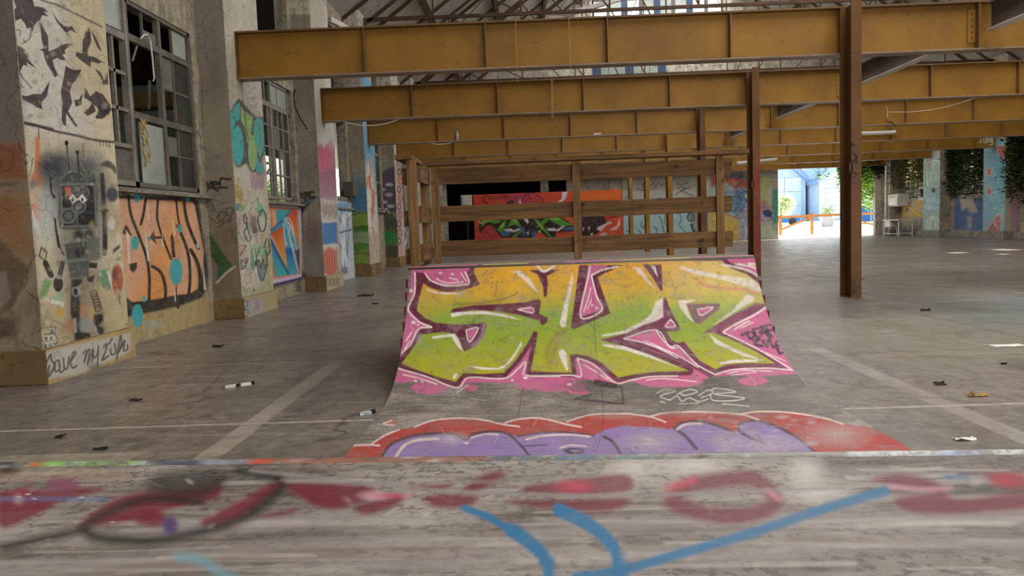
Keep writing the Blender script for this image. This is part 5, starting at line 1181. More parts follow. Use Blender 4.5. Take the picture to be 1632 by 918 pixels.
# ---------------------------------------------------------------- pier with teal and green letters
def pier2_paint(cv):
    cv.at(350, 140, 5.1)
    cv.poly([(50, -800), (400, -800), (420, 1900), (120, 1900)], '#c5c0b3', 0.7, 10)
    cv.poly([(50, -800), (190, -800), (200, 90), (60, 90)], '#b9b19a', 0.5, 10)
    for i in range(26):
        x = 70 + (i * 37) % 240; y = 10 + (i * 53) % 190; cv.line([(x, y), (x + 12 - (i % 5) * 6, y + 28)], 5, '#55555c', 0.55, 0.7)
    cv.line([(185, -100), (190, 130), (215, 420), (220, 600)], 7, '#3c3834', 0.8, 0.8)
    K = '#2b3038'
    cv.poly([(90, 190), (150, 90), (200, 130), (290, 230), (350, 240), (372, 330), (370, 520), (345, 580), (362, 680), (330, 712), (290, 690), (250, 680), (215, 620), (150, 650), (105, 580), (90, 420), (75, 280)], K, 0.9, 2.2, smooth=True)
    cv.poly([(90, 200), (155, 120), (165, 170), (160, 270), (135, 290), (118, 330), (105, 390), (90, 330), (82, 250)], '#45a9a4', 1, 0.8, smooth=True); cv.ell(148, 468, 47, 162, '#3fa9a6', 1, 0.05, -2)
    cv.poly([(175, 150), (200, 190), (275, 240), (262, 330), (245, 440), (225, 450), (212, 350), (195, 320), (172, 270)], '#8fb06a', 1, 0.9); cv.ell(268, 525, 36, 145, '#8db472', 1, 0.05, -2); cv.poly([(285, 270), (320, 245), (355, 290), (362, 420), (350, 520), (325, 560), (300, 480), (275, 380)], '#55a89c', 1, 0.9, smooth=True); cv.poly([(305, 560), (325, 600), (355, 640), (345, 700), (300, 680)], '#3fa6aa', 1, 0.9, smooth=True)
    cv.line([(205, 180), (215, 330), (240, 430)], 8, K, 0.9); cv.line([(120, 330), (140, 275), (175, 275), (200, 330)], 10, K, 0.9); cv.line([(325, 300), (330, 420), (320, 460)], 6, '#2f6a66', 0.8)
    for i in range(14): cv.line([(245 + i * 9, 690 + (i % 3) * 12), (262 + i * 7, 800 + (i * 17) % 50)], 8, '#8a5f86' if i % 2 else '#b27a9a', 0.7, 1.0)
    cv.poly([(110, 840), (150, 740), (190, 880), (170, 960), (130, 900)], '#b39a4a', 0.8, 1.5); cv.line([(120, 820), (160, 900), (180, 820)], 8, '#8a7433', 0.7)
    cv.at(370, 300, 4.375)
    cv.poly([(25, 700), (290, 680), (300, 800), (40, 800)], '#a5a57a', 0.75, 3); cv.poly([(200, 300), (270, 300), (290, 690), (200, 690)], '#b0a466', 0.6, 5); cv.poly([(20, 220), (60, 320), (35, 330)], '#5aa88c', 0.9, 1.2)
    cv.poly([(180, 80), (230, 150), (215, 200), (170, 160)], '#6fb58a', 0.9, 1.5); cv.poly([(130, 360), (170, 440), (150, 590), (130, 560)], '#4f9a74', 0.9, 1.5); cv.ell(42, 130, 14, 28, '#3a6fae', 0.95, 0.1); cv.ell(62, 140, 18, 30, '#6aa85a', 0.9, 0.2); cv.ell(60, 230, 25, 60, '#b98fa0', 0.6, 0.5); cv.ell(60, 450, 40, 80, '#b89a8a', 0.6, 0.6)
    G = '#26423a'
    for p in ([(90, 180), (80, 230), (105, 260), (85, 310), (110, 370), (130, 350), (110, 290), (100, 200)], [(190, 160), (180, 220), (200, 300), (230, 280), (235, 200), (210, 150), (195, 190)], [(240, 350), (225, 400), (240, 460), (262, 440), (255, 360)], [(170, 470), (165, 540), (185, 500), (200, 560), (215, 490), (225, 560)], [(175, 470), (200, 410), (235, 440), (240, 540), (215, 640), (190, 610), (175, 520)]): cv.line(p, 11, G, 0.95, 0.6)
    cv.ell(205, 440, 30, 50, '#5fae88', 0.6, 0.4)
    cv.ell(205, 590, 20, 55, '#4a6a8a', 0.7, 0.4); cv.ell(145, 240, 28, 50, '#4a2f2a', 0.75, 0.5); cv.ell(160, 300, 22, 30, '#3a2722', 0.8, 0.5); cv.line([(140, 130), (120, 180), (150, 240), (160, 320), (175, 380)], 8, '#7a5a68', 0.6, 1.5)
    cv.line([(135, 360), (150, 440), (160, 500)], 9, '#ddd8cc', 0.9); cv.line([(55, 600), (110, 520)], 8, '#ddd8cc', 0.9); cv.line([(140, 610), (170, 560)], 8, '#ddd8cc', 0.9); cv.line([(200, 420), (250, 310)], 6, '#ddd8cc', 0.8)
    cv.line([(62, 500), (66, 565), (85, 550), (66, 530), (80, 510), (62, 500)], 8, '#2b3a34', 0.95, 0.6); cv.line([(90, 490), (97, 530), (110, 490), (97, 530), (92, 560)], 8, '#2b3a34', 0.95, 0.6); cv.line([(55, 470), (80, 430), (98, 405), (75, 400)], 9, '#6a4a42', 0.9)
    cv.line([(90, 600), (110, 560), (130, 620), (110, 670), (90, 620), (120, 600)], 7, '#9a8438', 0.85); cv.line([(40, 20), (60, 90), (75, 30), (55, 130)], 8, '#a5842f', 0.8, 1.0); cv.line([(80, 690), (95, 720), (110, 700)], 6, '#7d7d58', 0.8); cv.ell(153, 712, 5, 12, '#222', 0.9)
    cv.ell(178, 80, 8, 25, '#7a8a7a', 0.8)
_p2 = pier2_paint
def pier2_paint(cv):
    _p2(cv); cv.at(370, 300, 4.375); cv.daubs(61, 90, (30, 60, 260, 560), ['#2f4a40', '#8a5f6a', '#c9c2b4', '#5a8a72', '#a58a3a', '#d8d4ca', '#4a4a52'], 16, 5, .7); cv.grime(62, 120, ['#8a8274', '#d2cec4', '#5a5248'], (.5, 3), (.2, .6), 30)
mural('mural', 'plaster_white_paint', PIERS[2], xface(-5.097, 13.56, 15.29, 0.375, 6.2), 75, 560, pier2_paint, 'white pier face with teal and green bubble letters')
def plinth2(cv):
    cv.at(370, 300, 4.375); cv.fill('#a3a184', 0.5); cv.poly([(60, 790), (210, 760), (215, 860), (60, 900)], '#9b9ba0', 0.9, 2.0)
    cv.line([(80, 890), (82, 800), (98, 780), (108, 810), (85, 845), (110, 850), (105, 895), (80, 890)], 6, '#2a2a2e', 0.95, 0.6); cv.ell(175, 810, 16, 28, '#a77a9a', 0.7, 0.4); cv.line([(165, 800), (185, 830), (170, 840)], 4, '#6a3a5a', 0.8)
mural('mural', 'plinth_paint', PIERS[2], xface(-5.052, 13.52, 15.33, 0.0, 0.37), 60, 50, plinth2)
# ---------------------------------------------------------------- blue and orange geometric panel
def geo_paint(cv):
    cv.at(370, 300, 4.375)
    cv.fill('#8f8774', 0.3)
    cv.poly([(230, 60), (490, 60), (520, 130), (480, 180), (478, 560), (520, 620), (480, 640), (270, 700), (240, 690)], '#1f1d33', 0.92, 3)
    cv.poly([(255, 110), (450, 125), (482, 140), (485, 615), (280, 670), (262, 500)], '#cfc6d2', 1, 0.8); cv.poly([(262, 128), (460, 140), (478, 600), (290, 640), (268, 420)], '#d98a7a', 1, 0.8)
    def grad(c0, c1, x0, y0, x1, y1):
        A, B = np.array(hx(c0)), np.array(hx(c1)); X0, Y0 = 370 + x0 / 4.375, 300 + y0 / 4.375; X1, Y1 = 370 + x1 / 4.375, 300 + y1 / 4.375
        L = (X1 - X0) ** 2 + (Y1 - Y0) ** 2
        return lambda x, y: (lambda k: A * (1 - k) + B * k)(np.clip(((x - X0) * (X1 - X0) + (y - Y0) * (Y1 - Y0)) / L, 0, 1)[:, None])
    cv.poly([(270, 150), (445, 150), (470, 590), (300, 620), (265, 350)], '#3aa0b5', 1, 0.8)
    cv.poly([(262, 140), (302, 148), (312, 255), (275, 290)], None, 1, 0.6, fn=grad('#d97a2a', '#d9b48a', 262, 200, 310, 200)); cv.poly([(302, 148), (415, 152), (355, 220), (312, 262)], None, 1, 0.6, fn=grad('#2f9aa8', '#3ab0b0', 310, 240, 400, 150)); cv.line([(275, 292), (350, 225), (415, 152)], 14, '#1f4a90', 0.9, 1.5, smooth=False)
    cv.poly([(415, 155), (450, 152), (462, 400), (440, 340), (385, 205)], None, 1, 0.6, fn=grad('#cf4a1f', '#e08a3a', 400, 200, 460, 300)); cv.poly([(262, 322), (352, 265), (388, 580), (380, 560)], None, 1, 0.6, fn=grad('#c9521f', '#e0a03a', 270, 310, 390, 500)); cv.poly([(262, 322), (280, 340), (388, 570), (375, 545)], '#d9c8b4', 0.9, 0.8)
    cv.poly([(262, 345), (395, 600), (300, 618), (285, 480)], None, 1, 0.6, fn=grad('#3ab5b0', '#2f8fae', 290, 600, 340, 480)); cv.line([(268, 360), (330, 480), (395, 598)], 16, '#1c3f85', 0.9, 1.5, smooth=False); cv.poly([(370, 420), (440, 420), (470, 590), (400, 605)], None, 1, 0.8, fn=grad('#1f5aa8', '#3aa8c0', 420, 430, 400, 600)); cv.poly([(272, 480), (300, 615), (280, 640)], '#d97a3a', 1, 0.8)
    for p in ([(355, 220), (380, 205), (410, 230), (430, 320), (450, 440), (465, 590)], [(365, 225), (390, 290), (410, 400)], [(375, 215), (405, 260), (425, 330)], [(360, 250), (372, 390), (385, 380)], [(400, 330), (420, 420), (450, 560)], [(420, 380), (440, 470), (460, 600)], [(385, 240), (398, 250), (400, 300), (390, 320)]): cv.line(p, 6, '#d8dde4', 0.9, 0.7)
    cv.poly([(430, 440), (470, 420), (472, 600), (450, 590)], '#1d1b22', 0.85, 1.5)
    for i in range(5): cv.line([(425 + i * 7, 400 + i * 30), (455 + i * 3, 590)], 3, '#c9ccd4', 0.8, 0.5)
    cv.poly([(275, 640), (480, 600), (480, 622), (280, 670)], '#cdb9d6', 0.95, 0.8); cv.line([(280, 676), (480, 628)], 16, '#2a2a68', 0.9, 1.0)
    cv.poly([(440, 660), (470, 640), (490, 720), (445, 725)], '#4a4438', 0.8, 1.5)
mural('mural', 'plaster_paint', wall_left, xface(-5.594, 15.32, 19.2, 0.0, 2.15), 110, 260, geo_paint, 'framed mural of blue and orange shards')
def pier3_side(cv):
    cv.at(400, 100, 3.825); cv.fill('#8a857a', 0.55); cv.ell(310, 350, 80, 250, '#9a958a', 0.5, 0.7); cv.ell(330, 620, 70, 90, '#77726a', 0.6, 0.7)
    K = '#211e1d'
    for p in ([(250, 810), (270, 790), (285, 815), (255, 820), (260, 800)], [(290, 825), (300, 790), (312, 815), (325, 790), (330, 820)], [(335, 810), (352, 800), (340, 790), (335, 820), (355, 820)], [(385, 790), (362, 788), (360, 820), (388, 818)], [(280, 840), (310, 820), (340, 850)]): cv.line(p, 12, K, 0.95, 0.6)
    cv.at(370, 300, 4.375); cv.poly([(470, 110), (560, 60), (600, 60), (520, 130), (490, 180), (490, 560), (530, 620), (640, 620), (640, 640), (480, 640), (470, 560)], '#1f1d33', 0.9, 2); cv.ell(560, 330, 60, 120, '#6a5a5a', 0.7, 0.5); cv.ell(560, 520, 60, 100, '#8f8f90', 0.6, 0.5); cv.line([(490, 115), (530, 95), (580, 75)], 10, '#5a9ab0', 0.8, 1.2)
    cv.at(400, 100, 3.825)
    cv.line([(240, 400), (260, 380), (285, 410), (270, 420), (290, 430)], 5, '#4a453d', 0.8)
mural('side_paint', 'plaster_paint', PIERS[3], yface(19.206, -5.6, -5.1, 0.375, 6.8), 50, 300, pier3_side)
# ---------------------------------------------------------------- pier 3 (pink drips) and those behind it
def pier3_paint(cv):
    cv.at(500, 180, 3.281)
    cv.poly([(-60, -700), (110, -700), (130, 900), (40, 900)], '#d8d6d0', 0.85, 6); cv.poly([(-60, -700), (60, -700), (58, 60), (10, 190), (-60, 190)], '#b5ae9c', 0.85, 5)
    for i in range(24):
        x = 18 + i * 4; y0 = 150 + (i * 37) % 50; y1 = 330 + (i * 53) % 150
        cv.line([(x, y0), (x + 3, y1)], 5, '#c05a7c' if i % 3 else '#a9486a', 0.85, 0.8, smooth=False); cv.line([(x + 2, 260 + (i * 29) % 60), (x + 6, 440 + (i * 31) % 30)], 4, '#8f6a8f' if i % 2 else '#5f5560', 0.7, 0.7, smooth=False)
    cv.poly([(20, 185), (35, 165), (50, 190), (75, 160), (80, 300), (30, 290)], '#c55a80', 0.8, 2)
    cv.poly([(38, 450), (122, 450), (124, 560), (42, 570)], '#c9b8b0', 0.8, 3)
    for i in range(12): cv.line([(42 + i * 7, 470 + (i * 23) % 30), (46 + i * 7, 520 + (i * 31) % 40), (50 + i * 7, 480)], 4, '#5a9a7a' if i % 2 else '#b0607a', 0.75, 0.6)
    cv.poly([(40, 575), (122, 570), (125, 680), (45, 690)], '#2f78b8', 0.95, 2); cv.line([(38, 570), (60, 560), (80, 572), (100, 558), (124, 568)], 7, '#d8d0c4', 0.9); cv.line([(45, 690), (70, 700), (95, 688), (126, 695)], 7, '#d8d0c4', 0.9)
    cv.poly([(45, 730), (80, 700), (120, 720), (128, 830), (90, 850), (55, 840)], '#c2553f', 0.95, 2.5)
    for i in range(6): cv.line([(55 + i * 12, 710), (50 + i * 13, 760), (58 + i * 12, 830)], 4, '#d9a08c', 0.7, 0.6)
mural('mural', 'plaster_white_paint', PIERS[3], xface(-5.097, 19.22, 20.95, 0.375, 7.4), 50, 420, pier3_paint, 'pier face with pink drips, blue and red patches')
def plinth3(cv):
    cv.at(500, 180, 3.281); cv.fill('#b5b09a', 0.6)
    for x in (62, 82, 102, 122): cv.line([(x, 905), (x, 865), (x + 12, 868), (x + 2, 885), (x + 14, 900)], 4, '#55534a', 0.9, 0.5, smooth=False)
mural('mural', 'plinth_paint', PIERS[3], xface(-5.052, 19.18, 20.99, 0.0, 0.37), 40, 30, plinth3)
d2 = empty('door_2', (-5.55, 23.3, 0), 'blocked side doorway painted in pale blue strokes', kind='structure')
MB().box(-5.61, -5.52, 22.05, 22.15, 0, 2.5).build('jamb', 'window_white', d2); MB().box(-5.61, -5.52, 24.5, 24.6, 0, 2.5).build('jamb', 'window_white', d2); MB().box(-5.61, -5.50, 22.0, 24.65, 2.42, 2.52).build('lintel', 'window_white', d2)
def door_paint(cv):
    cv.at(500, 180, 3.281); cv.fill('#c3cdd6', 0.95); cv.poly([(100, 470), (190, 470), (190, 520), (100, 520)], '#6aa6cf', 0.9, 3)
    for i in range(9): cv.line([(110 + i * 11, 490 + (i * 41) % 60), (128 + (i * 23) % 60, 620), (112 + i * 10, 820 - (i * 17) % 40)], 6, '#5c8fb8' if i % 2 else '#eef0f0', 0.85, 0.8)
    cv.line([(120, 630), (200, 610)], 8, '#33506e', 0.9); cv.poly([(135, 810), (175, 805), (178, 840), (138, 850)], '#5a6a80', 0.8, 1.5)
mural('mural', 'plaster_white_paint', d2, xface(-5.53, 22.15, 24.5, 0.0, 2.42), 40, 140, door_paint)
tag(MB().box(-5.6, -5.3, 23.9, 24.6, 2.55, 3.0).build('vent_box', 'steel_grey', bevel=0.01), 'small grey metal box above the pale blue painted doorway', 'box')
def pier4_side(cv):
    cv.at(500, 180, 3.281); cv.fill('#8f8872', 0.5); cv.ell(240, 400, 60, 70, '#3a7a98', 0.75, 0.7); cv.poly([(190, 420), (290, 400), (290, 530), (200, 530)], '#3d7fa8', 0.9, 4); cv.poly([(190, 530), (240, 510), (290, 520), (290, 810), (190, 810)], '#7fa33a', 0.95, 2)
    cv.poly([(190, 600), (290, 590), (290, 620), (190, 625)], '#3f7a2a', 0.9, 1.5); cv.poly([(190, 625), (290, 620), (290, 690), (190, 690)], '#8faa8a', 0.7, 2.5); cv.poly([(190, 690), (290, 685), (290, 700), (190, 740)], '#4a8a30', 0.9, 1.5); cv.poly([(190, 795), (290, 790), (290, 860), (190, 860)], '#5a5444', 0.9, 1.5)
    for y in (530, 600, 690, 740, 795): cv.line([(195, y + 8), (240, y - 8), (290, y)], 5, '#2c4a22', 0.9, 0.6)
mural('side_paint', 'plaster_paint', PIERS[4], yface(24.866, -5.6, -5.1, 0.1, 6.0), 36, 240, pier4_side)
def pier4_paint(cv):
    cv.at(500, 180, 3.281); cv.fill('#d5d2cc', 0.8); cv.poly([(240, -200), (320, -200), (335, 400), (320, 400), (300, 240), (262, 420)], '#6aaed0', 0.9, 3); cv.poly([(255, 420), (285, 220), (310, 330), (320, 450), (300, 640), (275, 640)], '#d9cbb8', 0.9, 2)
    for p in ([(285, 230), (300, 300), (290, 380), (315, 420), (300, 520)], [(270, 420), (290, 330), (300, 420)], [(285, 520), (275, 600), (300, 680), (290, 740)], [(310, 600), (320, 680), (300, 760)], [(290, 400), (312, 470), (305, 560)]): cv.line(p, 6, '#b8603a', 0.9, 0.7)
    cv.poly([(285, 400), (300, 400), (295, 600), (280, 560)], '#e6e4de', 0.9, 1.5); cv.poly([(305, 400), (318, 400), (312, 540), (302, 530)], '#c07a4a', 0.85, 1.5); cv.poly([(265, 640), (345, 620), (350, 790), (290, 800)], '#b8a894', 0.7, 4)
_p4 = pier4_paint
def pier4_paint(cv):
    _p4(cv); cv.at(500, 180, 3.281); cv.daubs(63, 60, (262, 330, 345, 800), ['#b8603a', '#d8d0c6', '#8a6a50', '#6a9ab0', '#a89a8a'], 12, 4, .6)
mural('mural', 'plaster_white_paint', PIERS[4], xface(-5.097, 24.88, 26.6, 0.375, 6.5), 36, 300, pier4_paint, 'pier face with a pale figure drawn in rust lines')
def pier5_side(cv):
    cv.at(500, 180, 3.281); cv.fill('#958f7c', 0.5); cv.poly([(330, 340), (380, 290), (440, 270), (440, 520), (330, 520)], '#574a63', 0.95, 3)
    for x, y in ((395, 375), (355, 400), (393, 428), (366, 466), (402, 487)): cv.ell(x, y, 20, 9, '#c9c2cc', 0.95, 0.3)
    cv.poly([(325, 600), (380, 500), (440, 560), (440, 640), (325, 640)], '#4f5a48', 0.95, 1.5); cv.line([(365, 520), (380, 500), (395, 525)], 6, '#e0e0dc', 0.9); cv.ell(400, 655, 45, 40, '#2f8a4a', 0.95, 0.1); cv.poly([(330, 560), (345, 540), (360, 600), (350, 690), (330, 690)], '#4a7a58', 0.9, 2)
    for x in (370, 390, 410): cv.line([(x, 600), (x + 10, 560), (x + 20, 600)], 4, '#26402a', 0.9)
    cv.poly([(330, 690), (440, 690), (440, 770), (330, 770)], '#4f4a35', 0.95, 1.5); cv.line([(360, 790), (390, 770), (430, 790)], 7, '#b8842f', 0.8)
mural('side_paint', 'plaster_paint', PIERS[5], yface(30.526, -5.6, -5.1, 0.1, 5.6), 40, 200, pier5_side, 'pier side with purple sky, clouds and green hill')
def pier5_paint(cv):
    cv.at(500, 180, 3.281); cv.fill('#cfcac8', 0.8); cv.poly([(430, 260), (458, 260), (470, 780), (440, 780)], '#c77a60', 0.6, 3)
    for i in range(9): cv.ell(447 + (i % 2) * 5, 310 + i * 45, 11, 20, '#a8483a' if i % 2 else '#3f3844', 0.85, 0.2); cv.ell(447 + (i % 2) * 5, 310 + i * 45, 5, 10, '#d9b8ac', 0.85, 0.3)
mural('mural', 'plaster_white_paint', PIERS[5], xface(-5.097, 30.54, 32.26, 0.375, 5.5), 24, 200, pier5_paint)
def bay5(cv):
    cv.at(500, 180, 3.281); cv.fill('#a9a090', 0.6); cv.poly([(470, 580), (505, 580), (505, 700), (470, 710)], '#3a5f9a', 0.9, 2); cv.line([(475, 600), (490, 650), (478, 690), (498, 600)], 5, '#dfe2e6', 0.9)
mural('mural', 'plaster_paint', wall_left, xface(-5.594, 32.3, 36.15, 0.0, 2.15), 30, 60, bay5)

# ---------------------------------------------------------------- end wall: red board, white letters, painted head
rb = empty('mural_board', (1.4, 48.0, 0), 'red graffiti board with green wildstyle lettering behind the railing', 'mural')
box('panel', 'plaster', rb, -3.2, 6.0, 47.94, 48.04, 0.42, 3.42); 
for x in (-2.9, -0.6, 1.7, 4.0, 5.7): box('leg', 'post_wood_z', rb, x, x + .1, 48.04, 48.14, 0.0, 3.2)
def red_paint(cv):
    cv.at(690, 280, 5.1); cv.fill('#d2472a', 1.0)
    cv.poly([(1150, 120), (1540, 110), (1540, 230), (1150, 240)], '#e06a18', 0.9, 8); cv.ell(720, 190, 120, 50, '#a8305a', 0.8, 0.7); cv.ell(480, 470, 130, 60, '#a8304a', 0.6, 0.7); cv.ell(1050, 350, 120, 50, '#cf6a1f', 0.7, 0.6)
    K = '#17150f'
    cv.line([(420, 170), (412, 215), (440, 218)], 12, '#5a1f14', 0.9); cv.line([(425, 170), (445, 165)], 10, '#5a1f14')
    for i, x in enumerate((455, 475, 500, 525, 550, 575, 595)): cv.line([(x, 200 - i * 3), (x + 4, 175 - i * 3), (x + 14, 195 - i * 3), (x + 16, 172 - i * 3)], 6, '#5a1f14', 0.85, 0.4)
    cv.poly([(600, 220), (650, 195), (665, 215), (630, 240), (610, 245)], K, 0.95, 0.6); cv.poly([(695, 225), (708, 185), (722, 225)], '#e6ded6', 0.9, 0.5); cv.line([(720, 215), (760, 150), (830, 145), (880, 185), (910, 215)], 7, K, 0.9, 0.5); cv.line([(775, 150), (790, 200)], 5, K); cv.poly([(1050, 132), (1095, 132), (1085, 180), (1050, 212), (1000, 222), (1045, 190)], '#ddd6d2', 0.95, 0.6)
    # wildstyle
    for p in ([(370, 420), (400, 350), (460, 335), (560, 335), (580, 420), (540, 480), (470, 400), (430, 410), (385, 465)], [(520, 400), (560, 340), (660, 330), (780, 320), (830, 400), (830, 500), (760, 525), (690, 500), (560, 505), (530, 470)], [(770, 330), (1010, 315), (1100, 370), (1150, 410), (1150, 450), (1080, 460), (1000, 460), (1000, 515), (930, 510), (880, 460), (830, 470)]): cv.poly(p, K, 0.97, 0.9)
    G1, G2 = '#55992c', '#9ad04e'
    for p in ([(390, 420), (415, 360), (540, 345), (555, 380), (500, 390), (450, 375)], [(520, 440), (555, 390), (600, 350), (590, 410), (560, 470)], [(600, 420), (640, 345), (680, 350), (720, 420), (660, 400)], [(800, 330), (840, 340), (950, 480), (970, 510), (930, 480), (860, 410)], [(900, 330), (1000, 325), (1080, 375), (1140, 400), (1060, 415), (980, 380)], [(830, 420), (930, 335), (950, 345), (880, 420)], [(640, 500), (720, 430), (735, 440), (660, 520)]): cv.poly(p, G1, 0.98, 0.7)
    for p in ([(415, 365), (530, 350), (520, 360), (430, 375)], [(535, 430), (580, 365), (570, 420)], [(920, 340), (1000, 335), (1040, 360), (960, 355)], [(820, 340), (900, 430), (890, 440)], [(640, 360), (668, 352), (690, 390)]): cv.poly(p, G2, 0.98, 0.6)
    for p in ([(545, 470), (600, 430), (640, 440), (620, 490), (570, 490)], [(710, 400), (745, 430), (755, 500), (725, 470)], [(1060, 430), (1145, 412), (1140, 440), (1070, 440)], [(800, 470), (830, 440), (840, 500), (815, 510)]): cv.poly(p, '#3a6fa0', 0.95, 0.8)
    for p in ([(575, 435), (640, 430), (655, 445), (700, 425), (712, 438), (660, 460), (640, 455), (590, 450)], [(925, 430), (990, 425), (1005, 440), (1060, 405), (1068, 415), (1020, 450), (940, 448)], [(755, 460), (780, 450), (775, 485)], [(735, 350), (770, 345), (780, 380), (765, 390)]): cv.poly(p, '#dfe0dc', 0.97, 0.6)
    cv.line([(690, 470), (730, 500), (760, 470), (800, 400), (850, 350)], 8, '#20304a', 0.9); cv.poly([(850, 450), (880, 440), (875, 465), (855, 462)], G2, 0.95)
    cv.line([(360, 355), (400, 390), (410, 360)], 8, '#e0d8cc', 0.9); cv.line([(430, 460), (470, 490)], 4, K); cv.line([(1000, 470), (1100, 470), (1140, 480)], 4, '#7a1f14')
    # black beast head and white fangs
    cv.poly([(1205, 330), (1390, 320), (1410, 380), (1340, 470), (1270, 500), (1205, 490)], '#15131a', 0.97, 1.0); cv.line([(1215, 375), (1260, 380)], 8, '#4a4650', 0.8); 
    for p in ([(1215, 420), (1228, 420), (1222, 455)], [(1260, 415), (1278, 415), (1268, 450)], [(1280, 470), (1305, 465), (1290, 495)]): cv.poly(p, '#cfc8c4', 0.95, 0.5)
    cv.poly([(1335, 420), (1440, 370), (1455, 385), (1400, 410), (1370, 450), (1335, 440)], '#cdc6c6', 0.97, 0.7); cv.poly([(1440, 440), (1500, 400), (1515, 340), (1520, 400), (1490, 440)], '#d6cfcc', 0.97, 0.7); cv.poly([(1320, 500), (1390, 460), (1420, 470), (1390, 505)], '#c2bcbc', 0.9, 0.8); cv.line([(1410, 350), (1510, 325)], 14, '#8a1420', 0.9); cv.line([(1440, 490), (1490, 410), (1520, 440)], 6, '#cf7a3a', 0.8)
mural('mural', 'plaster_paint', rb, yface(47.935, -3.2, 6.0, 0.42, 3.42), 300, 110, red_paint)
tag(MB().box(-3.98, -3.28, 47.9, 48.2, 2.78, 3.42).build('fuse_box', 'white_paint', bevel=0.03), 'white ribbed box beside the top corner of the red board', 'box')
fb_ = bpy.data.objects['fuse_box']
for i in range(5): box('louvre', 'steel_grey', fb_, -4.0, -3.85, 47.88, 47.9, 2.86 + i * .1, 2.9 + i * .1)
box('post', 'dark_interior', fb_, -3.7, -3.55, 48.0, 48.15, 0.0, 2.78)
def white_paint(cv):
    cv.at(980, 260, 5.737); cv.fill('#a8a598', 0.3); cv.poly([(40, 100), (740, 90), (740, 260), (40, 270)], '#8f8c80', 0.7, 5); cv.poly([(60, 260), (740, 240), (740, 340), (60, 350)], '#b9bab2', 0.8, 4); cv.poly([(60, 440), (690, 430), (720, 640), (80, 660)], '#a3c4cc', 0.95, 2.5)
    K = '#1f2224'
    for p in ([(240, 200), (275, 185), (250, 225), (290, 220)], [(330, 205), (350, 180), (375, 205), (395, 185), (420, 205), (450, 190), (480, 205), (500, 170), (490, 210)], [(560, 195), (590, 190), (620, 200), (640, 185), (665, 190)], [(570, 230), (610, 215), (640, 235), (690, 220)], [(200, 240), (260, 250)]): cv.line(p, 8, K, 0.8, 0.6)
    cv.line([(340, 240), (395, 215)], 10, '#a8485a', 0.8)
    for p in ([(130, 470), (145, 510), (125, 520)], [(250, 530), (240, 570), (262, 595), (270, 560)], [(345, 580), (380, 600), (380, 640)], [(400, 480), (430, 550), (450, 640)], [(470, 460), (450, 540), (475, 560)], [(590, 460), (610, 520), (590, 560), (650, 640)], [(110, 620), (150, 630)], [(210, 600), (240, 640)], [(90, 320), (130, 295)], [(550, 290), (650, 230)], [(600, 250), (720, 300)]): cv.line(p, 8, K, 0.9, 0.6)
    cv.ell(695, 495, 38, 42, K, 0.95, 0.08); cv.ell(695, 495, 26, 30, '#8fa0a4', 0.9, 0.12); cv.line([(680, 480), (710, 480), (690, 505), (705, 512)], 6, K); cv.line([(700, 560), (720, 620), (760, 640)], 22, K, 0.95)
    cv.poly([(740, 440), (860, 440), (860, 640), (740, 640)], '#3f5f73', 0.7, 4); cv.poly([(750, 200), (800, 200), (800, 310), (760, 310)], '#8fb5a5', 0.8, 3)
mural('mural', 'plaster_white_paint', wall_back, yface(48.494, 6.1, 11.4, 0.0, 4.2), 150, 120, white_paint, 'pale panel of outline lettering behind the columns')
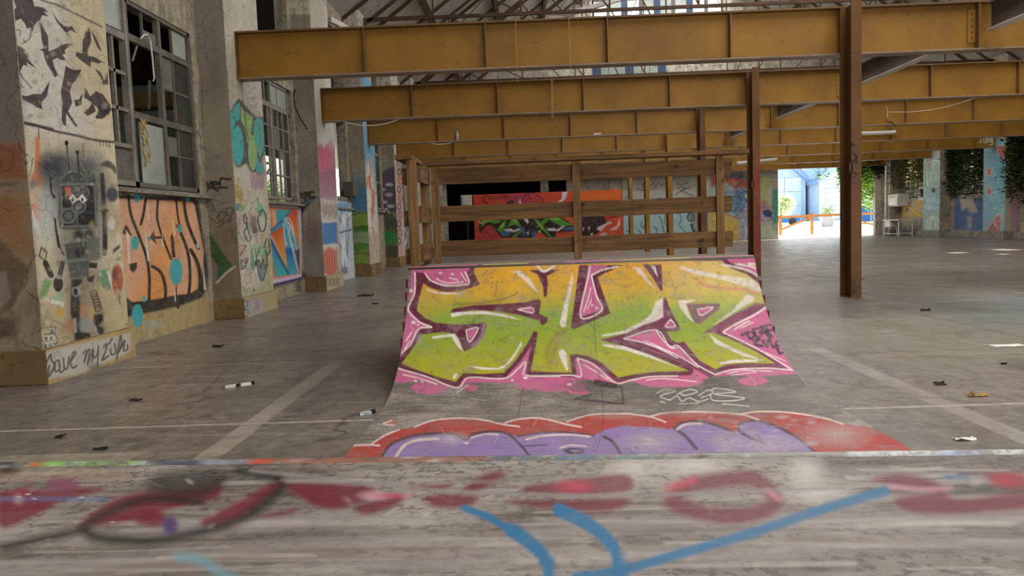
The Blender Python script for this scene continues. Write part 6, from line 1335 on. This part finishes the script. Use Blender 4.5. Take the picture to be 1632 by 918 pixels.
def lion_paint(cv):
    cv.at(980, 260, 5.737); cv.fill('#b9b2a0', 0.3); cv.poly([(860, 95), (1440, 80), (1430, 640), (1380, 700), (860, 720)], '#9fb0a8', 0.85, 4)
    cv.poly([(860, 440), (1000, 450), (1130, 520), (1140, 700), (860, 720)], '#cfae4e', 0.95, 4); cv.poly([(1340, 110), (1420, 150), (1420, 360), (1380, 400), (1340, 300)], '#b9c05a', 0.85, 4); cv.poly([(1390, 230), (1440, 230), (1440, 380), (1400, 400)], '#c9c4b4', 0.8, 3); cv.poly([(1440, 240), (1495, 240), (1485, 560), (1430, 560)], '#4a9a88', 0.95, 1.5)
    cv.poly([(870, 130), (1000, 110), (1150, 110), (1280, 170), (1240, 240), (1150, 230), (1000, 190), (880, 220)], '#b8452f', 0.9, 3); cv.poly([(1000, 130), (1120, 130), (1160, 180), (1060, 200)], '#cf6f3a', 0.9, 2.5)
    for i in range(9): cv.poly([(1010 + i * 30, 150 - (i % 3) * 14), (1060 + i * 30, 85 + (i % 2) * 14), (1050 + i * 30, 150)], ['#2f5f8a', '#6a3f6a', '#2f8a78'][i % 3], 0.85, 1.2)
    cv.poly([(1000, 280), (1100, 250), (1240, 230), (1300, 280), (1250, 380), (1180, 430), (1130, 500), (1060, 470), (1000, 440)], '#5f8fae', 0.95, 3)
    for i in range(16): cv.line([(1010 + i * 9, 270 + i * 9), (1080 + i * 6, 330 + i * 8), (1150 + i * 3, 470 - i * 2)], 9, ['#2f5f92', '#a8c8d8', '#4a7fae', '#1f3f6a'][i % 4], 0.75, 1.0)
    cv.ell(1220, 300, 34, 22, '#c9d27a', 0.97, 0.1); cv.ell(1222, 300, 14, 17, '#15181a', 0.97, 0.1); cv.line([(1130, 290), (1180, 260), (1250, 268), (1260, 300)], 8, '#1f2a3a', 0.9); cv.line([(1190, 330), (1230, 350), (1260, 330)], 7, '#24384a', 0.9)
    cv.poly([(1180, 420), (1260, 380), (1370, 370), (1440, 430), (1430, 520), (1330, 540), (1240, 540), (1180, 490)], '#b8a5b5', 0.95, 3); cv.poly([(1340, 440), (1390, 415), (1440, 450), (1430, 500), (1370, 490)], '#2f4f82', 0.97, 1.5); cv.ell(1415, 470, 20, 14, '#16202e', 0.9, 0.3); cv.line([(1340, 520), (1390, 535), (1440, 500)], 9, '#3a2f4a', 0.85); cv.poly([(1250, 370), (1360, 340), (1420, 400), (1380, 430), (1280, 410)], '#c08f72', 0.85, 3)
    cv.poly([(1140, 500), (1220, 500), (1260, 690), (1150, 700)], '#8f95b8', 0.85, 4); cv.poly([(1240, 540), (1490, 560), (1490, 660), (1250, 700)], '#a3bfae', 0.85, 4); cv.poly([(1215, 560), (1250, 560), (1250, 650), (1225, 650)], '#c9b84a', 0.8, 3); cv.line([(1000, 460), (1060, 480), (1130, 510)], 12, '#a8486a', 0.85, 1.2); cv.line([(1170, 520), (1200, 600), (1190, 690)], 10, '#e0e0e0', 0.7, 1.2)
    for i in range(10): cv.line([(1010 + i * 14, 560 + (i * 31) % 60), (1020 + i * 13, 660 + (i * 17) % 40)], 8, ['#cf8a2a', '#d8c070', '#b86a3a'][i % 3], 0.7, 1.0)
_lp = lion_paint
def lion_paint(cv):
    cv.at(980, 260, 5.737); _lp(cv)
    cv.daubs(71, 70, (1000, 250, 1230, 480), ['#2f5f92', '#a8c8d8', '#4a7fae', '#1f3f6a', '#d8e0e4', '#7a4a7a'], 40, 8, .8)
    cv.daubs(72, 50, (880, 110, 1320, 230), ['#b8452f', '#cf7f4a', '#2f6a92', '#6a2f4a', '#3f8a78', '#d8c0a0'], 34, 10, .75)
    cv.daubs(73, 50, (1160, 380, 1440, 560), ['#8a7a9a', '#d8ccd4', '#3a4f82', '#b88a72', '#2a2f4a'], 30, 7, .7); cv.daubs(74, 60, (880, 460, 1140, 700), ['#d8b84a', '#b8843a', '#e0d090', '#8a9a4a'], 36, 8, .7); cv.daubs(75, 40, (1150, 540, 1480, 690), ['#8fb0a0', '#c0d0c4', '#7a80a8', '#d0c060'], 34, 8, .6)
    cv.ell(1220, 300, 34, 22, '#c9d27a', 0.97, 0.1); cv.ell(1222, 300, 14, 17, '#15181a', 0.97, 0.1); cv.poly([(1360, 440), (1400, 425), (1440, 455), (1425, 495), (1380, 485)], '#24406e', 0.95, 1.2)
mural('mural', 'plaster_white_paint', wall_back, yface(48.494, 11.4, 15.75, 0.0, 4.2), 150, 140, lion_paint, 'bright painted beast head with blue mane')

# ---------------------------------------------------------------- far right piers
def rp6(cv):
    cv.at(1380, 220, 5.099); cv.fill('#9fbfb4', 0.85); cv.poly([(460, 60), (640, 60), (640, 160), (460, 160)], '#b5aea2', 0.9, 3); cv.poly([(470, 400), (640, 400), (640, 600), (470, 600)], '#8fb9c4', 0.85, 4)
    W = '#dce6de'
    cv.line([(500, 390), (490, 230), (520, 190), (600, 190), (618, 240), (615, 390)], 9, W, 0.85, 0.7); cv.line([(490, 390), (520, 415), (600, 410), (618, 390)], 7, '#5f8a80', 0.9); cv.line([(485, 400), (490, 220), (515, 180)], 5, '#3a5a50', 0.8)
    for p in ([(520, 285), (575, 283)], [(520, 320), (525, 345)], [(560, 315), (565, 345)], [(540, 200), (545, 250), (560, 200)]): cv.line(p, 7, W, 0.8)
    cv.ell(550, 425, 16, 20, '#1c2422', 0.95, 0.2)
    for x, y in ((510, 510), (545, 500), (580, 515), (530, 570), (575, 575), (500, 560)): cv.line([(x - 14, y), (x, y - 16), (x + 14, y), (x, y + 16), (x - 14, y)], 6, W, 0.85)
    for r in (20, 38, 55): cv.line([(545 - r, 740), (545 - r * .8, 690 - r * .6), (545, 665 - r * .5), (545 + r * .8, 690 - r * .6), (545 + r, 740)], 7, W, 0.85)
    for i in range(7): cv.line([(590 + i * 3, 165 + (i * 7) % 20), (600 + i * 2, 180)], 5, '#2a3a34', 0.8)
_r6 = rp6
def rp6(cv):
    _r6(cv); cv.at(1380, 220, 5.099); cv.daubs(83, 60, (480, 180, 630, 770), ['#dce6de', '#7fa99c', '#5f8a86', '#b4d0cc'], 16, 4, .55)
mural('mural', 'plaster_paint', RP[7], xface(22.196, 41.86, 43.58, 0.375, 4.6), 34, 150, rp6, 'pale green pier face with white line drawings')
def rp5(cv):
    cv.at(1380, 220, 5.099); cv.fill('#7fb0bb', 0.95); cv.ell(1090, 300, 70, 120, '#4f94a0', 0.7, 0.7); cv.ell(1040, 130, 60, 70, '#5a9aa8', 0.7, 0.6)
    for p in ([(1060, 60), (1190, 60), (1190, 200), (1140, 140), (1105, 190), (1070, 120)], [(985, 250), (1030, 240), (1010, 310), (985, 300)], [(985, 380), (1030, 440), (985, 470)], [(1150, 210), (1190, 190), (1190, 440), (1160, 420), (1175, 330)], [(985, 780), (985, 740), (1060, 640), (1075, 610), (1100, 660), (1110, 600), (1090, 780)]): cv.poly(p, '#b8605c', 0.92, 1.2); cv.line(p + [p[0]], 5, '#d9c8c4', 0.85, 0.5, smooth=False)
    for i in range(10): cv.line([(1020 + (i * 37) % 120, 260 + i * 45), (1050 + (i * 29) % 110, 290 + i * 42), (1030 + (i * 41) % 120, 320 + i * 42)], 5, '#c3dbdc', 0.7, 0.6)
_r5 = rp5
def rp5(cv):
    _r5(cv); cv.at(1380, 220, 5.099); cv.daubs(81, 60, (990, 80, 1190, 770), ['#c3dbdc', '#4f94a0', '#3a7a8a', '#a8ccd4'], 22, 5, .6); cv.daubs(82, 20, (990, 620, 1110, 780), ['#c9705a', '#d8a09a', '#8a4a4a'], 20, 6, .7)
mural('mural', 'plaster_paint', RP[6], xface(22.196, 36.2, 37.92, 0.375, 4.6), 40, 170, rp5, 'turquoise and coral painted pier face')
def rp5side(cv):
    cv.at(1380, 220, 5.099); cv.fill('#c9bd9c', 0.7); cv.poly([(1180, 400), (1290, 380), (1290, 790), (1170, 790)], '#b58a9a', 0.85, 5)
mural('side_paint', 'plaster_paint', RP[6], yface(36.186, 22.2, 22.8, 0.375, 4.6), 20, 100, rp5side)
def rbay(cv):
    cv.at(1380, 220, 5.099); cv.poly([(720, 480), (990, 480), (990, 760), (710, 745)], '#3a5f8f', 0.9, 3); cv.poly([(760, 490), (860, 490), (910, 600), (850, 610), (820, 560), (780, 590)], '#b5a888', 0.8, 2); cv.poly([(820, 640), (860, 630), (860, 730), (830, 740)], '#a89f8c', 0.7, 2)
    cv.poly([(290, 520), (470, 500), (470, 650), (290, 645)], '#b5974a', 0.9, 3); cv.poly([(320, 530), (360, 520), (350, 600), (325, 600)], '#4f7298', 0.9, 1.5); cv.line([(380, 520), (400, 560), (440, 590), (470, 580)], 16, '#8f9a9c', 0.85, 1.2); cv.line([(300, 600), (340, 560), (420, 620), (470, 640)], 10, '#d0a84a', 0.9); cv.poly([(215, 560), (290, 560), (290, 640), (215, 640)], '#9a5f4a', 0.7, 3)
mural('mural', 'plaster_paint', wall_right, xface(22.796, 37.95, 41.83, 0.3, 2.18), 50, 70, rbay)
mural('mural', 'plaster_paint', wall_right, xface(22.796, 43.6, 47.5, 0.3, 2.18), 50, 70, rbay)
# tag on the fifth beam, letters on the first columns
def beamtag(cv):
    cv.at(1100, 0, 3.068)
    for p in ([(1405, 672), (1440, 668)], [(1420, 670), (1422, 700)], [(1432, 680), (1440, 700), (1450, 678), (1436, 680)], [(1452, 700), (1456, 675), (1463, 695), (1470, 670), (1474, 698)], [(1475, 690), (1482, 668), (1478, 705), (1465, 708)], [(1410, 698), (1420, 690)]): cv.line(p, 5, '#efe9da', 0.95, 0.4)
mural('painted_tag', 'steel_ochre_paint', BEAMS[4], yface(37.036, 19.4, 22.1, 4.32, 5.08), 90, 30, beamtag)
def coltag(cv):
    cv.at(1100, 180, 3.06); K = '#14100e'
    cv.line([(780, 215), (782, 150), (808, 165), (784, 180), (812, 215)], 14, K, 0.95, 0.6, smooth=False); cv.line([(780, 250), (784, 225), (796, 245), (808, 225), (812, 252)], 12, K, 0.95, 0.6, smooth=False); cv.line([(782, 262), (784, 305), (784, 283), (808, 262), (786, 283), (812, 300)], 12, K, 0.95, 0.6, smooth=False); cv.line([(786, 315), (806, 312), (790, 335), (808, 338)], 8, K, 0.9, 0.6)
    cv.ell(795, 400, 22, 70, '#7a3a4a', 0.5, 0.6); cv.ell(795, 850, 25, 60, '#1c120c', 0.7, 0.7)
mural('painted_tag', 'steel_column_paint', COLS[0], yface(13.566, 5.67, 5.85, 0.0, 3.6), 16, 360, coltag)
def col2tag(cv):
    cv.at(1180, 340, 5.736); cv.poly([(130, -500), (210, -500), (210, 420), (130, 420)], '#8a2a1f', 0.75, 3)
mural('painted_tag', 'steel_column_paint', COLS[1], yface(19.346, 5.67, 5.85, 0.0, 3.6), 6, 60, col2tag)

# ================================================================== IVY, TREES, YARD
def leaf_mesh(name, mat, pts, size, label, cat, seed=1, parent=None):
    rnd = random.Random(seed); v = []; f = []
    for p in pts:
        s = size * rnd.uniform(0.6, 1.3); a = rnd.uniform(0, 6.28); b = rnd.uniform(-1.2, 1.2)
        u = Vector((math.cos(a), math.sin(a), rnd.uniform(-.5, .5))).normalized(); w = u.cross(Vector((math.sin(b), math.cos(b) * .4, 1))).normalized()
        n = u.cross(w) * 0.25; P = Vector(p); k = len(v)
        v += [tuple(P - u * s), tuple(P + w * s * .55 + n * s), tuple(P + u * s), tuple(P - w * s * .55 + n * s)]
        f += [(k, k + 1, k + 2), (k, k + 2, k + 3)]
    m = MB(); m.v = v; m.f = f
    o = m.build(name, mat, parent)
    if label: tag(o, label, cat, kind='stuff')
    return o
def curtain(seed, n, x0, x1, y0, y1, z0, z1, drop=1.0):
    """hanging growth: strands of uneven length from the top"""
    r = random.Random(seed); out = []
    ns = max(4, n // 45)
    strands = [(r.uniform(x0, x1), r.uniform(y0, y1), z1 - (z1 - z0) * (r.random() ** drop)) for _ in range(ns)]
    for _ in range(n):
        sx, sy, sz = r.choice(strands); z = z1 - (z1 - sz) * r.random()
        out.append((sx + r.gauss(0, .1), sy + r.gauss(0, .14), z))
    return out
def blob(seed, n, c, rx, ry, rz):
    r = random.Random(seed); out = []
    for _ in range(n):
        d = Vector((r.gauss(0, 1), r.gauss(0, 1), r.gauss(0, 1))).normalized() * (r.random() ** 0.4)
        out.append((c[0] + d.x * rx, c[1] + d.y * ry, c[2] + d.z * rz))
    return out
leaf_mesh('ivy', 'ivy_dark', curtain(1, 6500, 22.45, 22.85, 37.9, 41.8, 1.9, 5.3, 0.7), 0.10, 'dark ivy filling the window between the two painted far piers', 'ivy', 1)
leaf_mesh('ivy', 'ivy_dry', curtain(2, 5200, 22.2, 22.8, 43.6, 48.2, 2.2, 5.6, 0.7), 0.10, 'browning ivy hanging above the white table', 'ivy', 2)
leaf_mesh('ivy', 'ivy_bright', curtain(3, 3800, 19.6, 22.0, 48.5, 49.1, 2.0, 5.0, 1.3), 0.12, 'sunlit green ivy hanging in the right of the gateway', 'ivy', 3)
leaf_mesh('ivy', 'ivy_bright', curtain(4, 900, 16.6, 20.0, 48.4, 48.9, 3.5, 4.7, 1.6), 0.11, 'thin ivy trails hanging from the gateway lintel', 'ivy', 4)
leaf_mesh('ivy', 'ivy_dark', curtain(5, 2600, 22.0, 22.7, 34.2, 36.1, 1.2, 5.4, 0.8), 0.10, 'dark ivy at the right edge beside the pink pier side', 'ivy', 5)
leaf_mesh('ivy', 'ivy_dark', curtain(6, 900, 20.6, 22.4, 48.1, 48.5, 3.4, 5.2, 1.0), 0.11, 'shaded ivy over the gateway corner', 'ivy', 6)
hg = empty('hedge', (24.6, 43, 0), 'dense hedge growing outside the far right windows', 'hedge')
for k in range(5): MB().tube([(24.6, 37.5 + 2.6 * k, -.05), (24.6, 37.6 + 2.6 * k, 3.5)], .06, 6).build('stem', 'purlin_wood', hg)
leaf_mesh('foliage', 'ivy_dark', [(random.uniform(23.6, 25.4), random.uniform(36, 50), random.uniform(0.2, 6.2)) for _ in range(9000)], 0.2, None, None, 14, hg)
tr = empty('tree', (26.0, 58, 0), 'bright green tree behind the steel column in the yard', 'tree')
MB().tube([(26.0, 58, -.1), (26.05, 58, 1.5), (25.9, 58.1, 3.2)], [.16, .13, .08], 8).build('trunk', 'purlin_wood', tr)
leaf_mesh('foliage', 'ivy_bright', blob(8, 3800, (25.2, 57.5, 4.2), 2.0, 1.6, 2.6), 0.16, None, None, 8, tr)
bs = empty('shrub', (20.7, 63, 0.2), 'pale sunlit shrub in front of the blue glazed building', 'shrub')
MB().tube([(20.7, 63, .5), (20.7, 63, 2.1)], .05, 6).build('stem', 'purlin_wood', bs)
leaf_mesh('foliage', 'bush_pale', blob(9, 900, (20.9, 63, 2.35), .95, .6, 1.0), 0.12, None, None, 9, bs)
bs = empty('shrub', (-14, 41, 0), 'sunlit greenery beyond the gridded side window', 'shrub')
MB().tube([(-15.5, 45.5, -0.2), (-15.5, 45.5, 2.5)], .08, 6).build('stem', 'purlin_wood', bs)
leaf_mesh('foliage', 'ivy_bright', blob(10, 1500, (-15.5, 45.5, 3.0), 2.2, 2.5, 1.7), 0.16, None, None, 10, bs)

# ---- buildings over the yard
bl = empty('building', (25.0, 75, 0.6), 'blue gabled building with a glazed grid front at the left of the gateway', 'building')
MB().prism([(21.5, 0.5), (27.0, 0.5), (27.0, 4.7), (25.3, 6.2), (21.5, 6.2)], 1, 75, 82).build('wall', 'facade_blue', bl)
MB().prism([(21.0, 6.15), (25.4, 6.15), (27.05, 4.55), (27.05, 5.15), (25.5, 6.75), (21.0, 6.75)], 1, 74.4, 82).build('roof', 'facade_deep_blue', bl)
for i in range(3):
    for j in range(3): box('pane', 'facade_glass', bl, 21.7 + i * 1.65, 23.25 + i * 1.65, 74.92, 75.0, 1.0 + j * 1.35, 2.3 + j * 1.35)
bm = empty('building', (29.7, 82, 0.8), 'white rendered house with a blue door in the middle of the gateway', 'building')
MB().prism([(27.4, 0.6), (32, 0.6), (32, 5.2), (27.4, 5.25)], 1, 82, 88).build('wall', 'facade_white', bm)
box('door', 'facade_deep_blue', bm, 29.6, 31.0, 81.9, 82.0, 0.9, 2.75); box('door_leaf', 'facade_blue', bm, 30.3, 30.95, 81.86, 81.9, 0.95, 2.65)
br_ = empty('building', (30, 72.5, 0.6), 'blue gabled building clad in planks at the right of the gateway', 'building')
MB().prism([(27.35, 0.5), (35, 0.5), (35, 7.3), (31.2, 7.3), (27.35, 4.4)], 1, 72.5, 80).build('wall', 'facade_blue', br_)
MB().prism([(27.1, 4.2), (31.2, 7.3), (35.3, 7.3), (35.3, 7.8), (31.0, 7.8), (27.1, 4.75)], 1, 72.0, 80).build('roof', 'facade_deep_blue', br_)
for i in range(9): box('plank', 'facade_glass', br_, 27.9, 33.8, 72.42, 72.5, 1.0 + i * .4, 1.36 + i * .4)
# ---- barrier in the gateway
gt = empty('barrier_gate', (19.5, 52, 0), 'low orange timber barrier across the gateway', 'gate')
for x in (16.95, 19.05, 23.5): box('post', 'gate_orange', gt, x, x + .16, 51.95, 52.1, -.02 if x < 23 else 0.0, 1.55 if x > 17 else 1.45)
MB().bar((16.9, 51.93, 1.33), (19.1, 51.93, 1.36), .06, .16).build('rail', 'gate_orange', gt); MB().bar((19.1, 51.93, 1.36), (23.6, 51.93, 1.38), .06, .16).build('rail', 'gate_orange', gt)
MB().bar((17.0, 51.9, .5), (19.1, 51.9, 1.28), .05, .12).build('brace', 'gate_orange', gt); MB().bar((21.6, 51.9, 1.15), (23.5, 51.9, .5), .05, .12).build('brace', 'gate_orange', gt)
# ---- yard furniture
pl = empty('planter', (22.1, 57, 0), 'pale tapered planter tub standing in the yard', 'planter')
m = MB(); a = [(21.82, 56.75), (22.4, 56.75), (22.4, 57.3), (21.82, 57.3)]; b = [(21.66, 56.6), (22.56, 56.6), (22.56, 57.45), (21.66, 57.45)]
m.add([(x, y, 0.5) for x, y in a] + [(x, y, 1.15) for x, y in b], [(3, 2, 1, 0), (4, 5, 6, 7), (0, 1, 5, 4), (1, 2, 6, 5), (2, 3, 7, 6), (3, 0, 4, 7)]); m.build('tub', 'planter_grey', pl)
box('rim', 'planter_grey', pl, 21.62, 22.6, 56.56, 57.49, 1.15, 1.22)
leaf_mesh('plant', 'bush_pale', blob(12, 350, (22.1, 57, 1.6), .5, .4, .5), 0.09, None, None, 12, pl)
sk = empty('skip', (26.4, 60, 0), 'bright blue metal waste skip in the yard', 'skip')
MB().prism([(25.3, 0.75), (27.7, 0.75), (28.1, 1.85), (24.9, 1.85)], 1, 59.3, 61).build('body', 'container_blue', sk); box('rim', 'container_blue', sk, 24.8, 28.2, 59.2, 61.1, 1.78, 1.88)
for x in (25.4, 26.2, 27.0): box('rib', 'facade_deep_blue', sk, x, x + .08, 59.22, 59.32, .8, 1.78)
for x in (25.5, 27.3): box('foot', 'steel_grey', sk, x, x + .2, 59.6, 60.7, 0.5, .78)
cr = empty('car', (20.6, 64.5, 0.25), 'parked blue car half hidden behind the gateway barrier', 'car')
MB().prism([(19.0, .85), (22.6, .85), (22.6, 1.25), (22.0, 1.38), (19.0, 1.38)], 1, 63.8, 65.4).build('body', 'container_blue', cr, bevel=.08)
MB().prism([(19.2, 1.38), (21.8, 1.38), (21.2, 1.85), (19.6, 1.85)], 1, 63.95, 65.25).build('cabin', 'facade_glass', cr, bevel=.06)
for x in (19.6, 21.9): MB().tube([(x, 63.75, .92), (x, 63.95, .92)], .3, 14).build('wheel', 'rubber_black', cr)
# ---- white table and wall boxes on the right
tb = empty('table', (21.9, 45.6, 0), 'white metal table with thin legs against the far right wall', 'table')
box('top', 'white_paint', tb, 21.45, 22.35, 44.9, 46.9, .93, .98); box('drawer', 'white_paint', tb, 21.5, 21.95, 46.0, 46.7, .55, .93)
for x in (21.5, 22.28):
    for y in (44.95, 46.82): box('leg', 'white_paint', tb, x, x + .05, y, y + .05, 0, .93)
    box('stretcher', 'white_paint', tb, x, x + .04, 44.98, 46.82, .14, .18)
wbx = empty('wall_heater', (22.3, 47.0, 1.75), 'white rounded box on the far right wall above the table', 'box')
MB().prism([(22.1, 1.85), (22.22, 1.75), (22.82, 1.75), (22.82, 2.5), (22.2, 2.5), (22.1, 2.4)], 1, 46.4, 47.6).build('case', 'white_paint', wbx, bevel=.05)
box('vent', 'steel_grey', wbx, 22.09, 22.11, 46.6, 47.4, 2.3, 2.34)
wv = empty('wall_vent', (22.7, 44.4, 2.0), 'white framed dark vent in the wall above the table', 'vent')
for a in ((22.55, 22.82, 43.75, 43.85, 2.1, 2.75), (22.55, 22.82, 44.75, 44.85, 2.1, 2.75), (22.55, 22.82, 43.75, 44.85, 2.68, 2.78), (22.55, 22.82, 43.75, 44.85, 2.05, 2.2)): box('frame', 'white_paint', wv, *a)
box('opening', 'dark_interior', wv, 22.7, 22.8, 43.85, 44.75, 2.2, 2.68)
pp = MB().tube([(22.1, 47.85, 0), (22.1, 47.85, 4.25)], .06, 10).build('drain_pipe', 'steel_pale', smooth=True); tag(pp, 'pale vertical drain pipe beside the gateway', 'pipe')

# ================================================================== CABLES, CHAINS, LAMPS
def sag(p, q, d, n=14): return [tuple(Vector(p).lerp(Vector(q), i / n) - Vector((0, 0, d * 4 * (i / n) * (1 - i / n)))) for i in range(n + 1)]
tag(MB().tube(sag((-4.55, 19.82, 4.27), (-3.15, 19.82, 4.27), .13), .014, 6).build('cable', 'cable_white'), 'white cable sagging under the second ochre beam', 'cable', 'white cables under the beams')
tag(MB().tube(sag((-3.05, 25.55, 4.27), (-2.33, 25.55, 4.27), .06), .014, 6).build('cable', 'cable_white'), 'short white cable loop under the third ochre beam', 'cable', 'white cables under the beams')
tag(MB().tube([(-5.55, 19.15, 5.0), (-5.6, 19.14, 4.85), (-5.58, 19.14, 4.6), (-5.47, 19.14, 4.3), (-5.3, 19.12, 4.02)], .016, 6).build('cable', 'rubber_black'), 'black cable dangling against the grey pier side', 'cable')
def chain(x, y, z0, z1, label):
    n = int((z1 - z0) / .03); m = MB()
    for i in range(n): z = z1 - i * .03; m.bar((x - (.006 if i % 2 else 0), y - (0 if i % 2 else .006), z), (x + (.006 if i % 2 else 0), y + (0 if i % 2 else .006), z - .034), .009)
    tag(m.build('chain', 'string'), label, 'chain')
chain(-.06, 13.97, 4.0, 5.13, 'left thin chain hanging over the nearest ochre beam'); chain(.885, 13.97, 4.1, 5.13, 'right thin chain hanging over the nearest ochre beam')
tag(MB().tube([(.78, 19.85, 5.125), (.77, 19.77, 5.125), (.755, 19.765, 4.16), (.79, 19.765, 4.14), (.80, 19.77, 5.125), (.80, 19.85, 5.125)], .008, 5).build('cord_loop', 'string'), 'pale cord loop hanging over the second ochre beam', 'cord')
tag(MB().tube([(11.8, 25.63, 4.88), (11.8, 25.47, 4.80), (11.8, 25.46, 4.45), (11.8, 25.47, 4.70)] + sag((11.8, 25.47, 4.70), (14.8, 25.5, 5.1), .18)[1:], .008, 5).build('wire', 'cable_white'), 'thin pale wire strung along the third ochre beam at right', 'wire')
tag(MB().tube([(11.80, 25.46, 4.48), (11.74, 25.45, 4.40), (11.95, 25.45, 4.34), (12.05, 25.45, 4.22)], .016, 5).build('wire_end', 'rubber_black'), 'frayed dark wire end hanging from the thin pale wire', 'wire')
def tube_lamp(x0, x1, y, z, label, dz=0.0):
    l = empty('strip_lamp', ((x0 + x1) / 2, y, z), label, 'lamp', 'strip lamps under the beams')
    MB().bar((x0, y, z), (x1, y, z + dz), .12, .09).build('housing', 'lamp_white', l); MB().tube([(x0 + .06, y, z - .07), (x1 - .06, y, z - .07 + dz)], .03, 8).build('tube', 'lamp_white', l)
    for k in (.15, .85): MB().bar((x0 + (x1 - x0) * k, y, z + .04 + dz * k), (x0 + (x1 - x0) * k, y + (.2 if y < 32 else 0), 5.0 if y < 32 else 4.29), .02).build('hanger', 'steel_grey', l)
tube_lamp(13.1, 14.75, 31.13, 4.62, 'unlit strip lamp hanging in front of the fourth beam, right of the column'); tube_lamp(10.1, 12.0, 37.05, 4.04, 'unlit strip lamp tilted above the railing corner', .12)
bt = empty('bottle', (-2.15, 25.55, 4.31), 'small white bottle standing on the third beam flange', 'bottle')
MB().tube([(-2.15, 25.57, 4.31), (-2.15, 25.57, 4.50), (-2.15, 25.57, 4.56), (-2.15, 25.57, 4.64)], [.045, .045, .02, .018], 10).build('body', 'white_paint', bt, smooth=True); MB().tube([(-2.15, 25.57, 4.64), (-2.15, 25.57, 4.67)], .024, 8).build('cap', 'rubber_black', bt)
tag(MB().tube([(2.32, 25.57, 4.345), (2.56, 25.55, 4.35)], [.035, .03], 8).build('rag', 'paper_white'), 'pale scrap lying on the third beam flange', 'scrap')

# ================================================================== LITTER ON THE FLOOR
def crumple(name, mat, x, y, w, d, h, label, cat, seed, group=None):
    r = random.Random(seed); n = 5; v = []; 
    for j in range(n):
        for i in range(n): v.append((x + (i / (n - 1) - .5) * w + r.gauss(0, w * .05), y + (j / (n - 1) - .5) * d + r.gauss(0, d * .05), .003 + abs(r.gauss(0, h))))
    m = MB(); m.v = v; m.f = [(j * n + i, j * n + i + 1, (j + 1) * n + i + 1, (j + 1) * n + i) for j in range(n - 1) for i in range(n - 1)]
    o = m.build(name, mat); s = o.modifiers.new('s', 'SOLIDIFY'); s.thickness = .003
    return tag(o, label, cat, group)
def pack(x, y, rz, mat, label):
    p = empty('cigarette_pack', (x, y, 0), label, 'packet', 'crushed packets on the floor')
    c, s = math.cos(rz), math.sin(rz)
    def R(a, b, z): return (x + a * c - b * s, y + a * s + b * c, z)
    q = [R(-.05, -.03, .001), R(.05, -.03, .001), R(.05, .03, .001), R(-.05, .03, .001), R(-.045, -.025, .03), R(.05, -.03, .022), R(.045, .028, .026), R(-.05, .03, .02)]
    MB().add(q, [(3, 2, 1, 0), (4, 5, 6, 7), (0, 1, 5, 4), (1, 2, 6, 5), (2, 3, 7, 6), (3, 0, 4, 7)]).build('carton', mat, p)
    q = [R(.05, -.03, .002), R(.085, -.025, .012), R(.085, .02, .035), R(.05, .028, .024)]
    MB().add(q, [(0, 1, 2, 3)]).build('flap', 'rubber_black', p)
pack(-2.96, 7.42, .2, 'paper_white', 'crushed white and black packet on the open floor at left'); pack(-2.84, 7.50, .5, 'paper_white', 'second crushed packet touching the white one on the floor')
pack(-1.36, 6.14, .4, 'paper_print', 'colourful crushed packet against the foot of the painted ramp'); 
LT = [('paper_scrap', 'paper_white', 5.16, 8.35, .32, .14, .004, 'flat white sheet of paper on the floor at far right', 'paper'), ('paper_scrap', 'paper_white', 2.80, 4.95, .13, .05, .012, 'white paper scrap near the pipe edge at right', 'paper'),
      ('paper_scrap', 'tan_wood', 3.56, 6.12, .15, .06, .014, 'beige crumpled scrap beside the pale floor line', 'paper'), ('dead_leaf', 'leaf_litter', 3.5, 6.56, .09, .05, .01, 'dark leaf above the pale floor line at right', 'leaf'), ('dead_leaf', 'leaf_litter', 4.52, 7.36, .06, .04, .012, 'small black leaf near the flat white paper', 'leaf'),
      ('dead_leaf', 'leaf_litter', -3.66, 6.95, .1, .06, .012, 'dark leaf on the floor below the crow pier', 'leaf'), ('dead_leaf', 'leaf_litter', -3.62, 5.72, .07, .05, .01, 'dark leaf just past the thin court line at far left', 'leaf'), ('dead_leaf', 'leaf_litter', -3.1, 5.35, .09, .05, .01, 'curled leaf on the pale floor patch at left', 'leaf'),
      ('dead_leaf', 'leaf_litter', -4.2, 10.2, .14, .1, .015, 'black leaf in front of the orange lettering', 'leaf'), ('dead_leaf', 'leaf_litter', -3.7, 17.4, .35, .25, .02, 'dark debris heap on the floor before the geometric mural', 'leaf'), ('dead_leaf', 'leaf_litter', -3.1, 15.4, .14, .1, .015, 'small dark leaf on the floor past the teal pier', 'leaf'),
      ('dead_leaf', 'leaf_litter', 7.4, 17.3, .2, .14, .02, 'dark leaf on the floor between the two nearest columns', 'leaf'), ('dead_leaf', 'leaf_litter', 5.9, 11.5, .14, .1, .02, 'dark leaf in front of the nearest column', 'leaf')]
for i, (n, m_, x, y, w, d, h, lab, cat) in enumerate(LT): crumple(n, m_, x, y, w, d, h, lab, cat, 20 + i)
